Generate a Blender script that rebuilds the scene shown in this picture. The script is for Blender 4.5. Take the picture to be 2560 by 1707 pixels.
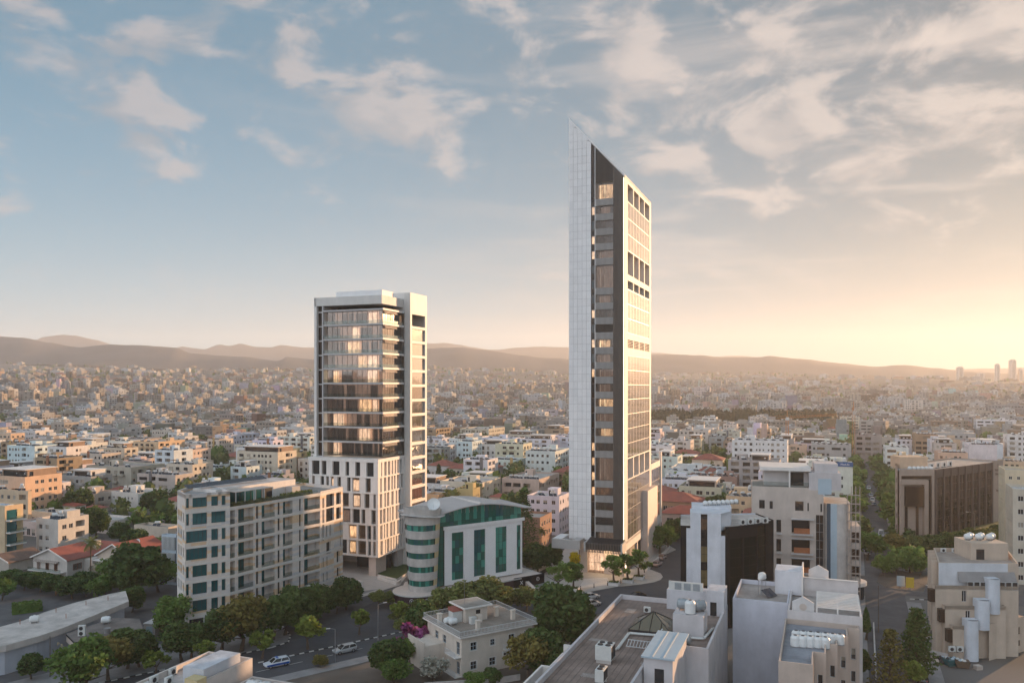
import bpy, bmesh, math, random
from math import sin, cos, pi, radians, sqrt, atan2, tan, exp
from mathutils import Vector, Matrix, noise as mnoise
for _o in list(bpy.data.objects): bpy.data.objects.remove(_o)
S = bpy.context.scene
COL = S.collection
# ------------------------------------------------------------------ camera
F, HY, CX, EYE = 1991.0, 965.0, 1280.0, 50.0
_c = bpy.data.cameras.new('camera'); CAM = bpy.data.objects.new('camera', _c); COL.objects.link(CAM)
CAM.location = (0, 0, EYE); CAM.rotation_euler = (pi/2, 0, 0)
_c.sensor_width = 36; _c.lens = 36*F/2560; _c.shift_y = (HY-853.5)/2560
_c.clip_start = 1; _c.clip_end = 60000
S.camera = CAM
# ------------------------------------------------------------------ light
SUN_AZ, SUN_EL = radians(50), radians(5.6)
SV = Vector((sin(SUN_AZ)*cos(SUN_EL), cos(SUN_AZ)*cos(SUN_EL), sin(SUN_EL)))
_l = bpy.data.lights.new('sun', 'SUN'); SUN = bpy.data.objects.new('sun', _l); COL.objects.link(SUN)
SUN.rotation_euler = (-SV).to_track_quat('-Z', 'Y').to_euler(); SUN.location = (300, 250, 300)
_l.energy = 4.0; _l.angle = radians(0.6); _l.color = (1.0, 0.60, 0.32)
S.view_settings.view_transform = 'Standard'; S.view_settings.look = 'None'
S.view_settings.gamma = 1.0; S.view_settings.use_curve_mapping = False
S.view_settings.exposure = 1.66
W = bpy.data.worlds.new('World'); S.world = W; W.use_nodes = True
def build_world():
    nt = W.node_tree; N = nt.nodes; L = nt.links; N.clear()
    def nd(t, **k):
        n = N.new(t)
        for a, b in k.items(): setattr(n, a, b)
        return n
    def mt(op, a, b=None, c=None, clamp=False):
        n = nd('ShaderNodeMath', operation=op, use_clamp=clamp)
        for i, v in enumerate((a, b, c)):
            if v is None: continue
            if isinstance(v, (int, float)): n.inputs[i].default_value = v
            else: L.new(v, n.inputs[i])
        return n.outputs[0]
    def mix(f, a, b, bt='MIX'):
        n = nd('ShaderNodeMix', data_type='RGBA', blend_type=bt)
        for i, v in ((0, f), (6, a), (7, b)):
            if isinstance(v, (int, float)): n.inputs[i].default_value = v
            elif isinstance(v, tuple): n.inputs[i].default_value = (*v, 1)
            else: L.new(v, n.inputs[i])
        return n.outputs[2]
    def smooth(v, a, b):
        n = nd('ShaderNodeMapRange', interpolation_type='SMOOTHSTEP')
        L.new(v, n.inputs[0]); n.inputs[1].default_value = a; n.inputs[2].default_value = b
        return n.outputs[0]
    sky = nd('ShaderNodeTexSky', sky_type='NISHITA', sun_disc=False, sun_elevation=SUN_EL, sun_rotation=SUN_AZ)
    sky.altitude = 100; sky.air_density = 1.0; sky.dust_density = 0.9; sky.ozone_density = 1.0
    tc = nd('ShaderNodeTexCoord'); D = tc.outputs['Generated']
    sp = nd('ShaderNodeSeparateXYZ'); L.new(D, sp.inputs[0]); x, y, z = sp.outputs
    zc = mt('MAXIMUM', z, 0.0)
    hs = nd('ShaderNodeHueSaturation'); hs.inputs['Saturation'].default_value = 0.62; hs.inputs['Value'].default_value = 0.09
    L.new(sky.outputs[0], hs.inputs['Color'])
    # warm glow round the sun, fading with the angle from it (air light of a dusty evening)
    dp = nd('ShaderNodeVectorMath', operation='DOT_PRODUCT'); L.new(D, dp.inputs[0]); dp.inputs[1].default_value = SV
    ca = mt('MAXIMUM', dp.outputs['Value'], 0.0)
    low0 = mt('POWER', mt('SUBTRACT', 1.0, zc), 14.0)
    g1 = mt('MULTIPLY', mt('POWER', ca, 3.0), 0.12)
    g2 = mt('MULTIPLY', mt('MULTIPLY', mt('POWER', ca, 7.0), low0), 1.15)
    low = mt('POWER', mt('SUBTRACT', 1.0, zc), 9.0)
    base = mix(1.0, hs.outputs[0], (0.62, 0.86, 0.98), 'MULTIPLY')
    def addc(b, c, f):
        m = nd('ShaderNodeVectorMath', operation='SCALE'); m.inputs[0].default_value = c; L.new(f, m.inputs['Scale'])
        return mix(1.0, b, m.outputs[0], 'ADD')
    base = addc(base, (1.0, 0.80, 0.52), g1)
    base = addc(base, (1.0, 0.62, 0.10), g2)
    base = addc(base, (2.15, 1.65, 0.72), mt('MULTIPLY', low, mt('SUBTRACT', 1.0, mt('MULTIPLY', mt('POWER', ca, 3.0), 0.55))))
    base = addc(base, (0.80, 2.10, 3.15), mt('MULTIPLY', mt('MAXIMUM', mt('SUBTRACT', 1.0, zc), 0.62), mt('SUBTRACT', 1.0, mt('MULTIPLY', mt('POWER', ca, 3.0), 0.6))))  # blue kept from fading overhead, adding fill from above the view
    base = addc(base, (4.9, 4.9, 5.2), smooth(mt('MULTIPLY', dp.outputs['Value'], -1.0), -0.08, 0.62))   # sky behind the camera, brightened to add fill light on shaded walls
    # clouds: cumulus fields by direction, with a few larger banks, and thin streaks low down
    def noise3(sc, off, det, rough, zs=1.9):
        m = nd('ShaderNodeMapping'); m.inputs['Scale'].default_value = (sc, sc, sc*zs); m.inputs['Location'].default_value = off
        L.new(D, m.inputs[0]); n = nd('ShaderNodeTexNoise'); n.inputs['Scale'].default_value = 1.0
        n.inputs['Detail'].default_value = det; n.inputs['Roughness'].default_value = rough; n.inputs['Distortion'].default_value = 0.35
        L.new(m.outputs[0], n.inputs['Vector']); return n.outputs['Fac']
    O1 = (2.9, 5.1, 1.2); SC = 9.5
    d0 = noise3(SC, O1, 11, 0.58)
    d1 = noise3(SC, (O1[0]+0.03*SC, O1[1], O1[2]+0.022*SC*1.9), 4, 0.5)     # the same field a step up and sunwards
    bank = None
    for cx_, cy_, r_, a_ in ((960, 190, 300, .12), (1420, 110, 300, .12), (1850, 130, 380, .10), (2200, 300, 400, .075), (520, 150, 330, .08), (100, 220, 300, .05), (2500, 60, 380, .075), (1120, 340, 240, .09), (250, 60, 300, .045), (1700, 420, 300, .06), (330, 310, 260, .05)):
        dv = Vector(((cx_-CX)/F, 1.0, (HY-cy_)/F)).normalized()
        q = nd('ShaderNodeVectorMath', operation='DOT_PRODUCT'); L.new(D, q.inputs[0]); q.inputs[1].default_value = dv
        t = mt('MULTIPLY', smooth(q.outputs['Value'], cos(r_/F), 1.0), a_); bank = t if bank is None else mt('ADD', bank, t)
    outside = mt('MULTIPLY', smooth(z, 0.36, 0.6), .07)
    den = mt('ADD', mt('ADD', d0, bank), outside)
    cov = smooth(den, 0.565, 0.745)
    fade = smooth(z, 0.05, 0.20)
    lit = smooth(mt('SUBTRACT', d0, d1), -0.03, 0.14)
    thick = smooth(den, 0.60, 0.82)
    near = mt('POWER', ca, 2.0)
    dark = mix(near, (1.75, 1.85, 2.05), (3.2, 3.0, 2.9))
    brt = mix(near, (3.25, 2.8, 2.7), (4.7, 4.15, 3.75))
    ccol = mix(mt('MULTIPLY', lit, mt('SUBTRACT', 1.0, mt('MULTIPLY', thick, 0.35))), dark, brt)
    cl = mix(mt('MULTIPLY', mt('MULTIPLY', cov, fade), 0.62), base, ccol)
    st = noise3(2.6, (7.0, 1.0, 3.0), 6, 0.55, 9.0)
    cl = mix(mt('MULTIPLY', mt('MULTIPLY', smooth(st, 0.52, 0.72), smooth(z, 0.02, 0.09)), mt('MULTIPLY', near, 0.5)), cl, brt)
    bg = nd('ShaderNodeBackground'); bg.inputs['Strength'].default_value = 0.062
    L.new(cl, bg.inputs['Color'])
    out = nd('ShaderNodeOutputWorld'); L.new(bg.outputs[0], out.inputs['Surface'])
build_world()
S.cycles.use_denoising = True
S.cycles.max_bounces = 5; S.cycles.diffuse_bounces = 2; S.cycles.glossy_bounces = 3
S.cycles.transmission_bounces = 4; S.cycles.transparent_max_bounces = 8; S.cycles.volume_bounces = 1
S.cycles.caustics_reflective = False; S.cycles.caustics_refractive = False
S.cycles.sample_clamp_indirect = 6.0
# ------------------------------------------------------------------ pixels to places
def at(px, py, z=0.0):
    D = F*(EYE-z)/(py-HY); return Vector(((px-CX)*D/F, D, z))
def ray(px, D, z=0.0): return Vector(((px-CX)*D/F, D, z))
def zat(py, D): return EYE-(py-HY)*D/F
GA = radians(21.3)                         # turn of the street grid
def az(a): return Vector((sin(a), cos(a), 0))
def run_to(P, d, px):                      # metres from P along d until it is seen at column px
    k = (px-CX)/F
    return (k*P.y-P.x)/(d.x-k*d.y)
# ------------------------------------------------------------------ materials
MAT = {}
def new_mat(name):
    m = bpy.data.materials.new(name); m.use_nodes = True; MAT[name] = m
    nt = m.node_tree; return m, nt, nt.nodes['Principled BSDF']
def _math(nt, op, a, b=None, clamp=False):
    n = nt.nodes.new('ShaderNodeMath'); n.operation = op; n.use_clamp = clamp
    for i, v in enumerate((a, b)):
        if v is None: continue
        if isinstance(v, (int, float)): n.inputs[i].default_value = v
        else: nt.links.new(v, n.inputs[i])
    return n.outputs[0]
def _mix(nt, f, a, b, bt='MIX'):
    n = nt.nodes.new('ShaderNodeMix'); n.data_type = 'RGBA'; n.blend_type = bt
    for i, v in ((0, f), (6, a), (7, b)):
        if isinstance(v, (int, float)): n.inputs[i].default_value = v
        elif isinstance(v, tuple): n.inputs[i].default_value = (*v[:3], 1)
        else: nt.links.new(v, n.inputs[i])
    return n.outputs[2]
def _noise(nt, vec, scale, det=4, rough=0.6, stretch=None):
    n = nt.nodes.new('ShaderNodeTexNoise'); n.inputs['Scale'].default_value = scale
    n.inputs['Detail'].default_value = det; n.inputs['Roughness'].default_value = rough
    if stretch:
        mp = nt.nodes.new('ShaderNodeMapping'); mp.inputs['Scale'].default_value = stretch
        nt.links.new(vec, mp.inputs[0]); vec = mp.outputs[0]
    nt.links.new(vec, n.inputs['Vector']); return n.outputs['Fac']
def _ramp(nt, f, a, b, lo=0.0, hi=1.0):
    n = nt.nodes.new('ShaderNodeMapRange'); nt.links.new(f, n.inputs[0])
    for i, v in ((1, a), (2, b), (3, lo), (4, hi)): n.inputs[i].default_value = v
    return n.outputs[0]
def _co(nt, world=False):
    if world: return nt.nodes.new('ShaderNodeNewGeometry').outputs['Position']
    return nt.nodes.new('ShaderNodeTexCoord').outputs['Object']
def mat_plain(name, col, rough=0.7, metal=0.0, var=0.10, scale=0.6, spec=0.5, streak=0.0, bump=0.0, objcol=False, world=True, col2=None, orand=0.0):
    """flat colour broken up by mottling and rain streaks"""
    m, nt, p = new_mat(name)
    v = _co(nt, world)
    base = (*col, 1) if col else None
    if objcol:
        oi = nt.nodes.new('ShaderNodeObjectInfo'); src = oi.outputs['Color']
    elif col2:
        src = _mix(nt, _ramp(nt, _noise(nt, v, scale*0.5, 5), 0.38, 0.62), col, col2)
    else: src = tuple(col)
    n1 = _noise(nt, v, scale, 6, 0.65); f = _ramp(nt, n1, 0.25, 0.75, 1-var, 1+var*0.5)
    if streak:
        n2 = _noise(nt, v, 1.0, 5, 0.65, (0.7, 0.7, 0.16)); f = _math(nt, 'MULTIPLY', f, _ramp(nt, n2, 0.35, 0.62, 1-streak, 1.0))
    if orand:
        oi2 = nt.nodes.new('ShaderNodeObjectInfo'); f = _math(nt, 'MULTIPLY', f, _ramp(nt, oi2.outputs['Random'], 0, 1, 1-orand, 1.0))
    c = nt.nodes.new('ShaderNodeCombineColor')
    for i in range(3): nt.links.new(f, c.inputs[i])
    out = _mix(nt, 1.0, src, c.outputs[0], 'MULTIPLY')
    nt.links.new(out, p.inputs['Base Color'])
    p.inputs['Roughness'].default_value = rough; p.inputs['Metallic'].default_value = metal
    p.inputs['Specular IOR Level'].default_value = spec
    if bump:
        b = nt.nodes.new('ShaderNodeBump'); b.inputs['Strength'].default_value = bump; b.inputs['Distance'].default_value = 0.05
        nt.links.new(_noise(nt, v, scale*8, 3), b.inputs['Height']); nt.links.new(b.outputs[0], p.inputs['Normal'])
    return m
def mat_glass(name, col, rough=0.04, metal=0.0, spec=0.8, wav=0.02):
    m, nt, p = new_mat(name)
    p.inputs['Base Color'].default_value = (*col, 1); p.inputs['Roughness'].default_value = rough
    p.inputs['Metallic'].default_value = metal; p.inputs['Specular IOR Level'].default_value = spec
    b = nt.nodes.new('ShaderNodeBump'); b.inputs['Strength'].default_value = wav; b.inputs['Distance'].default_value = 0.3
    nt.links.new(_noise(nt, _co(nt, True), 0.5, 2), b.inputs['Height']); nt.links.new(b.outputs[0], p.inputs['Normal'])
    return m
def mat_clear(name, tint, refl, base=0.10):
    m, nt, p = new_mat(name); nt.nodes.remove(p)
    t = nt.nodes.new('ShaderNodeBsdfTransparent'); t.inputs[0].default_value = (*tint, 1)
    g = nt.nodes.new('ShaderNodeBsdfGlossy'); g.inputs['Color'].default_value = (*refl, 1); g.inputs['Roughness'].default_value = 0.03
    lw = nt.nodes.new('ShaderNodeLayerWeight'); lw.inputs['Blend'].default_value = 0.5
    fr = _ramp(nt, _math(nt, 'POWER', lw.outputs['Facing'], 3.0), 0, 1, base, 0.95)
    mx = nt.nodes.new('ShaderNodeMixShader'); nt.links.new(fr, mx.inputs[0]); nt.links.new(t.outputs[0], mx.inputs[1]); nt.links.new(g.outputs[0], mx.inputs[2])
    nt.links.new(mx.outputs[0], nt.nodes['Material Output'].inputs['Surface']); return m
def mat_emit(name, col, strength, var=0.0):
    m, nt, p = new_mat(name); p.inputs['Base Color'].default_value = (*[min(1, c*0.8) for c in col], 1)
    p.inputs['Emission Color'].default_value = (*col, 1); p.inputs['Emission Strength'].default_value = strength
    if var:
        n = _noise(nt, _co(nt, True), 1.1, 4, 0.7, (1.6, 1.6, 0.5))
        nt.links.new(_ramp(nt, n, 0.30, 0.68, strength*(1-var), strength*(1+var)), p.inputs['Emission Strength'])
    return m
mat_plain('stucco', None, 0.85, objcol=True, var=0.16, scale=0.3, streak=0.10, bump=0.15, spec=0.2)
mat_plain('flat_roof', None, 0.9, objcol=True, var=0.42, scale=0.33, bump=0.3, spec=0.2)
mat_plain('white_stone', (0.88, 0.84, 0.82), 0.6, var=0.06, scale=0.5, streak=0.05, orand=0.07)
mat_plain('stone_pink', (0.70, 0.58, 0.51), 0.6, var=0.10, scale=0.8, streak=0.06)
mat_plain('stone_light', (0.70, 0.65, 0.60), 0.65, var=0.08, scale=0.6, streak=0.08)
mat_plain('slab_white', (0.78, 0.72, 0.67), 0.6, var=0.08, scale=0.7, streak=0.06)
mat_plain('slab_grey', (0.50, 0.465, 0.45), 0.5, var=0.08, scale=0.7)
mat_plain('fin_brown', (0.135, 0.112, 0.097), 0.5, 0.2, var=0.10, scale=0.8)
mat_plain('fin_grey', (0.50, 0.475, 0.46), 0.45, 0.3, var=0.08, scale=0.8)
mat_plain('spandrel', (0.60, 0.57, 0.55), 0.5, var=0.06, scale=0.8)
mat_plain('dark_metal', (0.035, 0.033, 0.035), 0.5, 0.3, var=0.15)
mat_plain('grey_metal', (0.30, 0.30, 0.31), 0.45, 0.5, var=0.12)
mat_plain('rail_white', (0.62, 0.62, 0.62), 0.5, var=0.1)
mat_plain('soffit', (0.36, 0.30, 0.26), 0.8, var=0.1)
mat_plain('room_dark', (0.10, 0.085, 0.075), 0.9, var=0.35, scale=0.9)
mat_plain('curtain', (0.42, 0.36, 0.29), 0.9, var=0.4, scale=0.9, streak=0.4)
mat_plain('asphalt', (0.085, 0.084, 0.090), 0.85, var=0.30, scale=0.16, bump=0.2, spec=0.3)
mat_plain('asphalt_old', (0.125, 0.120, 0.122), 0.9, var=0.34, scale=0.25, bump=0.3, spec=0.2)
mat_plain('paving', (0.52, 0.47, 0.43), 0.8, var=0.14, scale=0.6)
mat_plain('paving_grey', (0.27, 0.255, 0.25), 0.85, var=0.25, scale=0.5)
mat_plain('kerb_white', (0.62, 0.60, 0.57), 0.8, var=0.25, scale=3)
mat_plain('kerb_black', (0.035, 0.035, 0.035), 0.8, var=0.3, scale=3)
mat_plain('dirt', (0.17, 0.135, 0.11), 0.95, var=0.4, scale=0.5, col2=(0.11, 0.085, 0.065))
mat_plain('lawn', (0.055, 0.085, 0.022), 0.95, var=0.4, scale=1.5)
mat_plain('red_tile', (0.38, 0.105, 0.070), 0.8, var=0.35, scale=0.8, col2=(0.27, 0.085, 0.062))
mat_plain('tank_white', (0.74, 0.73, 0.71), 0.4, var=0.10, scale=1.2)
mat_plain('tank_grey', (0.33, 0.36, 0.38), 0.45, 0.3, var=0.2, scale=1.2)
mat_plain('box_white', (0.62, 0.61, 0.58), 0.55, var=0.12, scale=2)
mat_plain('wood_orange', (0.36, 0.12, 0.045), 0.6, var=0.2, scale=1)
mat_plain('bark', (0.12, 0.085, 0.06), 0.9, var=0.3, scale=3)
mat_plain('black_panel', (0.011, 0.012, 0.014), 0.6, var=0.15, spec=0.12)
mat_plain('sign_purple', (0.040, 0.018, 0.026), 0.5, var=0.1)
mat_plain('sign_blue', (0.02, 0.10, 0.27), 0.4, var=0.05)
mat_plain('text_white', (0.8, 0.8, 0.8), 0.6, var=0.03)
mat_plain('text_orange', (0.75, 0.30, 0.10), 0.6, var=0.03)
mat_plain('text_brown', (0.10, 0.06, 0.05), 0.6, var=0.03)
mat_plain('car_paint', None, 0.22, objcol=True, var=0.03, spec=0.8)
mat_plain('tyre', (0.015, 0.015, 0.015), 0.8, var=0.1)
mat_plain('rim', (0.45, 0.45, 0.46), 0.3, 0.8, var=0.1)
mat_plain('police_blue', (0.02, 0.10, 0.38), 0.3, var=0.05)
mat_plain('pale_blue', (0.40, 0.49, 0.55), 0.6, var=0.08)
mat_plain('yellow_render', (0.60, 0.41, 0.05), 0.8, var=0.1)
mat_plain('ochre_panel', (0.58, 0.46, 0.25), 0.8, var=0.12)
mat_plain('canvas', (0.56, 0.47, 0.41), 0.9, var=0.12)
mat_plain('pool_blue', (0.03, 0.16, 0.36), 0.2, var=0.1)
mat_plain('hill_dry', (0.10, 0.088, 0.088), 0.95, var=0.5, scale=0.012, col2=(0.06, 0.058, 0.060))
mat_plain('city_ground', (0.185, 0.172, 0.165), 0.95, var=0.45, scale=0.06, col2=(0.10, 0.09, 0.075))
mat_glass('glass_dark', (0.022, 0.024, 0.027), 0.05)
mat_glass('glass_bronze', (0.60, 0.52, 0.45), 0.035, 0.9, wav=0.05)
mat_glass('glass_green', (0.016, 0.13, 0.10), 0.04, 0.15, 0.9, wav=0.06)
mat_glass('glass_green_light', (0.06, 0.32, 0.25), 0.06, 0.2, 0.9, wav=0.06)
mat_glass('glass_teal', (0.030, 0.150, 0.165), 0.05, 0.35, 0.9)
mat_glass('glass_brown', (0.040, 0.026, 0.020), 0.06, 0.0, 0.35)
mat_glass('glass_black', (0.010, 0.012, 0.013), 0.05, 0.0, 0.6)
mat_glass('solar', (0.020, 0.026, 0.040), 0.12, 0.0, 0.7)
mat_clear('glass_clear', (0.68, 0.60, 0.56), (0.72, 0.65, 0.61), 0.22)
mat_clear('glass_rail', (0.82, 0.86, 0.85), (0.80, 0.84, 0.83), 0.06)
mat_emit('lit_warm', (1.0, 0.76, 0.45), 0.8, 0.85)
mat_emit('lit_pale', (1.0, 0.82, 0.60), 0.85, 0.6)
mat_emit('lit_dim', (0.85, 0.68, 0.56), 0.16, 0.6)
mat_emit('led', (1.0, 0.88, 0.50), 1.2)
mat_emit('lamp_red', (1.0, 0.10, 0.06), 1.5)
def mat_striped():
    m, nt, p = new_mat('stone_striped'); v = _co(nt, True)
    sp = nt.nodes.new('ShaderNodeSeparateXYZ'); nt.links.new(v, sp.inputs[0])
    h = _math(nt, 'MULTIPLY', sp.outputs[2], 1.0/0.62); fl = _math(nt, 'FLOOR', h)
    cx = nt.nodes.new('ShaderNodeCombineXYZ'); nt.links.new(fl, cx.inputs[0])
    nt.links.new(_math(nt, 'MULTIPLY', _math(nt, 'FLOOR', _math(nt, 'MULTIPLY', sp.outputs[0], 0.42)), 0.37), cx.inputs[1])
    wn = nt.nodes.new('ShaderNodeTexWhiteNoise'); wn.noise_dimensions = '2D'; nt.links.new(cx.outputs[0], wn.inputs['Vector'])
    r = nt.nodes.new('ShaderNodeValToRGB'); nt.links.new(wn.outputs['Value'], r.inputs[0]); r.color_ramp.interpolation = 'CONSTANT'
    e = r.color_ramp.elements; e[0].color = (0.70, 0.60, 0.53, 1); e[1].position = 0.35; e[1].color = (0.66, 0.60, 0.56, 1)
    for pos, c in ((0.58, (0.72, 0.50, 0.32)), (0.72, (0.58, 0.54, 0.53)), (0.86, (0.73, 0.64, 0.56))):
        k = e.new(pos); k.color = (*c, 1)
    n1 = _noise(nt, v, 1.2, 5, 0.65); f = _ramp(nt, n1, 0.25, 0.75, 0.88, 1.08)
    c = nt.nodes.new('ShaderNodeCombineColor')
    for i in range(3): nt.links.new(f, c.inputs[i])
    nt.links.new(_mix(nt, 1.0, r.outputs[0], c.outputs[0], 'MULTIPLY'), p.inputs['Base Color']); p.inputs['Roughness'].default_value = 0.7
mat_striped()
def mat_attr(name, rough):
    m, nt, p = new_mat(name); a = nt.nodes.new('ShaderNodeAttribute'); a.attribute_name = 'Col'
    f = _ramp(nt, _noise(nt, _co(nt, True), 0.35, 5, 0.7), 0.3, 0.7, 0.72, 1.12)
    c = nt.nodes.new('ShaderNodeCombineColor')
    for i in range(3): nt.links.new(f, c.inputs[i])
    nt.links.new(_mix(nt, 1.0, a.outputs['Color'], c.outputs[0], 'MULTIPLY'), p.inputs['Base Color']); p.inputs['Roughness'].default_value = rough
mat_attr('far_wall', 0.85)
def mat_leaf(name, a, b, tr=0.25):
    m, nt, p = new_mat(name)
    oi = nt.nodes.new('ShaderNodeObjectInfo')
    n = _noise(nt, _co(nt, True), 0.55, 3, 0.6)
    f = _math(nt, 'ADD', _math(nt, 'MULTIPLY', n, 0.7), _math(nt, 'MULTIPLY', oi.outputs['Random'], 0.3))
    ri = nt.nodes.new('ShaderNodeNewGeometry').outputs['Random Per Island']; f = _math(nt, 'ADD', f, _math(nt, 'MULTIPLY', ri, 0.55))
    col = _mix(nt, _ramp(nt, f, 0.25, 1.25), tuple(0.75*x for x in a), tuple(1.35*x for x in b))
    nt.links.new(col, p.inputs['Base Color']); p.inputs['Roughness'].default_value = 0.75; p.inputs['Specular IOR Level'].default_value = 0.2
    t = nt.nodes.new('ShaderNodeBsdfTranslucent'); nt.links.new(col, t.inputs['Color'])
    mx = nt.nodes.new('ShaderNodeMixShader'); mx.inputs[0].default_value = tr
    nt.links.new(p.outputs[0], mx.inputs[1]); nt.links.new(t.outputs[0], mx.inputs[2])
    nt.links.new(mx.outputs[0], nt.nodes['Material Output'].inputs['Surface'])
mat_leaf('leaf_dark', (0.043, 0.079, 0.024), (0.100, 0.143, 0.040))
mat_leaf('leaf_mid', (0.070, 0.139, 0.028), (0.158, 0.228, 0.055))
mat_leaf('leaf_bright', (0.102, 0.156, 0.024), (0.204, 0.240, 0.048))
mat_leaf('leaf_olive', (0.089, 0.119, 0.040), (0.188, 0.198, 0.059))
mat_leaf('leaf_autumn', (0.100, 0.109, 0.031), (0.257, 0.198, 0.055))
mat_leaf('leaf_pine', (0.018, 0.026, 0.012), (0.036, 0.044, 0.018))
mat_leaf('leaf_yellow', (0.42, 0.27, 0.008), (0.60, 0.44, 0.02))
mat_leaf('leaf_magenta', (0.20, 0.035, 0.12), (0.36, 0.10, 0.26))
mat_leaf('leaf_white', (0.05, 0.08, 0.03), (0.45, 0.42, 0.36))
# ------------------------------------------------------------------ mesh helper
class MB:
    def __init__(s): s.v = []; s.f = []; s.m = []; s.names = []
    def mi(s, name):
        if name not in s.names: s.names.append(name)
        return s.names.index(name)
    def face(s, pts, m):
        n = len(s.v); s.v.extend([tuple(p) for p in pts]); s.f.append(tuple(range(n, n+len(pts)))); s.m.append(s.mi(m))
    def quad(s, a, b, c, d, m): s.face((a, b, c, d), m)
    def hexa(s, b, t, m, skip=()):
        """b, t: four bottom and four top corners, counter-clockwise from above"""
        n = len(s.v); s.v.extend([tuple(p) for p in b]+[tuple(p) for p in t]); k = s.mi(m)
        fs = [(0, 3, 2, 1), (4, 5, 6, 7), (0, 1, 5, 4), (1, 2, 6, 5), (2, 3, 7, 6), (3, 0, 4, 7)]
        for i, q in enumerate(fs):
            if i in skip: continue
            s.f.append(tuple(n+j for j in q)); s.m.append(k)
    def box(s, x0, y0, z0, x1, y1, z1, m, skip=()):
        s.hexa(((x0, y0, z0), (x1, y0, z0), (x1, y1, z0), (x0, y1, z0)), ((x0, y0, z1), (x1, y0, z1), (x1, y1, z1), (x0, y1, z1)), m, skip)
    def bar(s, a, b, w, m, h=None):
        """square bar from a to b"""
        a, b = Vector(a), Vector(b); d = (b-a).normalized(); h = h or w
        up = Vector((0, 0, 1)) if abs(d.z) < 0.9 else Vector((1, 0, 0))
        r = d.cross(up).normalized()*w/2; u = r.cross(d).normalized()*h/2
        s.hexa((a-r-u, a+r-u, b+r-u, b-r-u), (a-r+u, a+r+u, b+r+u, b-r+u), m)
    def tube(s, a, b, r0, r1, m, n=8, caps=True):
        a, b = Vector(a), Vector(b); d = (b-a).normalized()
        up = Vector((0, 0, 1)) if abs(d.z) < 0.9 else Vector((1, 0, 0))
        e = d.cross(up).normalized(); g = e.cross(d).normalized(); k = s.mi(m); i0 = len(s.v)
        for P, r in ((a, r0), (b, r1)):
            for i in range(n):
                t = 2*pi*i/n; s.v.append(tuple(P+e*(r*cos(t))+g*(r*sin(t))))
        for i in range(n):
            j = (i+1) % n; s.f.append((i0+i, i0+j, i0+n+j, i0+n+i)); s.m.append(k)
        if caps:
            s.f.append(tuple(i0+i for i in range(n))[::-1]); s.m.append(k)
            s.f.append(tuple(i0+n+i for i in range(n))); s.m.append(k)
    def lathe(s, prof, m, n=16, cx=0, cy=0, axis='z'):
        k = s.mi(m); i0 = len(s.v); q = len(prof)
        for i in range(n):
            t = 2*pi*i/n
            for r, z in prof:
                s.v.append((cx+r*cos(t), cy+r*sin(t), z) if axis == 'z' else (z, cx+r*cos(t), cy+r*sin(t)))
        for i in range(n):
            j = (i+1) % n
            for a in range(q-1): s.f.append((i0+i*q+a, i0+j*q+a, i0+j*q+a+1, i0+i*q+a+1)); s.m.append(k)
    def prism(s, poly, z0, z1, m, top=None, bottom=False):
        n = len(poly); i0 = len(s.v); k = s.mi(m)
        s.v.extend([(p[0], p[1], z0) for p in poly]+[(p[0], p[1], z1) for p in poly])
        for i in range(n):
            j = (i+1) % n; s.f.append((i0+i, i0+j, i0+n+j, i0+n+i)); s.m.append(k)
        s.f.append(tuple(i0+n+i for i in range(n))); s.m.append(s.mi(top) if top else k)
        if bottom: s.f.append(tuple(i0+i for i in range(n))[::-1]); s.m.append(k)
    def wall(s, P0, P1, z0, z1, ops, m, depth=0.18, back=None, reveal=None):
        """wall face P0->P1 (outside to the right of travel) with openings (s0,s1,za,zb[,depth[,back]])"""
        P0 = Vector((P0[0], P0[1], 0)); P1 = Vector((P1[0], P1[1], 0)); L = (P1-P0).length
        if L < 1e-4: return
        d = (P1-P0)/L; inn = Vector((-d.y, d.x, 0))
        ops = [(max(o[0], 0.01), min(o[1], L-0.01), max(o[2], z0+0.002), min(o[3], z1-0.002), *o[4:]) for o in ops if o[1] > 0.05 and o[0] < L-0.05 and o[3] > z0+0.05 and o[2] < z1-0.05]
        us = sorted({0.0, L, *[round(o[0], 3) for o in ops], *[round(o[1], 3) for o in ops]})
        zs = sorted({z0, z1, *[round(o[2], 3) for o in ops], *[round(o[3], 3) for o in ops]})
        def p(u, z, e=0): q = P0+d*u+inn*e; return (q.x, q.y, z)
        for a in range(len(zs)-1):
            zm = (zs[a]+zs[a+1])/2; row = [o for o in ops if o[2] < zm < o[3]]; u0 = None
            for b in range(len(us)-1):
                um = (us[b]+us[b+1])/2; hole = any(o[0] < um < o[1] for o in row)
                if hole:
                    if u0 is not None: s.quad(p(u0, zs[a]), p(us[b], zs[a]), p(us[b], zs[a+1]), p(u0, zs[a+1]), m); u0 = None
                elif u0 is None: u0 = us[b]
            if u0 is not None: s.quad(p(u0, zs[a]), p(L, zs[a]), p(L, zs[a+1]), p(u0, zs[a+1]), m)
        for o in ops:
            e = o[4] if len(o) > 4 and o[4] else depth; bk = o[5] if len(o) > 5 and o[5] else back
            a, b, c, t = o[0], o[1], o[2], o[3]; rv = reveal or m
            s.quad(p(a, c), p(a, c, e), p(a, t, e), p(a, t), rv); s.quad(p(b, c, e), p(b, c), p(b, t), p(b, t, e), rv)
            s.quad(p(a, c), p(b, c), p(b, c, e), p(a, c, e), rv); s.quad(p(a, t, e), p(b, t, e), p(b, t), p(a, t), rv)
            if bk and bk != 'none': s.quad(p(a, c, e), p(b, c, e), p(b, t, e), p(a, t, e), bk)
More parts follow.
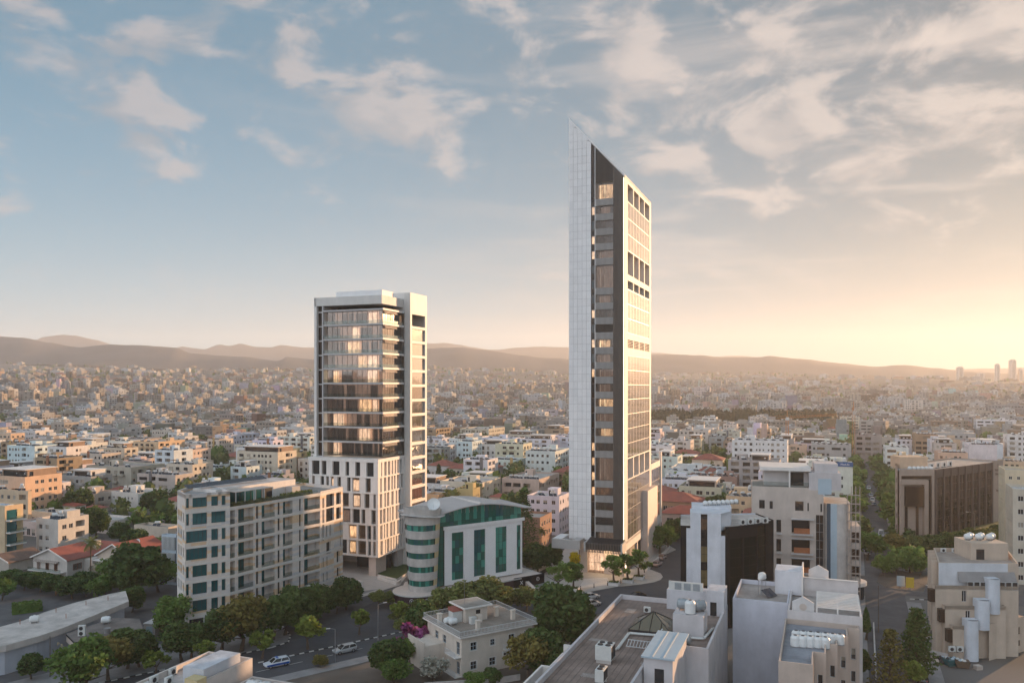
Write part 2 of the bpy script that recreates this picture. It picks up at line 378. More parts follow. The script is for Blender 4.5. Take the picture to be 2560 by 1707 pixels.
    def mesh(s, name):
        me = bpy.data.meshes.new(name); me.from_pydata(s.v, [], s.f)
        for n in s.names: me.materials.append(MAT[n])
        me.polygons.foreach_set('material_index', s.m); me.update(); return me
    def build(s, name, parent=None, col=None, smooth=False, kind=None):
        if not s.f: return None
        o = put(name, s.mesh(name), parent)
        if col: o.color = (*col, 1)
        if smooth: o.data.polygons.foreach_set('use_smooth', [True]*len(o.data.polygons))
        if kind: o['kind'] = kind
        return o
def put(name, me, parent=None, loc=None, rz=None, col=None):
    o = bpy.data.objects.new(name, me); COL.objects.link(o)
    if parent: o.parent = parent
    if loc is not None: o.location = loc
    if rz: o.rotation_euler = (0, 0, rz)
    if col: o.color = (*col, 1)
    return o
def tag(o, label, cat, group=None):
    o['label'] = label; o['category'] = cat
    if group: o['group'] = group
    return o
def thing(name, label, cat, loc=(0, 0, 0), rz=0.0, group=None):
    o = put(name, None, None, loc, rz); o.empty_display_size = 0.5
    return tag(o, label, cat, group)
def structure(o): o['kind'] = 'structure'; return o
def dup(root, loc, rz=None, label=None, scale=None, col=None):
    r = root.copy(); COL.objects.link(r); r.location = loc
    if rz is not None: r.rotation_euler = (0, 0, rz)
    if scale: r.scale = scale if isinstance(scale, tuple) else (scale,)*3
    if label: r['label'] = label
    for ch in KIDS.setdefault(root.name, list(root.children)):
        c = ch.copy(); COL.objects.link(c); c.parent = r
        if col and ch.color[0] < 1.5 and ch.name.startswith('body'): c.color = (*col, 1)
        for g in KIDS.setdefault(ch.name, list(ch.children)):
            d = g.copy(); COL.objects.link(d); d.parent = c
    return r
KIDS = {}
# ------------------------------------------------------------------ shared pieces
_cache = {}
def cached(key, fn):
    if key not in _cache: _cache[key] = fn()
    return _cache[key]
def win_mesh(w, h, glass='glass_dark', frame='rail_white', cols=2, rows=1, shut=0.0):
    key = ('win', round(w, 1), round(h, 1), glass, frame, cols, rows, shut)
    def mk():
        b = MB(); t = 0.06; x, z = w/2, h/2
        b.quad((-x, 0.03, -z), (x, 0.03, -z), (x, 0.03, z), (-x, 0.03, z), glass)
        for a in (-1, 1):
            b.box(a*x-(t if a > 0 else 0), -0.02, -z, a*x+(t if a < 0 else 0), 0.028, z, frame)
        b.box(-x+t, -0.02, -z, x-t, 0.028, -z+t, frame); b.box(-x+t, -0.02, z-t, x-t, 0.028, z, frame)
        for i in range(1, cols): b.box(-x+w*i/cols-t/2, -0.018, -z+t, -x+w*i/cols+t/2, 0.026, z-t, frame)
        for i in range(1, rows): b.box(-x+t, -0.016, -z+h*i/rows-t/2, x-t, 0.024, -z+h*i/rows+t/2, frame)
        if shut: b.box(-x+t, -0.01, z-t-(h-2*t)*shut, x-t, 0.022, z-t, 'curtain')
        return b.mesh('window')
    return cached(key, mk)
def pane_mesh(w, h, mat, t=0.02):
    def mk():
        b = MB(); b.box(-w/2, 0, -h/2, w/2, t, h/2, mat); return b.mesh('pane')
    return cached(('pane', round(w, 2), round(h, 2), mat), mk)
RND = random.Random(11)
def pane_grid(parent, P0, P1, z0, z1, nu, nz, mats, back=0.0, gap=0.05, jit=0.004, mull='dark_metal', name='pane', mull_w=0.07, mull_out=0.06):
    """rows of single panes, each set a hair out of true, with mullions between"""
    P0 = Vector((P0[0], P0[1], 0)); P1 = Vector((P1[0], P1[1], 0)); L = (P1-P0).length; d = (P1-P0)/L
    inn = Vector((-d.y, d.x, 0)); a = atan2(d.y, d.x); w, h = L/nu, (z1-z0)/nz
    mats = mats if isinstance(mats, (list, tuple)) else [mats]
    for i in range(nu):
        for k in range(nz):
            q = P0+d*(w*(i+0.5))+inn*back
            o = put(name, pane_mesh(w-gap, h-gap, RND.choice(mats)), parent, (q.x, q.y, z0+h*(k+0.5)))
            o.rotation_euler = (RND.uniform(-jit, jit), 0, a+RND.uniform(-jit, jit))
    if mull:
        b = MB()
        for i in range(nu+1):
            q = P0+d*(w*i)+inn*(back-mull_out); e = q+inn*(mull_out+0.05)
            c0, c1 = q-d*mull_w/2, q+d*mull_w/2; c2, c3 = e+d*mull_w/2, e-d*mull_w/2
            b.hexa([(c.x, c.y, z0) for c in (c0, c1, c2, c3)], [(c.x, c.y, z1) for c in (c0, c1, c2, c3)], mull)
        for k in range(nz+1):
            z = z0+h*k; q0 = P0+inn*(back-mull_out*0.8); q1 = P1+inn*(back-mull_out*0.8); e1 = q1+inn*(mull_out*0.8+0.04); e0 = q0+inn*(mull_out*0.8+0.04)
            b.hexa([(c.x, c.y, z-mull_w/2) for c in (q0, q1, e1, e0)], [(c.x, c.y, z+mull_w/2) for c in (q0, q1, e1, e0)], mull)
        o = b.build('mullion', parent); o['kind'] = 'stuff'
def set_windows(parent, P0, P1, ops, glass='glass_dark', frame='rail_white', depth=0.12, cols=2, rows=1, shutp=0.25, rnd=RND):
    P0 = Vector((P0[0], P0[1], 0)); P1 = Vector((P1[0], P1[1], 0)); d = (P1-P0).normalized(); inn = Vector((-d.y, d.x, 0)); a = atan2(d.y, d.x)
    for o in ops:
        w, h = o[1]-o[0], o[3]-o[2]; q = P0+d*(o[0]+o[1])/2+inn*(o[4] if len(o) > 4 and o[4] else depth)
        sh = rnd.choice((0.35, 0.6, 1.0)) if rnd.random() < shutp else 0.0
        put('window', win_mesh(w-0.02, h-0.02, glass, frame, cols, rows, sh), parent, (q.x, q.y, (o[2]+o[3])/2), a)
def railing(b, P0, P1, z, h=1.0, mat='rail_white', step=0.14, w=0.03):
    P0, P1 = Vector(P0), Vector(P1); L = (P1-P0).length; n = max(1, int(L/step))
    b.bar((P0.x, P0.y, z+h), (P1.x, P1.y, z+h), w*1.6, mat); b.bar((P0.x, P0.y, z+0.12), (P1.x, P1.y, z+0.12), w, mat)
    for i in range(n+1):
        q = P0.lerp(P1, i/n); b.bar((q.x, q.y, z), (q.x, q.y, z+h), w, mat)
def flat_roof(parent, poly, z, col=(0.42, 0.39, 0.36), ph=0.8, t=0.22, wcol=None, pm='stucco'):
    """roof deck at z with a parapet that rises ph above it, poly counter-clockwise"""
    b = MB(); b.face([(p[0], p[1], z) for p in poly], 'flat_roof'); b.build('roof', parent, col)
    b = MB(); n = len(poly)
    ins = offset(poly, t)
    for i in range(n):
        j = (i+1) % n; A, B, C, E = poly[i], poly[j], ins[j], ins[i]
        b.quad((A[0], A[1], z+ph), (B[0], B[1], z+ph), (C[0], C[1], z+ph), (E[0], E[1], z+ph), pm)
        b.quad((C[0], C[1], z), (E[0], E[1], z), (E[0], E[1], z+ph), (C[0], C[1], z+ph), pm)
        b.quad((A[0], A[1], z-0.01), (B[0], B[1], z-0.01), (B[0], B[1], z+ph), (A[0], A[1], z+ph), pm)
    return b.build('parapet', parent, wcol)
def offset(poly, t):
    n = len(poly); out = []
    for i in range(n):
        a, b, c = Vector(poly[i-1][:2]), Vector(poly[i][:2]), Vector(poly[(i+1) % n][:2])
        d1, d2 = (b-a).normalized(), (c-b).normalized(); n1, n2 = Vector((-d1.y, d1.x)), Vector((-d2.y, d2.x))
        k = n1+n2; k = k/max(0.25, k.length_squared)*2
        out.append(tuple(b+k*t))
    return out
def text(parent, s, loc, rz, size, mat, align='CENTER', name='lettering', thick=0.02):
    c = bpy.data.curves.new('lettering', 'FONT'); c.body = s; c.size = size; c.align_x = align; c.extrude = thick
    t = bpy.data.objects.new('lettering', c); me = bpy.data.meshes.new_from_object(t); bpy.data.objects.remove(t)
    me.materials.clear(); me.materials.append(MAT[mat])
    o = put(name, me, parent, loc); o.rotation_euler = (pi/2, 0, rz); return o
FOOT = []                                   # taken ground: (x, y, radius)
# ------------------------------------------------------------------ terrain, hills, streets, haze
def sstep(a, b, x):
    t = min(1, max(0, (x-a)/(b-a))); return t*t*(3-2*t)
def gz(x, y):
    r = sqrt(x*x+y*y)
    if r < 600: return 0.0
    t = sstep(600, 3600, r); a = atan2(x, max(y, 1))
    w = 1.0-0.45*sstep(-0.25, 0.55, a)
    return t*w*125+t*26*(mnoise.noise(Vector((x/700, y/700, 1.3)))+0.4*mnoise.noise(Vector((x/260, y/260, 4.1))))
def make_ground():
    ys = [-2500, -800, -200, 0, 100, 200, 300, 400, 500, 600]; y = 600
    while y < 6700: y *= 1.06; ys.append(min(y, 7100))
    nc = 90; v = []; f = []
    for y in ys:
        hw = min(1.15*abs(y)+1500, 7500)
        for i in range(nc+1):
            x = hw*(2*i/nc-1); v.append((x, y, gz(x, y)))
    for a in range(len(ys)-1):
        for i in range(nc):
            k = a*(nc+1)+i; f.append((k, k+1, k+nc+2, k+nc+1))
    me = bpy.data.meshes.new('ground'); me.from_pydata(v, [], f); me.materials.append(MAT['city_ground'])
    me.polygons.foreach_set('use_smooth', [True]*len(f))
    structure(put('ground', me))
make_ground()
def ridge(name, pts, D, depth, seed, amp=1.0, nc=240, nr=16):
    pts = [(-900, pts[0][1]+6)]+pts if pts[0][0] > -400 and name == 'far_wide' else pts
    x0, x1 = pts[0][0], pts[-1][0]; v = []; f = []
    for i in range(nc+1):
        px = x0+(x1-x0)*i/nc
        for (a, b) in zip(pts, pts[1:]):
            if a[0] <= px <= b[0]:
                t = (px-a[0])/max(1e-6, b[0]-a[0]); t = t*0.5+0.5*t*t*(3-2*t); py = a[1]+(b[1]-a[1])*t; break
        X = (px-CX)*D/F; top = zat(py, D)
        top += amp*D/900*mnoise.fractal(Vector((px/30, seed, 0)), 1.0, 2.0, 4)*0.7
        for k in range(nr*2+1):
            s = (k-nr)/nr; Y = D+s*depth
            e = 1-abs(s); g = e*e*(3-2*e)
            base = gz(X, Y)-12 if name != 'far_wide' else -12
            h = base+(top-base)*g
            h += g*(1-g)*4*amp*D/160*mnoise.fractal(Vector((X/420+seed, Y/420, seed)), 1.0, 2.1, 5)
            v.append((X*(1+s*depth/D*0.9), Y, h))
    m = nr*2+1
    for i in range(nc):
        for k in range(nr*2): a = i*m+k; f.append((a, a+m, a+m+1, a+1))
    me = bpy.data.meshes.new('hills'); me.from_pydata(v, [], f); me.materials.append(MAT['hill_dry'])
    me.polygons.foreach_set('use_smooth', [True]*len(f)); structure(put('hills', me))
ridge('a', [(-500, 852), (-200, 838), (0, 842), (60, 845), (120, 857), (200, 869), (270, 862), (340, 863), (400, 867), (440, 870), (480, 884), (560, 890), (620, 893), (690, 903), (705, 900), (716, 892), (735, 894), (780, 899), (900, 925), (980, 950)], 3700, 950, 3.1, 0.7)
ridge('b', [(860, 930), (960, 885), (1060, 872), (1150, 868), (1200, 874), (1300, 888), (1360, 895), (1440, 898), (1560, 905), (1640, 925), (1720, 945)], 4000, 900, 7.7, 0.6)
ridge('c', [(1440, 930), (1560, 895), (1625, 887), (1690, 886), (1750, 888), (1810, 894), (1900, 893), (1920, 890), (2000, 897), (2100, 908), (2180, 916), (2260, 912), (2340, 920), (2420, 929), (2560, 936), (2700, 945)], 4300, 900, 5.2, 0.6)
ridge('d', [(-300, 850), (-150, 832), (0, 840), (85, 851), (110, 841), (150, 837), (190, 839), (240, 850), (285, 862), (330, 872), (420, 880), (440, 870), (455, 865), (480, 869), (510, 873), (550, 861), (575, 864), (600, 858), (640, 867), (680, 868), (700, 862), (760, 868), (900, 872), (1000, 862), (1060, 858), (1110, 857), (1150, 861), (1180, 868), (1230, 874), (1300, 869), (1350, 866), (1420, 868), (1550, 874), (1640, 882), (1760, 892), (1850, 889), (2000, 905), (2300, 925), (2600, 918), (2900, 925)], 6400, 800, 9.4, 0.8, 300)
def make_haze():
    b = MB(); b.box(-8200, -2700, -40, 8200, 7400, 508, 'haze_air'); o = b.build('haze'); o['kind'] = 'stuff'
_m = bpy.data.materials.new('haze_air'); _m.use_nodes = True; MAT['haze_air'] = _m; _m.node_tree.nodes.clear()
_v = _m.node_tree.nodes.new('ShaderNodeVolumePrincipled'); _v.inputs['Color'].default_value = (0.93, 0.925, 0.93, 1)
_v.inputs['Density'].default_value = 1.3e-4; _v.inputs['Anisotropy'].default_value = 0.30
_q = _m.node_tree.nodes.new('ShaderNodeOutputMaterial'); _m.node_tree.links.new(_v.outputs[0], _q.inputs['Volume'])
make_haze()
def sheet(name, poly, z, mat, thick=0.0, side=None):
    b = MB()
    if thick: b.prism(poly, z-thick, z, side or mat, mat)
    else: b.face([(p[0], p[1], z) for p in poly], mat)
    return structure(b.build(name))
def ccw(poly):
    a = sum(poly[i-1][0]*poly[i][1]-poly[i][0]*poly[i-1][1] for i in range(len(poly)))
    return poly if a > 0 else poly[::-1]
def strip(name, A, B, hw, z, mat, thick=0.0, side=None):
    A, B = Vector(A), Vector(B); d = (B-A).normalized(); n = Vector((-d.y, d.x))*hw
    return sheet(name, ccw([tuple(A-n), tuple(B-n), tuple(B+n), tuple(A+n)]), z, mat, thick, side)
ST, SD = Vector((-34.4, 152.0)), Vector((0.79, 0.613)); SN = Vector((-0.613, 0.79))     # the main street
def stp(s, n): return ST+SD*s+SN*n
sheet('yard', ccw([tuple(stp(-70, 8)), tuple(stp(16, 8)), (-33, 200), (-60, 230), (-125, 215), (-150, 150), (-100, 80)]), 0.02, 'asphalt_old')
sheet('road', ccw([tuple(stp(-90, -8)), tuple(stp(34, -8)), tuple(stp(75, -20)), (52, 171), (62, 300), (36.5, 300), (36.5, 214), tuple(stp(60, 9.5)), tuple(stp(-90, 7.5))]), 0.032, 'asphalt')
strip('side_road', tuple(stp(0, 5)), (-19, 204), 5.2, 0.026, 'asphalt')
RS, RD = Vector((74.0, 155.0)), Vector((sin(radians(23.3)), cos(radians(23.3))))         # street on the right
strip('street', tuple(RS-RD*90), tuple(RS+RD*700), 4.3, 0.03, 'asphalt_old')
RN = Vector((RD.y, -RD.x))
strip('cross_street', tuple(RS+RD*46-RN*34), tuple(RS+RD*46+RN*70), 5.5, 0.036, 'asphalt_old')
for s0, s1, n in ((-90, 36, -6.6), (-90, 34, 6.4), (60, 700, 6.4), (58, 700, -6.4)):
    strip('pavement', tuple(RS+RD*s0+RN*n*.9), tuple(RS+RD*s1+RN*n*.9), 1.5, 0.13, 'paving_grey', 0.12)
sheet('pavement', ccw([tuple(stp(-80, -8)), tuple(stp(28, -8)), tuple(stp(28, -11)), tuple(stp(-80, -11))]), 0.12, 'paving_grey', 0.11)
sheet('pavement', ccw([tuple(stp(-78, 7.5)), tuple(stp(-9, 7.5)), tuple(stp(-5.5, 8.6)), tuple(stp(-3.5, 12)), tuple(stp(-2, 22)), (-33, 196), (-39, 193), (-57, 163), (-65, 158), (-90, 128)]), 0.12, 'paving_grey', 0.11)
sheet('garden_soil', ccw([tuple(stp(-60, -11)), tuple(stp(60, -11)), (24, 150), (0, 120), (-60, 90)]), 0.018, 'dirt')
def stripes(P, Q, name='kerb', w=0.28, h=0.16, step=0.95, z=0.0):
    P, Q = Vector(P), Vector(Q); n = max(2, int((Q-P).length/step)); d = (Q-P).normalized(); r = Vector((-d.y, d.x))*w/2
    b = MB()
    for i in range(n):
        a, c = P.lerp(Q, i/n), P.lerp(Q, (i+1)/n)
        b.hexa([(p.x, p.y, z) for p in (a-r, c-r, c+r, a+r)][::1], [(p.x, p.y, z+h) for p in (a-r, c-r, c+r, a+r)], ('kerb_white', 'kerb_black')[i % 2])
    return structure(b.build(name))
stripes(stp(-14, 0.6), stp(42, 0.6)); stripes(stp(-60, 7.36), stp(-9, 7.36)); stripes(stp(-9, 7.3), stp(-5.2, 8.5)); stripes(stp(-5.2, 8.5), stp(-3.3, 12)); stripes(stp(-3.3, 12), stp(-1.8, 21))
for P, Q in ((RS+RD*36-RN*5, RS+RD*38-RN*26), (RS+RD*54-RN*6, RS+RD*53-RN*30), (RS+RD*37+RN*5.2, RS+RD*40+RN*16), (RS+RD*54+RN*5.4, RS+RD*51+RN*22)): stripes(P, Q)
# plaza of the tall tower
PZ = [at(1300, 1452), at(1352, 1505), at(1437, 1486), at(1544, 1466), at(1600, 1461), at(1636, 1455), at(1652, 1449), at(1657, 1442), at(1652, 1434), at(1636, 1428), at(1624, 1423), at(1629, 1413), at(1646, 1394), at(1668, 1384), at(1690, 1374), at(1676, 1366), at(1660, 1352), Vector((45, 262, 0)), Vector((20, 262, 0)), Vector((10, 216, 0)), Vector((6, 206, 0))]
sheet('plaza', ccw([(p.x, p.y) for p in PZ]), 0.14, 'paving', 0.13)
# sloping forecourt of the slab tower
sheet('forecourt', ccw([(p.x, p.y) for p in (at(845, 1478), at(905, 1492), at(1000, 1462), at(1030, 1420), at(1012, 1395), at(900, 1380), at(830, 1415))]), 0.10, 'paving', 0.09)
b = MB(); b.prism(ccw([(p.x, p.y) for p in (at(943, 1440), at(992, 1452), at(1018, 1436), at(1024, 1408), at(1000, 1402))]), 0.1, 0.62, 'slab_white', 'lawn'); structure(b.build('lawn'))
# ------------------------------------------------------------------ the tall pointed tower
def tall_tower():
    rz = -GA; C0 = Vector((29.5, 208, 0.14))
    T = thing('office_tower', 'tall slender office tower with a sloping pointed top, white panels and brown fins', 'tower', C0, rz)
    XL, XP, XG, XF = -15.3, -9.15, -8.05, -3.1
    def top(x): return 104.9+(-x)/15.3*(121.6-104.9)
    # carcass behind the claddings
    b = MB(); y0, y1 = 0.35, 33.9; zb = 9.0
    xs = (XL+0.05, -0.35)
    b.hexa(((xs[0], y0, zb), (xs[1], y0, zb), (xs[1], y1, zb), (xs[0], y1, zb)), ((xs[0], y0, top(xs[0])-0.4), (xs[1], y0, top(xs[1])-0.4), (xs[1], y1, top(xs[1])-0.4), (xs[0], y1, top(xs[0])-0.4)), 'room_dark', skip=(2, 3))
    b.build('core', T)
    b = MB()   # white outer walls: left side, back, sloping roof edge
    b.hexa(((XL, 0.3, 7), (XL+0.3, 0.3, 7), (XL+0.3, 34, 7), (XL, 34, 7)), ((XL, 0.3, top(XL)), (XL+0.3, 0.3, top(XL)-0.33), (XL+0.3, 34, top(XL)-0.33), (XL, 34, top(XL))), 'white_stone')
    b.hexa(((XL+0.3, 33.7, 9), (0, 33.7, 9), (0, 34, 9), (XL+0.3, 34, 9)), ((XL+0.3, 33.7, top(XL+0.3)), (0, 33.7, top(0)), (0, 34, top(0)), (XL+0.3, 34, top(XL+0.3))), 'white_stone')
    b.hexa(((XL, 0.06, top(XL)-0.5), (0.0, 0.06, top(0)-0.5), (0.0, 34, top(0)-0.5), (XL, 34, top(XL)-0.5)), ((XL, 0.06, top(XL)+0.12), (0.0, 0.06, top(0)+0.12), (0.0, 34, top(0)+0.12), (XL, 34, top(XL)+0.12)), 'white_stone')
    b.build('wall', T)
    # white panels, one by one
    cw, rh = (XP-XL)/5, 2.0
    full = pane_mesh(cw-0.06, rh-0.06, 'white_stone', 0.06)
    b = MB(); b.box(XL, 0.07, 9.0, XP, 0.3, top(XP)-0.6, 'slab_grey'); b.hexa(((XL, 0.07, 100), (XP, 0.07, 100), (XP, 0.3, 100), (XL, 0.3, 100)), ((XL, 0.07, top(XL)-0.55), (XP, 0.07, top(XP)-0.55), (XP, 0.3, top(XP)-0.55), (XL, 0.3, top(XL)-0.55)), 'slab_grey', skip=(0,)); b.build('panel_backing', T)
    for i in range(5):
        x0 = XL+cw*i; z = 9.1+(0.9 if i % 2 else 0.0)*0
        while z < top(x0)-0.6:
            zt = z+rh
            if zt < top(x0+cw)-0.5:
                o = put('panel', full, T, (x0+cw/2, RND.uniform(-0.004, 0.004), z+rh/2)); o.rotation_euler = (RND.uniform(-.003, .003), 0, RND.uniform(-.003, .003))
            else:
                a, c = x0+0.018, x0+cw-0.018; ta, tc = min(zt-.035, top(a)-0.5), min(zt-.035, top(c)-0.5); q = MB()
                if tc > z+0.05: q.hexa(((a, 0, z), (c, 0, z), (c, .06, z), (a, .06, z)), ((a, 0, ta), (c, 0, tc), (c, .06, tc), (a, .06, ta)), 'white_stone')
                elif ta > z+0.05:
                    xm = a+(ta-z)/(16.7/15.3); q.face([(a, 0, z), (min(xm, c), 0, z), (a, 0, ta)], 'white_stone')
                q.build('panel', T)
            z += rh
    # glazed recess and its mullion
    for k in range(23):
        z = 9.3+3.91*k; lit = RND.random() < 0.34
        put('pane', pane_mesh(1.02, 2.1, 'glass_dark' if not lit else 'glass_clear'), T, ((XP+XG)/2, 0.42, z+1.05))
        put('spandrel', pane_mesh(1.02, 1.74, 'glass_brown'), T, ((XP+XG)/2, 0.42, z+2.15+0.88))
        if lit:
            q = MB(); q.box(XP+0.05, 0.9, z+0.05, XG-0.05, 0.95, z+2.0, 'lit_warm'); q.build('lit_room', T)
    b = MB(); zt = top(XG)-0.6
    b.hexa(((XP, 0.43, 99.3), (XG, 0.43, 99.3), (XG, 0.5, 99.3), (XP, 0.5, 99.3)), ((XP, 0.43, top(XP)-.6), (XG, 0.43, zt), (XG, 0.5, zt), (XP, 0.5, top(XP)-.6)), 'glass_brown')
    b.build('upper_glass', T)
    b = MB(); b.box(XG-0.1, -0.1, 9.0, XG+0.12, 0.5, zt, 'fin_grey'); b.build('mullion', T)
    # windows and spandrels behind the fins
    tall = {5: 1, 18: 1}; louv = (1, 14)
    for k in range(24):
        z = 9.3+3.91*k; h = 2.15
        if k == 23: h = 4.2
        if k in (4, 17): h = 2.15+3.91
        if k in (5, 18): continue
        q = MB(); q.box(XG+0.12, -0.16, z+h-0.02, XF, 0.62, z+(3.91 if k not in (4, 17) else 7.82), 'spandrel')
        if k < 23: q.build('spandrel', T)
        if k in louv:
            q = MB()
            for i in range(7): q.box(XG+0.12, 0.52, z+0.1+0.3*i, XF, 0.70, z+0.1+0.3*i+0.16, 'dark_metal')
            q.build('louvre', T); continue
        w = (XF-XG-0.12)/4
        litk = RND.random(); mat = 'lit_warm' if litk < 0.42 else ('lit_dim' if litk < 0.72 else 'curtain')
        if k in (4, 17): mat = 'lit_dim'
        for i in range(4): put('pane', pane_mesh(w-0.05, h-0.06, 'glass_clear'), T, (XG+0.12+w*(i+0.5), 0.56, z+h/2))
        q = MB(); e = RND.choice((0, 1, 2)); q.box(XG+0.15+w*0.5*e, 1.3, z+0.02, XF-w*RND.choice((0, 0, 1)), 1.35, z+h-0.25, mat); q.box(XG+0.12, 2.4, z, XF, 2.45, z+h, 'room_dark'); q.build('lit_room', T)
    # fins
    def fin(x, w, dep, mat, z0=9.2):
        q = MB(); t = top(x)-0.7; q.box(x-w/2, -0.30, z0, x+w/2, -0.30+dep, t, mat); q.build('fin', T)
    n = 15
    for i in range(n): fin(XG+0.35+(XF-XG-0.45)*i/(n-1), 0.09, 0.20, 'fin_brown')
    n = 9
    for i in range(n): fin(XF+0.12+(2.55)*i/(n-1), 0.20, 0.62, 'fin_brown')
    b = MB(); b.hexa(((XF, 0.30, 9.2), (-0.38, 0.30, 9.2), (-0.38, 0.55, 9.2), (XF, 0.55, 9.2)), ((XF, 0.30, top(XF)-.7), (-0.38, 0.30, top(-.38)-.7), (-0.38, 0.55, top(-.38)-.7), (XF, 0.55, top(XF)-.7)), 'dark_metal')
    b.hexa(((XG+.15, 0.52, 103.8), (XF, 0.52, 103.8), (XF, 0.62, 103.8), (XG+.15, 0.62, 103.8)), ((XG+.15, 0.52, top(XG)-.7), (XF, 0.52, top(XF)-.7), (XF, 0.62, top(XF)-.7), (XG+.15, 0.62, top(XG)-.7)), 'dark_metal'); b.build('fin_backing', T)
    b = MB(); b.box(-0.34, -0.33, 9.2, -0.24, -0.21, 104.3, 'led'); b.build('light_strip', T)
    # right-hand face: stone frame with openings, curtain wall between
    ya, yb = 3.3, 31.8; bay = (yb-ya)/4
    ops = []
    for z0, z1, dp in ((98.9, 103.4, 3.0), (79.5, 85.6, 3.0), (75.7, 77.9, 1.5), (60.0, 62.2, 0.5), (25.2, 30.5, 3.0)):
        for i in range(4): ops.append((ya+bay*i+(0.0 if i == 0 else 0.45), ya+bay*(i+1)-(0.0 if i == 3 else 0.45), z0, z1, dp, 'soffit'))
    for z0, z1 in ((85.9, 98.6), (64.0, 75.4), (30.8, 58.0), (9.2, 24.9)): ops.append((ya, yb if z0 > 20 else 31.9, z0, z1, 0.22, 'none'))
    b = MB(); b.wall((0, -0.2), (0, 34), 6.6, 104.95, ops, 'stone_light'); b.box(-0.24, -0.2, 6.6, -0.01, -0.195, 104.3, 'stone_light'); b.build('stone_frame', T)
    for z0, z1 in ((85.9, 98.6), (64.0, 75.4), (30.8, 58.0)):
        n = round((z1-z0)/1.95); pane_grid(T, (0, ya), (0, yb), z0, z1, 8, max(1, n//2), 'glass_bronze', back=0.03, jit=0.0016, mull='fin_grey', mull_w=0.10, mull_out=0.02)
    pane_grid(T, (0, ya), (0, 31.9), 9.2, 24.9, 8, 4, 'glass_bronze', back=0.03, jit=0.0016, mull='fin_grey', mull_w=0.07, mull_out=0.02)
    b = MB()      # fine vertical caps of the curtain wall
    for z0, z1 in ((85.9, 98.6), (64.0, 75.4), (30.8, 58.0), (9.2, 24.9)):
        for i in range(1, 33): y = ya+(yb-ya)*i/33; b.box(-0.04, y-0.03, z0, -0.012, y+0.03, z1, 'fin_grey')
    b.build('curtain_cap', T, kind='stuff')
    for i in range(4):
        q = MB(); y = ya+bay*i
        for k in range(5): q.box(-0.3, y+(0 if i == 0 else .46), 60.1+0.42*k, 0.02, y+bay-(0 if i == 3 else .46), 60.1+0.42*k+0.12, 'stone_light')
        q.build('louvre', T)
    # podium behind
    P = MB(); P.wall((0.02, 34), (0.02, 49.6), 6.6, 26.4, [(0.6, 14.4, 9.2, 24.6, 0.2, 'none')], 'stone_light')
    P.wall((0.02, 49.6), (-15.3, 49.6), 0, 26.4, [], 'stone_light'); P.wall((-15.3, 49.6), (-15.3, 34), 0, 26.4, [], 'white_stone')
    P.face([(-15.3, 34, 25.5), (0, 34, 25.5), (0, 49.6, 25.5), (-15.3, 49.6, 25.5)], 'flat_roof')
    P.box(-0.5, 48.8, 6.6, 0.3, 49.7, 29.0, 'stone_light'); P.build('podium', T, (0.45, 0.42, 0.40))
    pane_grid(T, (0, 34.6), (0, 48.4), 9.2, 24.6, 5, 4, 'glass_bronze', back=0.03, jit=0.0016, mull='fin_grey', mull_w=0.08, mull_out=0.02)
    q = MB(); q.box(-0.6, 22.0, 0, 1.5, 36.4, 19.9, 'stone_pink'); o = q.build('stone_pier', T)
    q = MB(); q.box(-15.2, 9, 0, -0.8, 46, 9.0, 'fin_brown'); q.build('ground_storey', T)
    q = MB(); q.box(-12, 0.4, 8.4, 0, 34, 9.0, 'soffit'); q.build('soffit', T)
    for y in (0.8, 16.0): 
        q = MB(); q.box(-1.1, y, 0, -0.3, y+0.9, 8.4, 'stone_pink'); q.build('column', T)
    # hoods over the entrance
    q = MB(); X0, X1, Y0, Y1, Z0, Z1 = -18.6, -10.9, -4.6, 3.5, 7.2, 9.6
    q.box(X0, Y0, Z0, X1, Y0+1.1, Z1, 'fin_grey'); q.box(X0, Y1-.4, Z0, XL-.01, Y1, Z1, 'fin_grey'); q.box(X0, Y0+1.1, Z0, X0+2.4, Y1-.4, Z1, 'white_stone'); q.box(X1-2.2, Y0+1.1, Z0, X1, -0.05, Z1, 'fin_grey')
    q.box(X0+2.4, Y0+1.1, Z0, X1-2.2, -0.1, Z0+0.5, 'dark_metal')
    h = q.build('stone_hood', T)
    n = 6
    for i in range(n):
        w = (X1-X0)/n; put('panel', pane_mesh(w-.04, Z1-Z0-.06, 'fin_grey', 0.04), h, (X0+w*(i+.5), Y0-0.05, (Z0+Z1)/2))
    q = MB(); X0, X1 = -9.4, 0.0
    q.hexa(((X0, Y0+0.3, 7.4), (X1, Y0+0.3, 7.4), (X1, 0.2, 7.4), (X0, 0.2, 7.4)), ((X0, Y0+0.3, 8.9), (X1, Y0+0.3, 8.9), (X1, 0.2, 9.9), (X0, 0.2, 9.9)), 'dark_metal')
    q.box(X1-0.02, Y0-0.05, 6.7, X1+0.4, 0, 9.4, 'fin_grey'); q.box(X0-.5, Y0+.1, 6.9, X0, 0, 9.3, 'fin_grey'); h = q.build('finned_hood', T)
    fm = MB(); fm.box(-0.09, -0.3, 6.8, 0.09, 0, 9.25, 'fin_brown'); fm = fm.mesh('fin')
    for i in range(22): put('fin', fm, h, (X0+0.25+(X1-X0-.5)*i/21, Y0+0.28, 0))
    # lobby
    q = MB(); q.box(-11.5, 5.2, 0, -0.9, 5.3, 8.4, 'lit_pale'); q.build('lobby_wall', T)
    pane_grid(T, (-11.6, 2.2), (-5.9, 2.2), 0, 8.3, 4, 3, 'glass_clear', jit=0.001, mull='fin_brown'); pane_grid(T, (-3.6, 2.2), (-0.6, 2.2), 0, 8.3, 2, 3, 'glass_clear', jit=0.001, mull='fin_brown')
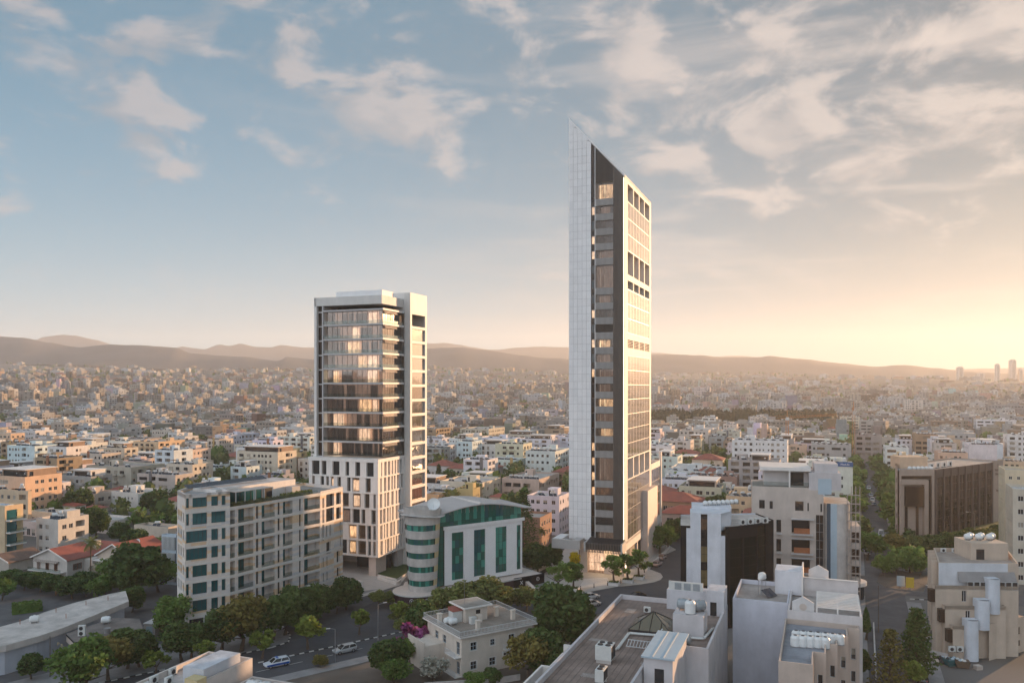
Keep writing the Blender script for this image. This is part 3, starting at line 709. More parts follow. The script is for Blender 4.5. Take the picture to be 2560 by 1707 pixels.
    for x in (-5.9, -12.7):
        q = MB(); q.box(x, 1.4, 0, x+2.1, 3.0, 8.4, 'stone_pink'); q.build('column', T)
    l = bpy.data.lights.new('lobby_lamp', 'AREA'); l.energy = 90; l.size = 7; l.size_y = 2; l.shape = 'RECTANGLE'; l.color = (1, .72, .42)
    lo = bpy.data.objects.new('lobby_lamp', l); COL.objects.link(lo); lo.parent = T; lo.location = (-5, 0.4, 6.4)
    return T
tall_tower()
# ------------------------------------------------------------------ the glazed slab tower on its pierced podium
def slab_tower():
    T = thing('office_block', 'beige and glass office tower block with balcony slabs above a pierced stone podium', 'tower', (-35, 208, 0.1), -GA)
    R = random.Random(5); ZP = [5.1+4.13*i for i in range(7)]; X0 = -21.5
    WB = []
    for k in range(6):
        z0, z1 = ZP[k]+0.42, ZP[k+1]
        for face in range(2):
            ln = 21.5 if face == 0 else 14.1; s = R.uniform(0.9, 1.6); ops = []
            while s < ln-1.0:
                w = R.choice((0.8, 1.1, 1.5, 2.2, 2.4) if face == 0 else (0.6, 0.9, 1.2)); w = min(w, ln-0.7-s)
                if w > 0.4: ops.append((s, s+w, z0, z1, 0.62, 'none'))
                s += w+R.choice((0.55, 0.7, 1.2, 1.9) if face == 0 else (0.5, 0.7, 1.1))
            P = ((X0, 0), (0, 0)) if face == 0 else ((0, 0), (0, 14.1))
            b = MB(); b.wall(P[0], P[1], ZP[k]+0.42, ZP[k+1], ops, 'slab_white'); b.build('pier_wall', T)
            d = Vector(P[1])-Vector(P[0]); d = d.normalized(); inn = Vector((-d.y, d.x))
            for o in ops:
                q = Vector(P[0])+d*(o[0]+o[1])/2+inn*0.6
                put('pane', pane_mesh(o[1]-o[0]-.02, z1-z0-.02, 'glass_dark' if k == 5 or R.random() < .4 else 'glass_clear'), T, (q.x, q.y, (z0+z1)/2), atan2(d.y, d.x))
            if k < 5:
                for i in range(2 if face == 0 else 1):
                    a = R.uniform(0.05, 0.55)*ln; w = R.uniform(2, 5); q0 = Vector(P[0])+d*a+inn*2.2; q1 = q0+d*w
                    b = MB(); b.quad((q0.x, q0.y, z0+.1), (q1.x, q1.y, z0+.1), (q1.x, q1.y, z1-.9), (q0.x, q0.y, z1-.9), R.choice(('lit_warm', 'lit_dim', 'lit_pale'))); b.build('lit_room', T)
    for z in ZP:
        b = MB(); t = 0.42 if z < 29 else 0.9; b.box(X0-.15, -.15, z, .15, 14.0, z+t, 'slab_white'); b.build('slab', T)
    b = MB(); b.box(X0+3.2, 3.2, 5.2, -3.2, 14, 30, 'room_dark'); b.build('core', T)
    b = MB(); b.box(X0, 14, 0, -0.02, 24, 30, 'slab_white'); b.wall((X0, 14), (X0, 0), 5.1, 30, [], 'slab_white'); b.build('wall', T)
    b = MB(); b.box(-3.4, 1.0, 0, -1.2, 6.2, 5.1, 'stone_pink'); b.build('stone_pier', T)
    b = MB(); b.box(X0+.4, 1, 0, X0+1.6, 14, 5.1, 'slab_grey'); b.box(-12, 9, 0, -1.5, 9.3, 5.1, 'glass_dark'); b.box(-1.6, 11, 0, -.4, 14, 5.1, 'slab_grey'); b.build('undercroft', T)
    # upper storeys
    ZU = [30.8+3.93*i for i in range(11)]; ZT = 74.0; YF = 2.5
    b = MB(); b.box(X0, YF-.1, 30.8, X0+.75, 14, ZT, 'slab_white'); b.box(X0, YF-.1, 71.7, -0.3, 14, ZT, 'stone_light'); b.box(X0+2.55, YF-.1, 30.8, X0+2.9, YF+3, 71.8, 'slab_grey'); b.build('frame', T)
    b = MB(); b.box(X0+.75, YF+.9, 30.8, X0+2.55, YF+1, 71.7, 'glass_brown')
    for z in ZU: b.box(X0+.75, YF+.5, z-.2, X0+2.55, YF+.9, z+.12, 'slab_grey')
    b.build('stair_strip', T)
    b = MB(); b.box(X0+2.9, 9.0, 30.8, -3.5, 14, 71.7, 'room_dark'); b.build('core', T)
    xa = X0+3.6; ln = -0.7-xa
    for k in range(10):
        z0, z1 = ZU[k], ZU[k+1]
        b = MB(); b.box(X0+2.9, YF, z1-.02, 0, 13.9, z1+.40, 'slab_grey')
        b.box(-0.12, YF-.06, z1-.06, .1, 13.8, z1+.46, 'slab_white'); b.build('slab', T)
        pane_grid(T, (xa, YF+1.0), (-0.7, YF+1.0), z0+.4, z1-.02, 11, 1, 'glass_clear', jit=0.003, mull='fin_brown')
        pane_grid(T, (-0.7, YF+1.0), (-0.7, 10.3), z0+.4, z1-.02, 5, 1, 'glass_clear', jit=0.003, mull='fin_brown')
        q = MB(); q.box(X0+2.9, YF+.08, z0+.42, -0.06, YF+.10, z0+1.35, 'glass_rail'); q.box(-.1, YF+.1, z0+.42, -.08, 13.6, z0+1.35, 'glass_rail'); q.build('glass_railing', T)
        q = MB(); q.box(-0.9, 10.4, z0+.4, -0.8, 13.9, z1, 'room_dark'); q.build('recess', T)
        q = MB()          # sun louvres under each slab on the side
        for i in range(5): q.box(-0.55, YF+1.2, z1-.25-.14*i, -.12+.04*i, 10.2, z1-.20-.14*i, 'stone_pink')
        q.build('louvre', T)
        s = xa+.3
        q = MB(); q.quad((xa, YF+4.6, z0+.4), (-3.4, YF+4.6, z0+.4), (-3.4, YF+4.6, z1), (xa, YF+4.6, z1), 'lit_dim'); q.build('partition', T); q = MB()  # partition given a faint even glow in place of room lighting
        while s < -4:
            w = R.uniform(1.5, 4.0); r = R.random(); m = 'lit_pale' if r < .12 else 'lit_warm' if r < .24 else 'room_dark' if r < .42 else 'curtain' if r < .7 else None
            if m: q.quad((s, YF+3.4, z0+.45), (min(s+w, -3.6), YF+3.4, z0+.45), (min(s+w, -3.6), YF+3.4, z1-.35), (s, YF+3.4, z1-.35), m)
            s += w+R.uniform(.2, 1.2)
        q.build('lit_room', T)
        q = MB(); q.quad((-2.6, YF+2.5, z0+.4), (-2.6, 10, z0+.4), (-2.6, 10, z1-.2), (-2.6, YF+2.5, z1-.2), R.choice(('lit_dim', 'curtain', 'room_dark'))); q.build('partition', T)
    b = MB(); b.box(-15.2, 3.6, ZT-.02, -0.9, 9.6, ZT+1.5, 'white_stone'); b.box(X0+.3, YF+.3, ZT-.4, -.4, 13.9, ZT-.3, 'flat_roof'); b.build('roof_house', T, (.5, .48, .46))
    # tall frame standing proud at the back
    XR = 1.85; ops = []
    zz = [5.1+4.05*i for i in range(17)]
    for i in range(16): ops.append((1.0, 8.9, zz[i]+.75, zz[i+1], .55, 'none'))
    b = MB(); b.wall((XR, 14.1), (XR, 24), 0, 75.8, ops, 'slab_white', reveal='slab_white'); b.wall((0, 14.1), (XR, 14.1), 0, 75.8, [], 'stone_light'); b.wall((XR, 24), (X0, 24), 0, 75.8, [], 'slab_white')
    b.box(-11, 14.2, 70.5, XR-.01, 23.9, 75.79, 'slab_white'); b.wall((X0, 24), (X0, 14), 30, 74, [], 'slab_white'); b.build('rear_frame', T)
    for i in range(15):
        for j in range(5): 
            w = 7.9/5; put('pane', pane_mesh(w-.05, zz[i+1]-zz[i]-.8, 'glass_bronze'), T, (XR-.5, 15.1+w*(j+.5), (zz[i]+.75+zz[i+1])/2), pi/2+R.uniform(-.002, .002))
slab_tower()
# ------------------------------------------------------------------ striped stone hotel-like block
def cream_block():
    P0 = Vector((-65.2, 158.8, 0)); d1 = az(radians(53)); P1 = P0+d1*run_to(P0, d1, 575)
    d2 = az(radians(31)); Q = P1+d2*run_to(P1, d2, 801); d3 = az(radians(20)); P2 = Q+d3*run_to(Q, d3, 857)
    dl = az(radians(-34)); PL = P0+dl*7.4; B1 = Vector((-53, 203, 0)); B2 = Vector((-70.0, 181, 0))
    T = thing('striped_apartment_block', 'seven storey apartment block of banded cream and ochre stone with teal glass and recessed balconies', 'apartment block', P0)
    def lo(p): return (p.x-P0.x, p.y-P0.y)
    def px(P, d, a, b): s, e = run_to(P, d, a), run_to(P, d, b); return s, e
    C = lambda v: 420+v/3.485
    FH = 3.5; Z0 = 3.9
    R = random.Random(8)
    # tower end: seven rows of glazing
    colsA = [px(P0, d1, C(158), C(184)), px(P0, d1, C(214), C(342)), px(P0, d1, C(378), C(438)), px(P0, d1, C(468), C(503))]
    ops = []
    for k in range(8):
        z = Z0-3.2+FH*k
        if k == 0: continue
        cc = list(colsA)
        if k in (4, 5): cc = [(colsA[0][0], colsA[1][1]), colsA[2], colsA[3]]
        if k == 6: cc = [colsA[0], colsA[1], (colsA[2][0], colsA[3][1])]
        for a, b in cc: ops.append((a, b, z+0.45, z+FH-0.35, 0.45, 'none'))
    W_ = MB(); W_.wall(lo(P0), lo(P1), 0, 28.4, ops+[(0.8, 8.0, 0.1, 3.3, 1.2, 'glass_dark')], 'stone_striped')
    for o in ops:
        q = P0+d1*(o[0]+o[1])/2+Vector((-d1.y, d1.x, 0))*0.42-P0
        n = max(1, round((o[1]-o[0])/0.9)); put('window', win_mesh(o[1]-o[0]-.02, o[3]-o[2]-.02, 'glass_teal', 'dark_metal', n, 1), T, (q.x, q.y, (o[2]+o[3])/2), atan2(d1.y, d1.x))
    opsL = [(a, a+1.2, 1.6+FH*k, 3.6+FH*k, 0.3, 'none') for k in range(7) for a in (1.0, 3.2, 5.4)]
    W_.wall(lo(PL), lo(P0), 0, 28.4, opsL, 'stone_striped'); set_windows(T, lo(PL), lo(P0), opsL, 'glass_teal', 'dark_metal', 0.28, shutp=0)
    # long balcony front
    bays = [(537, 585, 'b'), (612, 745, 'b'), (768, 790, 's'), (816, 932, 'b'), (956, 976, 's'), (1002, 1086, 'b'), (1143, 1160, 's'), (1187, 1324, 'b')]
    ops = []; bal = []
    for a, b, k in bays:
        s, e = px(P1, d2, C(a), C(b))
        for f in range(6):
            z = Z0+FH*f
            if k == 'b': ops.append((s, e, z+0.12, z+FH-0.55, 1.5, 'stone_striped')); bal.append((s, e, z))
            else: ops.append((s, e, z+0.3, z+FH-0.5, 0.3, 'glass_dark'))
    L2 = (Q-P1).length
    for i in range(8): ops.append((0.5+i*(L2-1)/8, 0.5+(i+1)*(L2-1)/8-0.12, 0.1, 3.3, 1.0, 'glass_dark'))
    W_.wall(lo(P1), lo(Q), 0, 25.1, ops, 'stone_striped')
    inn2 = Vector((-d2.y, d2.x, 0)); a2 = atan2(d2.y, d2.x)
    for i, (s, e, z) in enumerate(bal):
        w = e-s
        if w > 2.2:
            q = P1+d2*(s+w*(0.32 if (i//6) % 2 == 0 else .45))+inn2*1.42-P0; put('door', win_mesh(min(1.7, w*.42), 2.5, 'glass_teal', 'dark_metal', 2, 1), T, (q.x, q.y, z+1.42), a2)
        q = P1+d2*(s+e)/2+inn2*0.12-P0; put('glass_railing', pane_mesh(w-.04, 0.95, 'glass_rail'), T, (q.x, q.y, z+0.62), a2)
    # sunlit end
    ops = []
    for a, b, z0, z1 in ((1345, 1362, 16, 23.7), (1378, 1446, 17.5, 24.3), (1465, 1506, 21.3, 24.2), (1465, 1506, 17.6, 20.6), (1345, 1360, 13.6, 16.6), (1376, 1390, 14, 17), (1406, 1420, 14, 17), (1496, 1506, 13.8, 17), (1380, 1420, 10.2, 13), (1497, 1508, 10.2, 13.4), (1348, 1360, 6.8, 9.6), (1380, 1392, 6.8, 9.6), (1470, 1496, 6.9, 10), (1348, 1360, 4, 6), (1380, 1392, 4, 6), (1472, 1496, 3.8, 6)):
        s, e = px(Q, d3, C(a), C(b)); ops.append((s, e, z0, z1, 0.5, 'none'))
    W_.wall(lo(Q), lo(P2), 0, 25.4, ops+[(1, 3.4, .1, 2.6, .6, 'glass_dark')], 'stone_striped'); set_windows(T, lo(Q), lo(P2), ops, 'glass_dark', 'dark_metal', 0.48, cols=1, shutp=0)
    W_.wall(lo(P2), lo(B1), 0, 25.4, [], 'stone_striped'); W_.wall(lo(B1), lo(B2), 0, 25.4, [], 'stone_striped'); W_.wall(lo(B2), lo(PL), 0, 28.4, [], 'stone_striped')
    W_.build('wall', T)
    for f in range(7):      # stone string courses
        z = Z0+FH*f-0.42
        b = MB(); 
        for A, B, d in ((P0, P1, d1), (P1, Q, d2), (Q, P2, d3)):
            n_ = Vector((d.y, -d.x, 0))*0.07; a, c = A-P0, B-P0
            b.hexa([(p.x, p.y, z) for p in (a+n_, c+n_, c, a)], [(p.x, p.y, z+0.40) for p in (a+n_, c+n_, c, a)], 'stone_light')
        b.build('string_course', T)
    poly = [lo(P1), lo(Q), lo(P2), lo(B1), lo(B2)]
    b = MB(); b.face([(*p, 24.6) for p in poly], 'flat_roof'); b.build('roof', T, (0.34, 0.31, 0.28))
    flat_roof(T, [lo(P0), lo(P1), (lo(P1)[0]-5.2, lo(P1)[1]+7.5), lo(B2), lo(PL)], 27.6, (0.55, 0.52, 0.5), 0.8, 0.4, None, 'stone_striped')
    # set-back top storey with pergola, hedge and panels
    def along(s, n): p = P1+d2*s+inn2*n-P0; return (p.x, p.y)
    b = MB(); b.prism([along(0.2, 4.6), along(23, 5.2), along(23, 12), along(0.2, 12)], 24.6, 28.3, 'slab_white', 'flat_roof'); b.build('top_storey', T, (0.55, 0.52, .5))
    pane_grid(T, along(0.4, 4.5), along(12.5, 4.8), 24.7, 27.6, 8, 1, 'glass_teal', jit=.004)
    for i in range(2):
        s0 = 2.3+i*5.2; q = MB(); q.prism([along(s0, 1.0), along(s0+5.0, 1.0), along(s0+5.0, 4.5), along(s0, 4.5)], 27.75, 27.85, 'canvas', bottom=True)
        for s in (s0+.1, s0+2.5, s0+4.9): q.bar((*along(s, 1.1), 24.6), (*along(s, 1.1), 27.75), .16, 'rail_white')
        q.build('pergola', T)
    q = MB(); q.prism([along(-0.1, .2), along(25.2, .2), along(25.2, .45), along(-.1, .45)], 25.1, 25.75, 'glass_rail'); q.build('glass_railing', T)
    q = MB(); q.prism([along(13.2, 4.6), along(15.5, 4.6), along(15.5, 7), along(13.2, 7)], 24.6, 27.3, 'dark_metal'); q.build('roof_box', T); q = MB(); q.prism([along(19.5, 2.6), along(22, 2.6), along(22, 4.6), along(19.5, 4.6)], 24.6, 27.0, 'slab_grey'); q.build('roof_box', T)
    hedge_line(T, [along(s, 1.0+0.1*sin(s)) for s in (0.5, 3, 6, 9, 12, 15)], 24.7, 0.9, 0.9, 'leaf_olive', 'planting')
    hedge_line(T, [along(s, 1.2) for s in (15, 18, 21, 24)], 24.7, 1.2, 1.6, 'leaf_olive', 'planting')
    q = MB(); p0 = P0; sp = pane_mesh(2.0, 1.6, 'solar', .05)
    for i in range(11):
        s = -2.8+i*1.9; p = along(s, 9.0); o = put('solar_panel', sp, T, (p[0], p[1], 29.1)); o.rotation_euler = (radians(-66), 0, a2+pi*0)
    return T
def hedge_line(parent, pts, z, h, w, mat, name='hedge', dens=26):
    R = random.Random(len(pts)*7+int(w*10)); b = MB()
    for a, c in zip(pts, pts[1:]):
        a, c = Vector(a[:2]), Vector(c[:2]); L = (c-a).length
        n_ = (c-a).normalized(); n_ = Vector((-n_.y, n_.x))
        b.hexa([(p.x, p.y, z) for p in (a-n_*w*.38, c-n_*w*.38, c+n_*w*.38, a+n_*w*.38)], [(p.x, p.y, z+h*.85) for p in (a-n_*w*.33, c-n_*w*.33, c+n_*w*.33, a+n_*w*.33)], mat)
        for i in range(int(L*dens)):
            p = a.lerp(c, R.random())+n_*R.uniform(-.5, .5)*w; zz = z+h*(1-R.random()**2*.9)
            leaf(b, Vector((p.x, p.y, zz)), 0.22+R.random()*.18, mat, R)
    return b.build(name, parent)
def leaf(b, P, s, mat, R):
    a = Vector((R.gauss(0, 1), R.gauss(0, 1), R.gauss(0, .7))); a.normalize(); c = a.cross(Vector((R.gauss(0, 1), R.gauss(0, 1), R.gauss(0, 1)))); c.normalize()
    b.quad(P-a*s-c*s*.6, P+a*s*.2-c*s*.7, P+a*s+c*s*.5, P-a*s*.3+c*s*.7, mat)
cream_block()
# ------------------------------------------------------------------ green glass block with concrete drum
def green_block():
    d = az(radians(54)); P = Vector((-15.7, 185, 0)); inn = Vector((-d.y, d.x, 0)); a = atan2(d.y, d.x)
    T = thing('green_glass_office', 'office building with green glass, white front, concrete drum and wavy roof', 'office building', P, a)
    # local x along the front, y inwards
    L = run_to(P, d, 1303); Zb = 3.6
    C = lambda v: 980+v/5.6
    def sx(v): return run_to(P, d, C(v))
    def rf(x): return 19.9+2.0*sin(pi*min(1, max(0, (x+4)/(L*1.22))))
    strips = [(sx(838), sx(1005), 4.6, 15.7), (sx(1148), sx(1310), 4.6, 15.7), (sx(1452), sx(1608), 4.6, 15.7)]
    b = MB(); b.wall((0, 0), (L+.3, 0), Zb, 17.2, [(s, e, z0, z1, .35, 'none') for s, e, z0, z1 in strips]+[(sx(1748), L-.1, 4.6, 15.6, .4, 'none')], 'white_stone')
    b.wall((L+.3, 0), (L+.3, 11), Zb, 17.2, [(0.6, 10, 4.6, 15.6, .3, 'glass_green')], 'white_stone'); b.wall((L+.3, 11), (-1, 11), 0, 17.2, [], 'slab_white'); b.box(-.3, -.25, 16.6, L+.9, 0.0, 17.35, 'white_stone'); b.build('wall', T)
    GM = ['glass_green', 'glass_green', 'glass_green_light', 'glass_teal']
    for s, e, z0, z1 in strips+[(sx(1748), L-.1, 4.6, 15.6)]:
        pane_grid(T, (s, 0), (e, 0), z0, z1, max(2, round((e-s)/1.0)), 6, GM, back=.3, jit=.012, mull='black_panel', mull_w=.05, mull_out=.03)
    # glass band under the roof
    n = 22; q = MB()
    for i in range(n):
        x0, x1 = -1.6+(L+1.8)*i/n, -1.6+(L+1.8)*(i+1)/n
        for z0, z1 in ((17.3, 18.3), (18.34, None)):
            p = MB(); t0, t1 = (z1, z1) if z1 else (rf(x0)-.1, rf(x1)-.1); j = RND.uniform(-.03, .03)
            p.hexa(((x0+.03, .35+j, z0), (x1-.03, .35, z0), (x1-.03, .4, z0), (x0+.03, .4+j, z0)), ((x0+.03, .35, t0), (x1-.03, .35+j, t1), (x1-.03, .4+j, t1), (x0+.03, .4, t0)), RND.choice(['glass_green', 'glass_green_light', 'glass_green', 'glass_teal'])); p.build('pane', T)
    q.box(-1.7, .38, Zb, L+.2, .6, 19.9, 'black_panel'); q.box(-2.0, .9, Zb, -.1, 10.5, 20.5, 'glass_green'); q.build('glazing_backing', T)
    pane_grid(T, (-2.0, .3), (-.05, .3), 3.7, 17.2, 2, 7, GM, jit=.012, mull='black_panel', mull_w=.05, mull_out=.03)
    # wavy roof
    q = MB(); m = 28
    for i in range(m):
        x0, x1 = -5.6+(L+8.3)*i/m, -5.6+(L+8.3)*(i+1)/m
        y0a, y0b = [-.75*(1-0.25*max(0, -x)/7) for x in (x0, x1)]
        q.hexa(((x0, y0a, rf(x0)-.25), (x1, y0b, rf(x1)-.25), (x1, 12.5, rf(x1)+.0), (x0, 12.5, rf(x0)+.0)), ((x0, y0a, rf(x0)-.02), (x1, y0b, rf(x1)-.02), (x1, 12.5, rf(x1)+.35), (x0, 12.5, rf(x0)+.35)), 'roof_stone')
    q.box(9.3, -1.15, 21.9, 9.9, 12.5, 22.35, 'stone_light'); q.build('roof', T)
    # drum
    cx, cy = -4.9, 1.6; q = MB(); bands = [4.6, 7.75, 10.9, 14.05, 17.2]
    def rr(z): return 3.25+.85*(z-3)/17
    prof = [(rr(3.0), 3.0)]
    ns = 40
    ang0, ang1 = radians(150), radians(292)       # glazed arc
    zs = [3.0]
    for z in bands: zs += [z, z+1.35]
    zs.append(20.4)
    for k in range(len(zs)-1):
        isw = k % 2 == 1
        for i in range(ns):
            t0, t1 = 2*pi*i/ns, 2*pi*(i+1)/ns; tm = (t0+t1)/2; win = isw and ang0 < tm < ang1; ye = isw and ang1 < tm < ang1+radians(34)
            r0, r1 = rr(zs[k]), rr(zs[k+1]); e = .25 if win else 0
            pts = [(cx+(r-e)*cos(t), cy+(r-e)*sin(t), z) for r, t, z in ((r0, t0, zs[k]), (r0, t1, zs[k]), (r1, t1, zs[k+1]), (r1, t0, zs[k+1]))]
            if win:
                w = MB(); w.quad(*pts, RND.choice(GM)); w.build('pane', T)
                for zz, rq in ((zs[k], r0), (zs[k+1], r1)): q.quad(*[(cx+r*cos(t), cy+r*sin(t), zz) for r, t in ((rq, t0), (rq, t1), (rq-.25, t1), (rq-.25, t0))], 'concrete')
            else: q.quad(*pts, 'ochre_panel' if ye else 'concrete')
    q.build('drum', T)
    q = MB()
    for i in range(ns):   # tilted crown round the drum top
        t0, t1 = 2*pi*i/ns, 2*pi*(i+1)/ns
        def cr(t, r, z): return (cx+r*cos(t), cy+r*sin(t), z+0.55*max(0, -cos(t-.3)))
        q.quad(cr(t0, 4.1, 20.2), cr(t1, 4.1, 20.2), cr(t1, 4.4, 21.9), cr(t0, 4.4, 21.9), 'concrete'); q.quad(cr(t1, 4.0, 20.6), cr(t0, 4.0, 20.6), cr(t0, 4.2, 21.9), cr(t1, 4.2, 21.9), 'concrete')
        q.quad(cr(t0, 4.2, 21.9), cr(t1, 4.2, 21.9), cr(t1, 4.4, 21.9), cr(t0, 4.4, 21.9), 'concrete')
        q.quad(cr(t0, 5.2, 20.25), cr(t1, 5.2, 20.25), cr(t1, 4.1, 20.45), cr(t0, 4.1, 20.45), 'concrete'); q.quad(cr(t0, 4, 20.0), cr(t1, 4, 20.0), cr(t1, 5.2, 20.25), cr(t0, 5.2, 20.25), 'concrete')
    q.face([(cx+4.05*cos(2*pi*i/ns), cy+4.05*sin(2*pi*i/ns), 20.5) for i in range(ns)], 'concrete'); q.build('crown', T)
    for dx, dy, s in ((-2.2, -.4, .6), (-.5, -1.5, .6), (1.0, -1.8, .7), (-2.8, 1.2, .6)): dish((P+d*(cx+dx)+inn*(cy+dy)), 20.5, s, 'small white satellite dish on the concrete drum of the green glass office', 'dishes on the concrete drum')
    dish(P+d*(cx+3.3)+inn*(cy+.6), 20.7, 1.5, 'large white satellite dish beside the drum of the green glass office')
    # ground storey with sign band
    q = MB(); n = 24; pts = []
    for i in range(n+1): t = radians(100)+radians(175)*i/n; pts.append((cx-.9+6.2*cos(t), cy-.2+5.9*sin(t)))
    pts += [(3, -4.2), (L+4.6, -3.0), (L+4.6, 8), (cx, 10)]
    q.prism(pts, 3.1, 3.35, 'kerb_white', 'stone_pink'); q.prism(offset(pts, .25), 1.2, 3.1, 'sign_purple'); q.prism(offset(pts, 1.4), 0, 1.2, 'glass_dark'); q.prism(offset(pts, .1), .9, 1.2, 'kerb_white'); q.build('ground_storey', T)
    q = MB(); q.box(L-4.6, -3.35, 1.1, L+4.7, -3.1, 3.5, 'black_panel'); q.build('sign_board', T)
    text(T, 'X', (L-2.4, -3.38, 1.75), 0, 1.3, 'text_white', name='sign_letter')
    ring(T, (L+2.6, -3.39, 2.45), .48, 'text_white'); 
    for tt, nm in ((250, 0), (283, 1)):
        t = radians(tt-25); x, y = cx-.9+6.02*cos(t), cy-.2+5.72*sin(t); ring(T, (x, y, 2.2), .5, 'text_white', t+pi/2)
    text(T, 'makri', (3.6, -4.02, 1.85), 0.03, .95, 'text_orange', 'LEFT', 'sign_letter'); text(T, 'rou', (6.05, -3.95, 1.85), 0.03, .95, 'text_white', 'LEFT', 'sign_letter')
def ring(parent, loc, r, mat, rz=0):
    q = MB(); n = 18
    for i in range(n):
        t0, t1 = 2*pi*i/n, 2*pi*(i+1)/n
        q.quad(*[(R_*cos(t), -.03, R_*sin(t)) for R_, t in ((r, t0), (r, t1), (r*.78, t1), (r*.78, t0))], mat)
    q.quad((-r*.15, -.035, -r*.1), (r*.05, -.035, -r*.2), (r*.25, -.035, r*.35), (r*.05, -.035, r*.45), mat); q.quad((-r*.4, -.034, 0), (-r*.2, -.034, -r*.35), (-r*.05, -.034, -r*.25), (-r*.2, -.034, r*.2), mat)
    o = q.build('emblem', parent); o.location = loc; o.rotation_euler = (0, 0, rz)
def dish(P, z, r, label, group=None):
    key = ('dish', round(r, 2))
    def mk():
        q = MB(); n = 16; prof = [(0, 0), (.5, .06), (.8, .16), (1.0, .27)]
        k = q.mi('tank_white')
        for i in range(n):
            t0, t1 = 2*pi*i/n, 2*pi*(i+1)/n
            for (ra, ha), (rb, hb) in zip(prof, prof[1:]): q.quad(*[(R_*r*cos(t), -h*r+.1, R_*r*sin(t)) for R_, h, t in ((ra, ha, t0), (ra, ha, t1), (rb, hb, t1), (rb, hb, t0))], 'tank_white')
        a = q.mesh('reflector'); q = MB(); q.tube((0, .1, 0), (0, .3, -r*1.05), .05, .06, 'grey_metal', 6); q.bar((-.3, .1, -r*1.1), (.3, .5, -r*1.1), .1, 'grey_metal'); q.bar((0, 0, -r*.7), (0, -r*.8, 0), .04, 'grey_metal')
        return a, q.mesh('mount')
    a, c = cached(key, mk)
    T = thing('satellite_dish', label, 'satellite dish', (P[0], P[1], z), radians(RND.uniform(-40, 10)), group)
    o = put('reflector', a, T, (0, 0, r*1.15)); o.rotation_euler = (radians(-28), 0, 0); put('mount', c, T, (0, 0, r*1.15))
    return T
mat_plain('roof_stone', (0.50, 0.46, 0.44), 0.7, var=0.12, scale=0.5)
mat_plain('concrete', (0.58, 0.53, 0.49), 0.8, var=0.22, scale=0.5, streak=0.2)
green_block()
# ------------------------------------------------------------------ roof-top fittings
def heater_meshes(n=1):
    def mk():
        q = MB(); r = .36
        q.lathe([(0, -.85), (r*.75, -.83), (r, -.70), (r, .70), (r*.75, .83), (0, .85)], 'tank_white', 12, 0, 1.55, 'x'); tank = q.mesh('tank')
        q = MB()
        for x in (-.6, .6):
            for y in (-.3, .3): q.bar((x, y, 0), (x, y, 1.3), .06, 'grey_metal')
        st = q.mesh('stand'); q = MB()
        for i in (-1, 1): q.hexa(((i*.62-.55, -2.0, .18), (i*.62+.55, -2.0, .18), (i*.62+.55, -.45, 1.15), (i*.62-.55, -.45, 1.15)), ((i*.62-.55, -2.04, .26), (i*.62+.55, -2.04, .26), (i*.62+.55, -.49, 1.23), (i*.62-.55, -.49, 1.23)), 'solar')
        pn = q.mesh('panel'); q = MB(); q.lathe([(0, -.5), (.5, -.48), (.58, -.3), (.58, .3), (.5, .48), (0, .5)], 'tank_white', 12, 0, 2.35, 'x')
        for x in (-.3, .3):
            for y in (-.3, .3): q.bar((x, y+.1, 1.2), (x, y+.1, 1.9), .06, 'grey_metal')
        return tank, st, pn, q.mesh('cold_tank')
    return cached('heater', mk)
NHEAT = [0]; FARH = []
def heater(P, z, rz, where, near):
    where = where.replace('bluish ', '').replace('lavender ', '').replace('apartment ', '') if len(where.split()) > 11 else where
    if not near or NHEAT[0] >= 280: FARH.append((P[0], P[1], z, rz)); return
    NHEAT[0] += 1; t, s, p, c = heater_meshes(); R = RND.random()
    T = thing('solar_water_heater', '%s on %s' % ('twin heater' if R < .3 else 'solar heater', where), 'water heater', (P[0], P[1], z), rz, 'solar water heaters on the flat roofs')
    put('tank', t, T); put('stand', s, T); put('panel', p, T)
    if R < .3: put('cold_tank', c, T)
def ac_unit(P, z, rz, label, group='air conditioning units', s=1.0, fans=1):
    def mk():
        q = MB(); h = .62*fans+.05; q.box(-.42, -.16, .08, .42, .16, .08+h, 'box_white'); 
        for x in (-.3, .3): q.box(x-.05, -.14, 0, x+.05, .14, .08, 'dark_metal')
        a = q.mesh('casing'); q = MB()
        for k in range(fans): 
            cz = .08+.31+.62*k; pts = [(-.06+.24*cos(2*pi*i/12), -.168, cz+.24*sin(2*pi*i/12)) for i in range(12)]; q.face(pts, 'dark_metal')
        return a, q.mesh('fan')
    a, f = cached(('ac', fans), mk); T = thing('air_conditioner', label, 'air conditioner', (P[0], P[1], z), rz, group); T.scale = (s,)*3
    put('casing', a, T); put('fan', f, T)
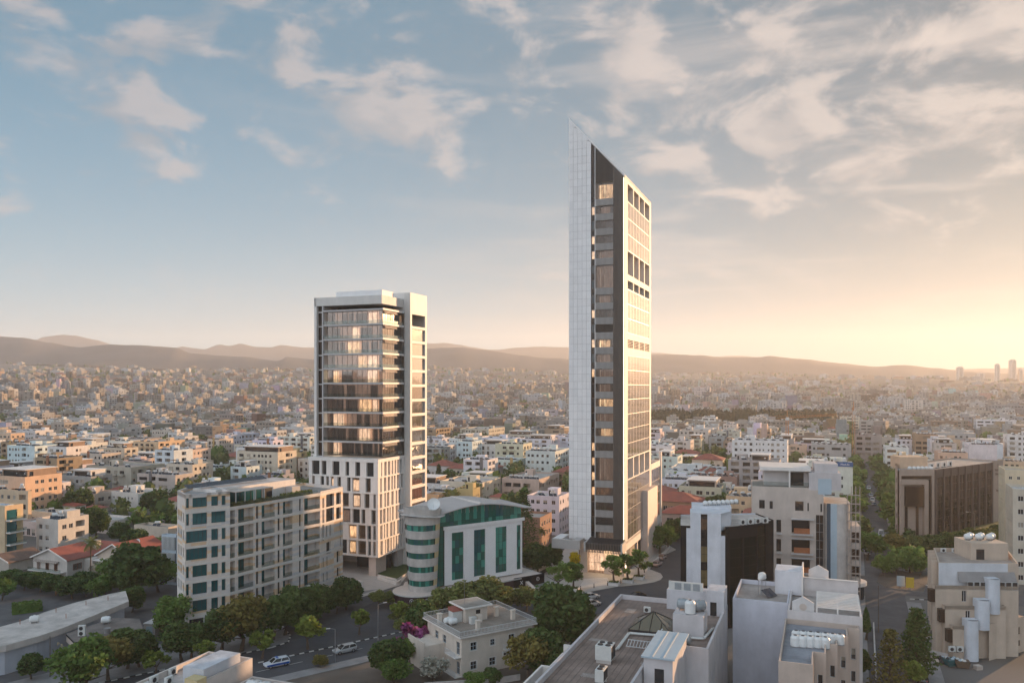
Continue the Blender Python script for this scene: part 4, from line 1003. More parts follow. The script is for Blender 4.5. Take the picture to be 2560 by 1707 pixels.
def drum_tank(P, z, rz, label, group, mat='tank_white', r=.62, L=1.7, axis='x'):
    def mk():
        q = MB(); h = L/2
        if axis == 'x': q.lathe([(0, -h), (r*.7, -h+.03), (r, -h+.25), (r, h-.25), (r*.7, h-.03), (0, h)], mat, 14, 0, r+.15, 'x')
        else: q.lathe([(0, .12), (r, .12), (r, L*.8), (r*.75, L*.95), (r*.35, L), (0, L)], mat, 14)
        a = q.mesh('drum'); q = MB()
        if axis == 'x':
            for x in (-h*.5, h*.5): q.box(x-.08, -r*.7, 0, x+.08, r*.7, .3, 'grey_metal')
            q.lathe([(0, 2*r+.12), (.2, 2*r+.13), (.2, 2*r+.22), (0, 2*r+.22)], mat, 10)
        else: q.box(-r*.9, -r*.9, 0, r*.9, r*.9, .12, 'grey_metal'); q.lathe([(0, L), (.24, L), (.24, L+.06), (0, L+.06)], 'dark_metal', 10)
        return a, q.mesh('cradle')
    a, c = cached(('drum', mat, r, L, axis), mk); T = thing('water_tank', label, 'water tank', (P[0], P[1], z), rz, group)
    put('drum', a, T); put('cradle', c, T)
# ------------------------------------------------------------------ general town building
PAL = {'white': (.72, .70, .68), 'bluish white': (.66, .69, .73), 'cream': (.66, .58, .47), 'beige': (.56, .48, .41), 'peach': (.66, .47, .33), 'grey': (.40, .385, .375), 'ochre': (.62, .44, .24), 'lavender white': (.66, .63, .68), 'sand': (.60, .52, .44), 'brown': (.36, .25, .18), 'concrete': (.34, .31, .29), 'pale pink': (.66, .56, .52)}
LAND = [('the pointed tower', 1500), ('the glazed tower block', 880), ('the green glass office', 1180), ('the striped apartment block', 640), ('the black office', 1830), ('the brown glass office', 2400), ('the red roofed villa', 200), ('the orange balconies', 2050)]
NWORD = ['', 'one', 'two', 'three', 'four', 'five', 'six', 'seven', 'eight', 'nine', 'ten', 'eleven', 'twelve']
def bay_ops(ln, floors, fh, z0, R, kinds, margin=.9):
    """openings for one face: the same bays on every floor, with a few exceptions"""
    bays = []; s = margin+R.uniform(0, .5)
    while s < ln-margin-.8:
        k = R.choice(kinds); w = {'w': 1.3, 'n': .75, 'd': 1.5, 'b': 3.2, 'l': 3.4, 'r': 4.5}[k]; w *= R.uniform(.9, 1.12)
        if s+w > ln-margin: break
        bays.append((k, s, s+w)); s += w+R.uniform(.7, 1.9)
    ops = []; bal = []
    for f in range(floors):
        z = z0+fh*f
        for k, a, b in bays:
            if R.random() < .05: continue
            if k == 'w': ops.append((a, b, z+.95, z+2.3, 0, 'w'))
            elif k == 'n': ops.append((a, b, z+1.3, z+2.2, 0, 'w'))
            elif k == 'd': ops.append((a, b, z+.1, z+2.35, 0, 'w')); 
            elif k == 'b': ops.append((a+.3, b-.3, z+.12, z+2.4, 0, 'w')); bal.append((a, b, z))
            elif k == 'l': ops.append((a, b, z+.95, z+2.75, 1.3, 'l'))
            elif k == 'r': ops.append((a, b, z+1.0, z+2.4, 0, 'w'))
    return ops, bal
def balcony_mesh(w, R):
    st = R.choice((0, 0, 1)); w = round(w*2)/2
    def mk():
        q = MB(); d = 1.25; q.box(-w/2, -d, -.16, w/2, 0, 0, 'stucco')
        if st == 0:
            q.box(-w/2, -d, 0, w/2, -d+.1, .95, 'stucco'); q.box(-w/2, -d+.1, 0, -w/2+.1, 0, .95, 'stucco'); q.box(w/2-.1, -d+.1, 0, w/2, 0, .95, 'stucco')
        else:
            railing(q, (-w/2, -d+.04), (w/2, -d+.04), 0, 1.0, 'grey_metal', .3)
        return q.mesh('balcony')
    return cached(('balc', w, st), mk)
NB = [0]
def apartment(xl, xc, xr, yt, h, cname, kinds='wwb', kinds2=None, seed=0, red=False, tanks=None, pent=True, near=None, label=None, g=None, col=None, fh=None, roofcol=None, extra=None, D=None):
    R = random.Random(seed*131+int(xl*3)+int(yt)); g = GA if g is None else g
    NB[0] += 1
    D = D or (EYE-h)*F/(yt-HY); P = ray(xc, D); u = Vector((cos(g), -sin(g), 0)); v = Vector((sin(g), cos(g), 0))
    w = max(4.0, run_to(P, -u, xl)); d = run_to(P, v, xr) if xr > xc+2 else R.uniform(10, 15)
    if d <= 0 or d > 40: d = R.uniform(11, 16)
    base = gz(P.x, P.y)-(0.3 if D > 560 else 0)
    zr = h; 
    if base > 0.5: zr = h            # h is the absolute roof level of far blocks
    c = col or tuple(min(.85, x*R.uniform(.92, 1.06)) for x in PAL[cname])
    near = (D < 335) if near is None else near
    H = zr-base; floors = max(1, int(H/3.1)); fh = (H-.8)/floors if not fh else fh; floors = max(1, int((H-.5)/fh))
    z0 = H-.8-floors*fh if H-.8-floors*fh > .3 else .1
    lm = min(LAND, key=lambda t: abs(t[1]-(xl+xr)/2))[0]
    feat = 'red tiled roof' if red else ('stacked balconies' if 'b' in kinds or (kinds2 and 'b' in kinds2) else 'deep loggias' if 'l' in kinds else 'window bands' if 'r' in kinds else 'small windows')
    kind = 'house' if floors <= 2 else 'apartment block' if 'r' not in kinds else 'office block'
    dist = 'close behind' if D < 420 else 'beyond' if D < 700 else 'far beyond'
    T = thing(kind.replace(' ', '_'), label or '%s %s storey %s with %s %s %s' % (cname, NWORD[min(12, floors)], kind, feat, dist, lm), kind, (P.x, P.y, base), -g, 'houses and blocks of the town')
    FOOT.append((P.x-u.x*w/2+v.x*d/2, P.y-u.y*w/2+v.y*d/2, max(w, d)*.5+1.5))
    faces = [((-w, 0), (0, 0), kinds), ((0, 0), (0, d), kinds2 or kinds), ((0, d), (-w, d), ''), ((-w, d), (-w, 0), kinds2 or kinds)]
    wb = MB(); bb = MB()
    for i, (A, B, ks) in enumerate(faces):
        ln = w if i % 2 == 0 else d
        ops, bal = bay_ops(ln, floors, fh, z0, R, ks) if ks else ([], [])
        wops = []
        for o in ops:
            if o[5] == 'l': wops.append((*o[:4], 1.3, 'curtain' if R.random() < .5 else 'glass_dark'))
            else: wops.append((*o[:4], .14 if near else .10, 'none' if near else ('glass_dark' if R.random() < .8 else 'curtain')))
        wb.wall(A, B, 0, H, wops, 'stucco')
        if near: set_windows(T, A, B, [(*o[:4], .12) for o in ops if o[5] == 'w'], depth=.12, rnd=R, cols=2)
        dv = (Vector(B)-Vector(A)).normalized(); a = atan2(dv.y, dv.x)
        for (s, e, z) in bal:
            q = Vector(A)+dv*(s+e)/2; me = balcony_mesh(e-s, R)
            if near: put('balcony', me, T, (q.x, q.y, z+.1), a, c)
            else:
                n_ = Vector((dv.y, -dv.x)); ww = (e-s)/2; p = [q-dv*ww, q-dv*ww+n_*1.2, q+dv*ww+n_*1.2, q+dv*ww]
                bb.prism([(x.x, x.y) for x in p], z, z+.95, 'stucco', 'flat_roof', True)
    wb.build('wall', T, c)
    if bb.f: bb.build('balcony_front', T, c, kind='stuff')
    if red:
        q = MB(); e = .5; r = min(w, d)*.5; rh = r*.42; A = [(-w-e, -e), (e, -e), (e, d+e), (-w-e, d+e)]
        if w > d: m0, m1 = (-w+d/2, d/2), (-d/2, d/2)
        else: m0, m1 = (-w/2, w/2), (-w/2, d-w/2)
        zz = H+.02; f3 = lambda p, z: (p[0], p[1], z)
        if w > d:
            q.quad(f3(A[0], zz), f3(A[1], zz), f3(m1, zz+rh), f3(m0, zz+rh), 'red_tile'); q.quad(f3(A[2], zz), f3(A[3], zz), f3(m0, zz+rh), f3(m1, zz+rh), 'red_tile')
            q.face([f3(A[1], zz), f3(A[2], zz), f3(m1, zz+rh)], 'red_tile'); q.face([f3(A[3], zz), f3(A[0], zz), f3(m0, zz+rh)], 'red_tile')
        else:
            q.quad(f3(A[1], zz), f3(A[2], zz), f3(m1, zz+rh), f3(m0, zz+rh), 'red_tile'); q.quad(f3(A[3], zz), f3(A[0], zz), f3(m0, zz+rh), f3(m1, zz+rh), 'red_tile')
            q.face([f3(A[0], zz), f3(A[1], zz), f3(m0, zz+rh)], 'red_tile'); q.face([f3(A[2], zz), f3(A[3], zz), f3(m1, zz+rh)], 'red_tile')
        q.face([f3(p, zz-.05) for p in A[::-1]], 'soffit'); q.build('roof', T)
    else:
        rc = roofcol or R.choice(((.46, .43, .40), (.55, .52, .49), (.38, .34, .31), (.60, .58, .56)))
        flat_roof(T, [(-w+.02, .02), (-.02, .02), (-.02, d-.02), (-w+.02, d-.02)], H-.72, rc, .74, .2, c)
        if pent and w > 6 and d > 6 and floors > 1:
            q = MB(); pw, pd = min(w*.45, R.uniform(3, 5)), min(d*.45, R.uniform(3, 4.5)); px_, py_ = -w+R.uniform(.8, w-pw-.8), R.uniform(max(.8, d*.3), d-pd-.5)
            q.box(px_, py_, H-.72, px_+pw, py_+pd, H+1.9, 'stucco'); q.box(px_+.4, py_-.02, H-.7, px_+1.2, py_, H+1.2, 'glass_dark'); q.build('stair_house', T, c)
        n = tanks if tanks is not None else (R.choice((2, 3, 4, 6)) if floors > 1 else 1)
        M = Matrix.Translation((P.x, P.y, 0)) @ Matrix.Rotation(-g, 4, 'Z')
        for i in range(n):
            lx = -w+1.4+(w-2.6)*(i+.5)/max(1, n); ly = R.uniform(2.2, max(2.4, min(d-1.5, 5)))
            q = M @ Vector((lx, ly, 0)); heater(q, base+H-.72, -g+R.choice((0.5, .8, 1.0)), 'the %s %s %s %s' % (cname, kind.split()[0]+' block' if ' ' in kind else kind, dist, lm), D < 470)
    if seed >= 300 and not red and floors > 1:
        k = R.random()
        if k < .4 and w > 9:       # set-back top storey
            q = MB(); a, e = R.uniform(.05, .3)*w, R.uniform(.55, .9)*w; y0, zt = R.uniform(1.8, 3.5), H+2.3; c2 = R.choice((c, PAL['white'], PAL['grey'], PAL['brown']))
            q.wall((-e, y0), (-a, y0), H-.72, zt, [(.5, e-a-.5, H-.3, H+1.7, .25, 'glass_dark')] if e-a > 2 else [], 'stucco'); q.wall((-a, y0), (-a, d-.8), H-.72, zt, [(.8, 2.4, H-.5, H+1.6, .2, 'glass_dark')], 'stucco'); q.wall((-e, d-.8), (-e, y0), H-.72, zt, [], 'stucco'); q.wall((-a, d-.8), (-e, d-.8), H-.72, zt, [], 'stucco'); q.build('top_storey', T, c2)
            q = MB(); q.box(-e-.4, y0-1.2, zt, -a+.4, d-.4, zt+.2, 'slab_white'); q.build('top_roof', T)
        elif k < .65:              # coloured stair strip
            q = MB(); x0 = -R.uniform(.25, .7)*w; q.box(x0, -.35, 0, x0+1.5, -.01, H+1.2, 'stucco'); q.build('stair_strip', T, R.choice(((.30, .14, .08), (.16, .16, .17), (.42, .40, .38), (.50, .33, .14))))
        if R.random() < .3 and w > 8:
            q = MB(); x0, y0 = -w+.8, .6
            for i in range(8): q.box(x0+.45*i, y0, H+1.5, x0+.45*i+.1, y0+3, H+1.62, 'bark')
            for i in (0, 3.2):
                for j in (0, 2.85): q.box(x0+i, y0+j, H-.7, x0+i+.12, y0+j+.12, H+1.5, 'bark')
            q.build('roof_pergola', T)
    if extra: extra(T, w, d, H, R)
    return T, P, w, d, H
def slats_brown(T, w, d, H, R):
    q = MB(); q.box(0.0, .5, .2, .12, d-.6, H*.56, 'wood_orange'); q.build('cladding', T)
MID = [
 (-40, 70, 79, 1228, 14, 'peach', 'wl', 'w'), (72, 97, 177, 1213, 10, 'white', 'w', 'ld'), (27, 96, 174, 1187, 11, 'sand', 'wn', 'wwb'),
 (216, 328, 412, 1168, 11.5, 'beige', 'wbl', 'wl'), (278, 345, 412, 1232, 7.5, 'white', 'n', 'wd'), (74, 150, 188, 1282, 4.6, 'white', 'w', 'ld'), (45, 150, 208, 1310, 4.8, 'sand', 'd', 'dl'), (160, 290, 340, 1300, 4.8, 'white', 'w', 'd'), (335, 420, 452, 1318, 6, 'sand', 'wn', 'w'),
 (28, 88, 134, 1076, 13, 'white', 'wn', 'bl'), (118, 140, 188, 1048, 17, 'bluish white', 'n', 'wl'), (137, 206, 276, 1086, 12, 'bluish white', 'w', 'wr'), (70, 150, 204, 1120, 10, 'white', 'w', 'rb'), (268, 330, 364, 1130, 9, 'bluish white', 'wl', 'wl'), (334, 396, 462, 1104, 14, 'peach', 'bl', 'lbw'), (296, 340, 382, 1066, 13, 'sand', 'w', 'wl'), (332, 352, 396, 1012, 22, 'cream', 'w', 'wb'),
 (455, 500, 514, 1108, 11, 'pale pink', 'l', 'w'), (537, 577, 648, 1087, 14, 'bluish white', 'wd', 'wl'), (590, 650, 711, 1120, 15, 'white', 'lr', 'wd'), (508, 545, 632, 1168, 8, 'white', 'w', 'w'), (470, 515, 534, 1152, 8, 'sand', 'w', 'd'), (513, 548, 566, 1046, 14, 'grey', 'rl', 'b'), (622, 665, 702, 1036, 15, 'white', 'wn', 'w'), (497, 520, 565, 1019, 18, 'beige', 'w', 'bl'), (440, 470, 482, 1022, 17, 'sand', 'w', 'w'), (712, 752, 772, 1130, 10, 'ochre', 'w', 'l'), (655, 700, 735, 1075, 11, 'white', 'w', 'wb'), (420, 452, 490, 1048, 13, 'white', 'w', 'l'), (380, 430, 452, 1075, 12, 'sand', 'w', 'w'),
 (1238, 1308, 1330, 1110, 17, 'cream', 'wdb', 'b'), (1314, 1388, 1424, 1128, 15, 'bluish white', 'w', 'bl'), (1150, 1222, 1262, 1072, 14, 'beige', 'wl', 'w'), (1042, 1090, 1126, 1072, 16, 'brown', 'l', 'lb'), (1100, 1206, 1252, 1206, 9, 'cream', 'w', 'lw'), (1255, 1347, 1398, 1198, 9, 'beige', 'l', 'wl'), (1318, 1398, 1425, 1241, 13, 'lavender white', 'rw', 'w'), (1318, 1395, 1412, 1025, 19, 'grey', 'rl', 'n'), (1143, 1180, 1202, 1036, 16, 'beige', 'wl', 'w'), (1160, 1180, 1194, 1003, 24, 'cream', 'w', 'w'), (1372, 1405, 1424, 1068, 14, 'white', 'w', 'l'), (1096, 1130, 1150, 1040, 16, 'concrete', 'r', 'l'), (1066, 1096, 1116, 1236, 8.5, 'ochre', 'n', 'n'), (1140, 1182, 1200, 1222, 9, 'ochre', '', 'n'), (1285, 1320, 1345, 1080, 13, 'sand', 'w', 'wl'),
 (1652, 1728, 1746, 1200, 11, 'bluish white', 'w', 'b'), (1662, 1755, 1780, 1178, 10, 'white', 'w', 'l'), (1643, 1726, 1753, 1101, 14, 'pale pink', 'wl', 'w'), (1830, 1968, 1980, 1102, 22, 'white', 'wn', 'w'), (1755, 1790, 1812, 1043, 18, 'white', 'r', 'b'), (1808, 1842, 1856, 1060, 16, 'pale pink', 'wb', 'b'), (1875, 1912, 1920, 1042, 19, 'cream', 'n', 'n'), (1668, 1716, 1742, 1056, 15, 'beige', 'w', 'n'), (1978, 2022, 2030, 1078, 14, 'cream', 'bw', 'b'), (2028, 2128, 2132, 1112, 15, 'grey', 'rw', 'w'),
 (2137, 2205, 2212, 1088, 18, 'concrete', 'l', 'l'), (2213, 2272, 2276, 1118, 17, 'white', 'r', 'r'), (2285, 2345, 2350, 1086, 18, 'brown', 'l', 'w'), (2325, 2366, 2370, 1100, 17, 'white', 'rw', 'w'), (2345, 2420, 2424, 1132, 15, 'peach', 'wn', 'w'), (2422, 2493, 2496, 1112, 18, 'white', '', 'n'), (2518, 2600, 2604, 1088, 22, 'white', 'wb', 'w'), (2237, 2320, 2324, 1143, 14.5, 'peach', 'wl', 'w'), (2262, 2308, 2312, 1000, 30, 'pale pink', 'wb', 'w'), (2222, 2258, 2262, 992, 32, 'grey', 'n', 'n'), (2100, 2150, 2154, 1042, 16, 'cream', 'r', 'w'), (2150, 2235, 2238, 1052, 15, 'grey', 'r', 'w'), (2440, 2540, 2544, 1050, 18, 'white', 'r', 'w'), (2312, 2345, 2350, 1035, 16, 'white', 'w', 'n'), (2380, 2425, 2430, 1010, 24, 'white', 'wb', 'w'), (1735, 1775, 1777, 968, 48, 'pale pink', 'wb', 'w'), (1605, 1645, 1650, 958, 50, 'grey', 'n', 'n'),
]
for i, m in enumerate(MID):
    kw = {}
    if m[0] == 590: kw['extra'] = slats_brown
    if m[0] in (1066, 1140): kw['tanks'] = 0
    if m[3] < HY+8: kw['D'] = 1500
    apartment(*m[:6], kinds=m[6], kinds2=m[7], seed=i, **kw)
for i, (a, b, c, y, h) in enumerate(((1060, 1112, 1122, 1198, 6), (1118, 1170, 1190, 1172, 6.5), (1066, 1125, 1150, 1165, 6), (1730, 1806, 1826, 1150, 9), (1722, 1770, 1790, 1188, 8), (1224, 1262, 1274, 1243, 6), (150, 190, 215, 1265, 5), (215, 250, 270, 1270, 5), (520, 560, 600, 1096, 8), (1235, 1262, 1290, 1050, 9), (2070, 2092, 2096, 1072, 9), (30, 60, 120, 1130, 7))):
    apartment(a, b, c, y, h, 'cream' if i % 2 else 'white', 'w', 'w', seed=90+i, red=True)
# ------------------------------------------------------------------ single buildings near the camera
class Site:
    def __init__(s, name, label, cat, P, rz, taken=None):
        s.P = Vector((P[0], P[1], 0)); s.rz = rz; s.T = thing(name, label, cat, s.P, rz); s.c, s.s = cos(rz), sin(rz)
        if taken: FOOT.append((P[0]+taken[0], P[1]+taken[1], taken[2]))
    def l(s, p): x, y = p[0]-s.P.x, p[1]-s.P.y; return (x*s.c+y*s.s, -x*s.s+y*s.c)
    def w(s, x, y, z=0): return Vector((s.P.x+x*s.c-y*s.s, s.P.y+x*s.s+y*s.c, z))
    def x(s, px, y=0):           # local x on the line y seen at column px
        A = s.w(0, y); return run_to(A, Vector((s.c, s.s, 0)), px)
    def y(s, px, x=0): A = s.w(x, 0); return run_to(A, Vector((-s.s, s.c, 0)), px)
def poly_walls(T, poly, z0, z1, ops, col, mat='stucco', name='wall'):
    b = MB()
    for i in range(len(poly)): b.wall(poly[i], poly[(i+1) % len(poly)], z0, z1, ops.get(i, []), mat)
    return b.build(name, T, col)
# beige villa with roof railings
def villa():
    d = az(radians(57.5)); S_ = Site('villa', 'two storey pale beige villa with railed flat roof, chimneys and a roof house', 'house', (-8.65, 136.7), atan2(d.y, d.x), (5, 9, 12)); T = S_.T
    c = (.72, .62, .53); C = lambda v: 1020+v/4.704; L, Dp, H = 14.6, 13.0, 6.9
    up, lw = (4.3, 5.7), (1.0, 2.4); X = lambda a: S_.x(C(a))
    fr = [(X(735), X(808), *up), (X(968), X(1022), 4.5, 5.6), (X(1182), X(1253), 3.6, 5.8), (X(1366), X(1410), 3.6, 5.9), (X(735), X(808), *lw), (X(957), X(1030), *lw), (X(1184), X(1256), .3, 2.5)]
    lf = [(Dp-1.9, Dp-.7, 3.6, 5.8), (Dp-1.9, Dp-.7, .2, 2.4), (3, 4.3, *up), (6, 7.3, *up), (3, 4.3, *lw)]
    poly = [(0, 0), (L, 0), (L, Dp), (0, Dp)]
    f2 = [(*o, .16, 'none') for o in fr]; l2 = [(*o, .16, 'none') for o in lf]; r2 = [(2, 3.2, *up, .16, 'none'), (6, 7.2, *up, .16, 'none')]
    poly_walls(T, poly, 0, H, {0: f2, 3: l2, 1: r2}, c); set_windows(T, (0, 0), (L, 0), f2, 'glass_dark', 'pale_blue', .14, 2, 2, 0); set_windows(T, (0, Dp), (0, 0), l2, 'glass_dark', 'pale_blue', .14, 2, 2, 0); set_windows(T, (L, 0), (L, Dp), r2, 'glass_dark', 'pale_blue', .14)
    for o in fr:    # white surrounds
        q = MB(); t = .12
        q.box(o[0]-t, -.04, o[2]-t, o[1]+t, -.005, o[2], 'slab_white'); q.box(o[0]-t, -.04, o[3], o[1]+t, -.005, o[3]+t, 'slab_white'); q.box(o[0]-t, -.04, o[2], o[0], -.005, o[3], 'slab_white'); q.box(o[1], -.04, o[2], o[1]+t, -.005, o[3], 'slab_white'); q.build('window_surround', T)
    q = MB(); e = .7; q.prism([(-e, -e), (L+e, -e), (L+e, Dp+e), (-e, Dp+e)], H, H+.28, 'slab_white', 'flat_roof', True); q.build('roof', T, (.30, .25, .21))
    q = MB(); pts = [(-e+.15, -e+.15), (L+e-.15, -e+.15), (L+e-.15, Dp+e-.15), (-e+.15, Dp+e-.15)]
    for i in range(4): railing(q, pts[i], pts[(i+1) % 4], H+.28, .85, 'rail_white', .28, .04)
    q.build('roof_railing', T)
    q = MB(); q.box(4.2, 6.2, H+.28, 8.8, 10.6, H+2.9, 'stucco'); q.box(6.4, 6.17, H+.3, 7.3, 6.2, H+2.3, 'glass_dark'); q.build('roof_house', T, c); q = MB(); q.box(3.5, 5.4, H+2.9, 9.5, 11.3, H+3.15, 'slab_white'); q.box(3.7, 5.6, H+3.15, 9.3, 11.1, H+3.16, 'flat_roof'); q.build('roof_house_slab', T, (.36, .32, .28))
    for x, y in ((-.1, 8.4), (3.6, 1.0), (10.8, 6.6), (12.3, 3.2)):
        q = MB(); q.box(x, y, H+.28, x+.7, y+.55, H+1.9, 'stucco'); q.box(x-.1, y-.1, H+1.9, x+.8, y+.65, H+2.05, 'stucco'); q.build('chimney', T, c)
    q = MB(); q.box(2.2, 7.2, H+.28, 4.1, 8.9, H+2.3, 'box_white'); q.hexa(((2.1, 7.1, H+2.3), (4.2, 7.1, H+2.3), (4.2, 9, H+2.3), (2.1, 9, H+2.3)), ((2.1, 7.1, H+2.4), (4.2, 7.1, H+2.4), (4.2, 9, H+2.9), (2.1, 9, H+2.9)), 'red_tile'); q.build('plant_shed', T)
    drum_tank(S_.w(1.7, 6.3), H+.28, S_.rz, 'white drum lying on the roof of the beige villa', 'tanks on the beige villa', r=.55, L=1.6); drum_tank(S_.w(1.2, 7.2), H+.28, S_.rz, 'white drum lying on the roof of the beige villa', 'tanks on the beige villa', r=.55, L=1.6)
    q = MB(); q.box(4.6, 4.7, H+.28, 5.7, 5.7, H+1.5, 'box_white'); q.build('water_box', T); q = MB(); q.box(6.0, 4.9, H+.28, 7.0, 5.8, H+1.7, 'stucco'); q.build('water_box', T, c)
    for x0, x1, z, wy in ((X(1120), X(1330), 3.45, 1.0),):
        q = MB(); q.box(x0, -wy, z-.15, x1, 0, z, 'slab_white'); railing(q, (x0, -wy+.05), (x1, -wy+.05), z, .9, 'rail_white', .18); railing(q, (x0, -wy+.05), (x0, 0), z, .9, 'rail_white', .18); q.build('balcony', T)
    for y0, y1, z in ((.2, 4.0, 3.45), (.2, 4.6, .15)):
        q = MB(); q.box(-1.2, y0, z-.15, 0, y1, z, 'slab_white'); railing(q, (-1.15, y0), (-1.15, y1), z, .9, 'rail_white', .18); q.build('balcony', T)
    q = MB(); q.box(-4.2, 6, 0, -.01, 12.6, 4.4, 'stucco'); q.box(-4.2, 6, 4.4, -4.0, 12.6, 5.0, 'stucco'); q.build('side_wing', T, c)
    ac_unit(S_.w(X(1127), -.25), 2.3, S_.rz, 'air conditioner bracketed to the front of the beige villa', 'villa air conditioner')
    dish(S_.w(9.4, 11.8), H+.4, .8, 'white round satellite dish on the roof railing of the beige villa')
    q = MB(); q.tube((5.0, 8.0, H+3.1), (5.0, 8.0, H+8.5), .035, .02, 'grey_metal', 5); q.build('mast', T)
villa()
# wide flat-roofed building with skylight
def skylight_building():
    S_ = Site('flat_roofed_building', 'white building with a wide brown flat roof, pyramid skylight and stepped terraces', 'building', (18.9, 139), -GA, (3, -18, 20)); T = S_.T; c = (.60, .56, .56); Z = 13.0
    poly = [(0, -52), (11.3, -52), (11.3, -24), (18.2, -24), (18.2, 0), (0, 0)]
    ops = {2: [(4.6, 6.1, 5.6, 7.4, .2, 'none')], 3: [(3.2, 3.9, 2, 9.5, .2, 'glass_dark'), (8, 8.7, 2, 9.5, .2, 'glass_dark')], 5: [(26+6*i, 30+6*i, 9.4, 12, .8, 'glass_dark') for i in range(4)]}
    poly_walls(T, poly, 0, Z+.75, ops, c); set_windows(T, poly[2], poly[3], ops[2], shutp=1)
    flat_roof(T, [(x+.02 if x < 5 else x-.02, y+.02 if y < -5 else y-.02) for x, y in poly], Z, (.27, .205, .175), .74, .35, c)
    q = MB(); q.box(11.5, -35, 0, 15.2, -24.02, 15.3, 'stucco'); q.box(12.9, -35.03, 6, 14.1, -35, 14.0, 'glass_dark'); q.box(12.88, -35.06, 9.0, 14.12, -35.0, 9.12, 'rail_white'); q.box(12.88, -35.06, 11.5, 14.12, -35.0, 11.62, 'rail_white'); q.box(11.2, -35.3, 15.3, 15.5, -23.8, 15.5, 'pale_blue')
    for x in (12.6, 14.0): q.box(x, -35.2, 15.5, x+.16, -24, 15.58, 'box_white')
    q.build('stair_tower', T, c)
    for i in range(13):
        x = .9+i*.83; y1 = -.5; q = MB(); q.box(x, -51.5, Z+.002, x+.07, -.5 if x < 8.4 else -5.2, Z+.03, 'seam'); q.build('roof_seam', T)
    for px_, py_, sx, sy in ((1470, 1600, 2.6, 1.2), (1560, 1530, 1.6, 2.4), (1450, 1690, 2.2, 1.4), (1600, 1660, 1.4, 1.1)):
        p = S_.l(at(px_, py_, Z)); q = MB(); q.box(p[0], p[1], Z+.004, p[0]+sx, p[1]+sy, Z+.036, 'roof_patch'); q.build('roof_patch', T)
    # skylight
    ctr = S_.l(at(1634, 1560, Z+.5)); cx, cy = ctr; a = 3.2
    q = MB(); q.box(cx-a, cy-a, Z, cx+a, cy+a, Z+.35, 'dark_metal'); sk = q.build('skylight', T)
    for i in range(4):
        t = pi/2*i; cs, sn = cos(t), sin(t); r = lambda x, y, z: (cx+x*cs-y*sn, cy+x*sn+y*cs, z)
        for k in range(4):
            e0, e1 = -1+k*.5+.02, -1+(k+1)*.5-.02; f = lambda e: max(0, 1-abs(e))
            pts = [r(e0*a, -a, Z+.36), r(e1*a, -a, Z+.36)]
            for e in (e1, e0): pts.append(r(e*a, -a+f(e)*a, Z+.36+f(e)*2.1))
            p = MB(); p.face(pts, 'skylight_glass'); p.build('pane', sk)
        p = MB(); p.bar(r(-a, -a, Z+.36), (cx, cy, Z+2.5), .1, 'dark_metal'); p.build('bar', sk)
    # tank house
    p0 = S_.l(at(1682, 1585, Z)); q = MB(); x0, y0 = p0; q.box(x0, y0, Z, x0+4.5, y0+4.2, Z+3.1, 'stucco'); q.box(x0+.2, y0+.2, Z+3.1, x0+4.3, y0+4, Z+3.11, 'flat_roof'); q.build('tank_house', T, c)
    for i, (dx, dy, m) in enumerate(((1.2, 2.6, 'tank_grey'), (2.4, 1.0, 'tank_white'), (3.5, 2.6, 'tank_grey'))): drum_tank(S_.w(x0+dx, y0+dy), Z+3.1, -GA+.4*i, '%s water drum on the tank house of the brown flat roof' % ('grey' if i != 1 else 'white ribbed'), 'drums on the tank house', m, .8, 2.0, 'x' if i != 1 else 'z')
    # roof house at the back
    q = MB(); q.box(8.7, -3.4, Z, 18.0, -.4, Z+3.2, 'stucco'); q.box(15.4, -5.0, Z, 18.15, -.38, Z+4.0, 'stucco'); q.box(16.0, -5.03, Z+.05, 17.0, -5.0, Z+2.2, 'glass_dark'); q.box(15.6, -4.8, Z+4.0, 17.95, -.6, Z+4.02, 'flat_roof'); q.build('roof_house', T, (.62, .60, .62))
    q = MB(); q.box(9.0, -3.2, Z+3.2, 14.6, -2.9, Z+4.6, 'box_white')
    for i in range(3): q.box(10.0+1.5*i, -3.25, Z+3.3, 11.1+1.5*i, -3.2, Z+4.4, 'tank_grey')
    q.build('plant_screen', T)
    # machines and pipes
    def big_ac(px, py, w, d, h):
        p = at(px, py, Z); A = thing('rooftop_chiller', 'white %s cooling unit with fans on top on the brown flat roof' % ('large four-fan' if w > 1.5 else 'slim two-fan'), 'cooling unit', (p.x, p.y, Z), -GA)
        q = MB(); q.box(-w/2, -d/2, .45, w/2, d/2, .45+h, 'box_white'); q.build('casing', A); q = MB(); q.box(w/2, -d/2+.1, .6, w/2+.03, d/2-.1, .3+h, 'dark_metal'); q.build('grille', A)
        for i in (-1, 1):
            for j in ((-1, 1) if w > 1.5 else (0,)):
                q = MB(); q.lathe([(0, .45+h+.12), (.34, .45+h+.12), (.4, .45+h), (0, .45+h)], 'dark_metal', 12, j*w*.24, i*d*.24); q.build('fan', A)
        for i in (-1, 1): q = MB(); q.box(-w*.45, i*d*.38-.15, 0, w*.45, i*d*.38+.15, .45, 'concrete'); q.build('foot', A)
    big_ac(1513, 1652, 2.2, 2.2, 1.9); big_ac(1503, 1707, 1.1, 2.0, 1.5)
    q = MB(); pts = [at(p, y, Z+.35) for p, y in ((1540, 1622), (1570, 1582), (1700, 1592), (1757, 1596), (1780, 1570))]
    for a_, b_ in zip(pts, pts[1:]):
        for o in (0, .35): la, lb = S_.l(a_), S_.l(b_); q.tube((la[0]+o*.6, la[1]+o, Z+.35), (lb[0]+o*.6, lb[1]+o, Z+.35), .13, .13, 'box_white', 6)
    q.build('pipe_run', T)
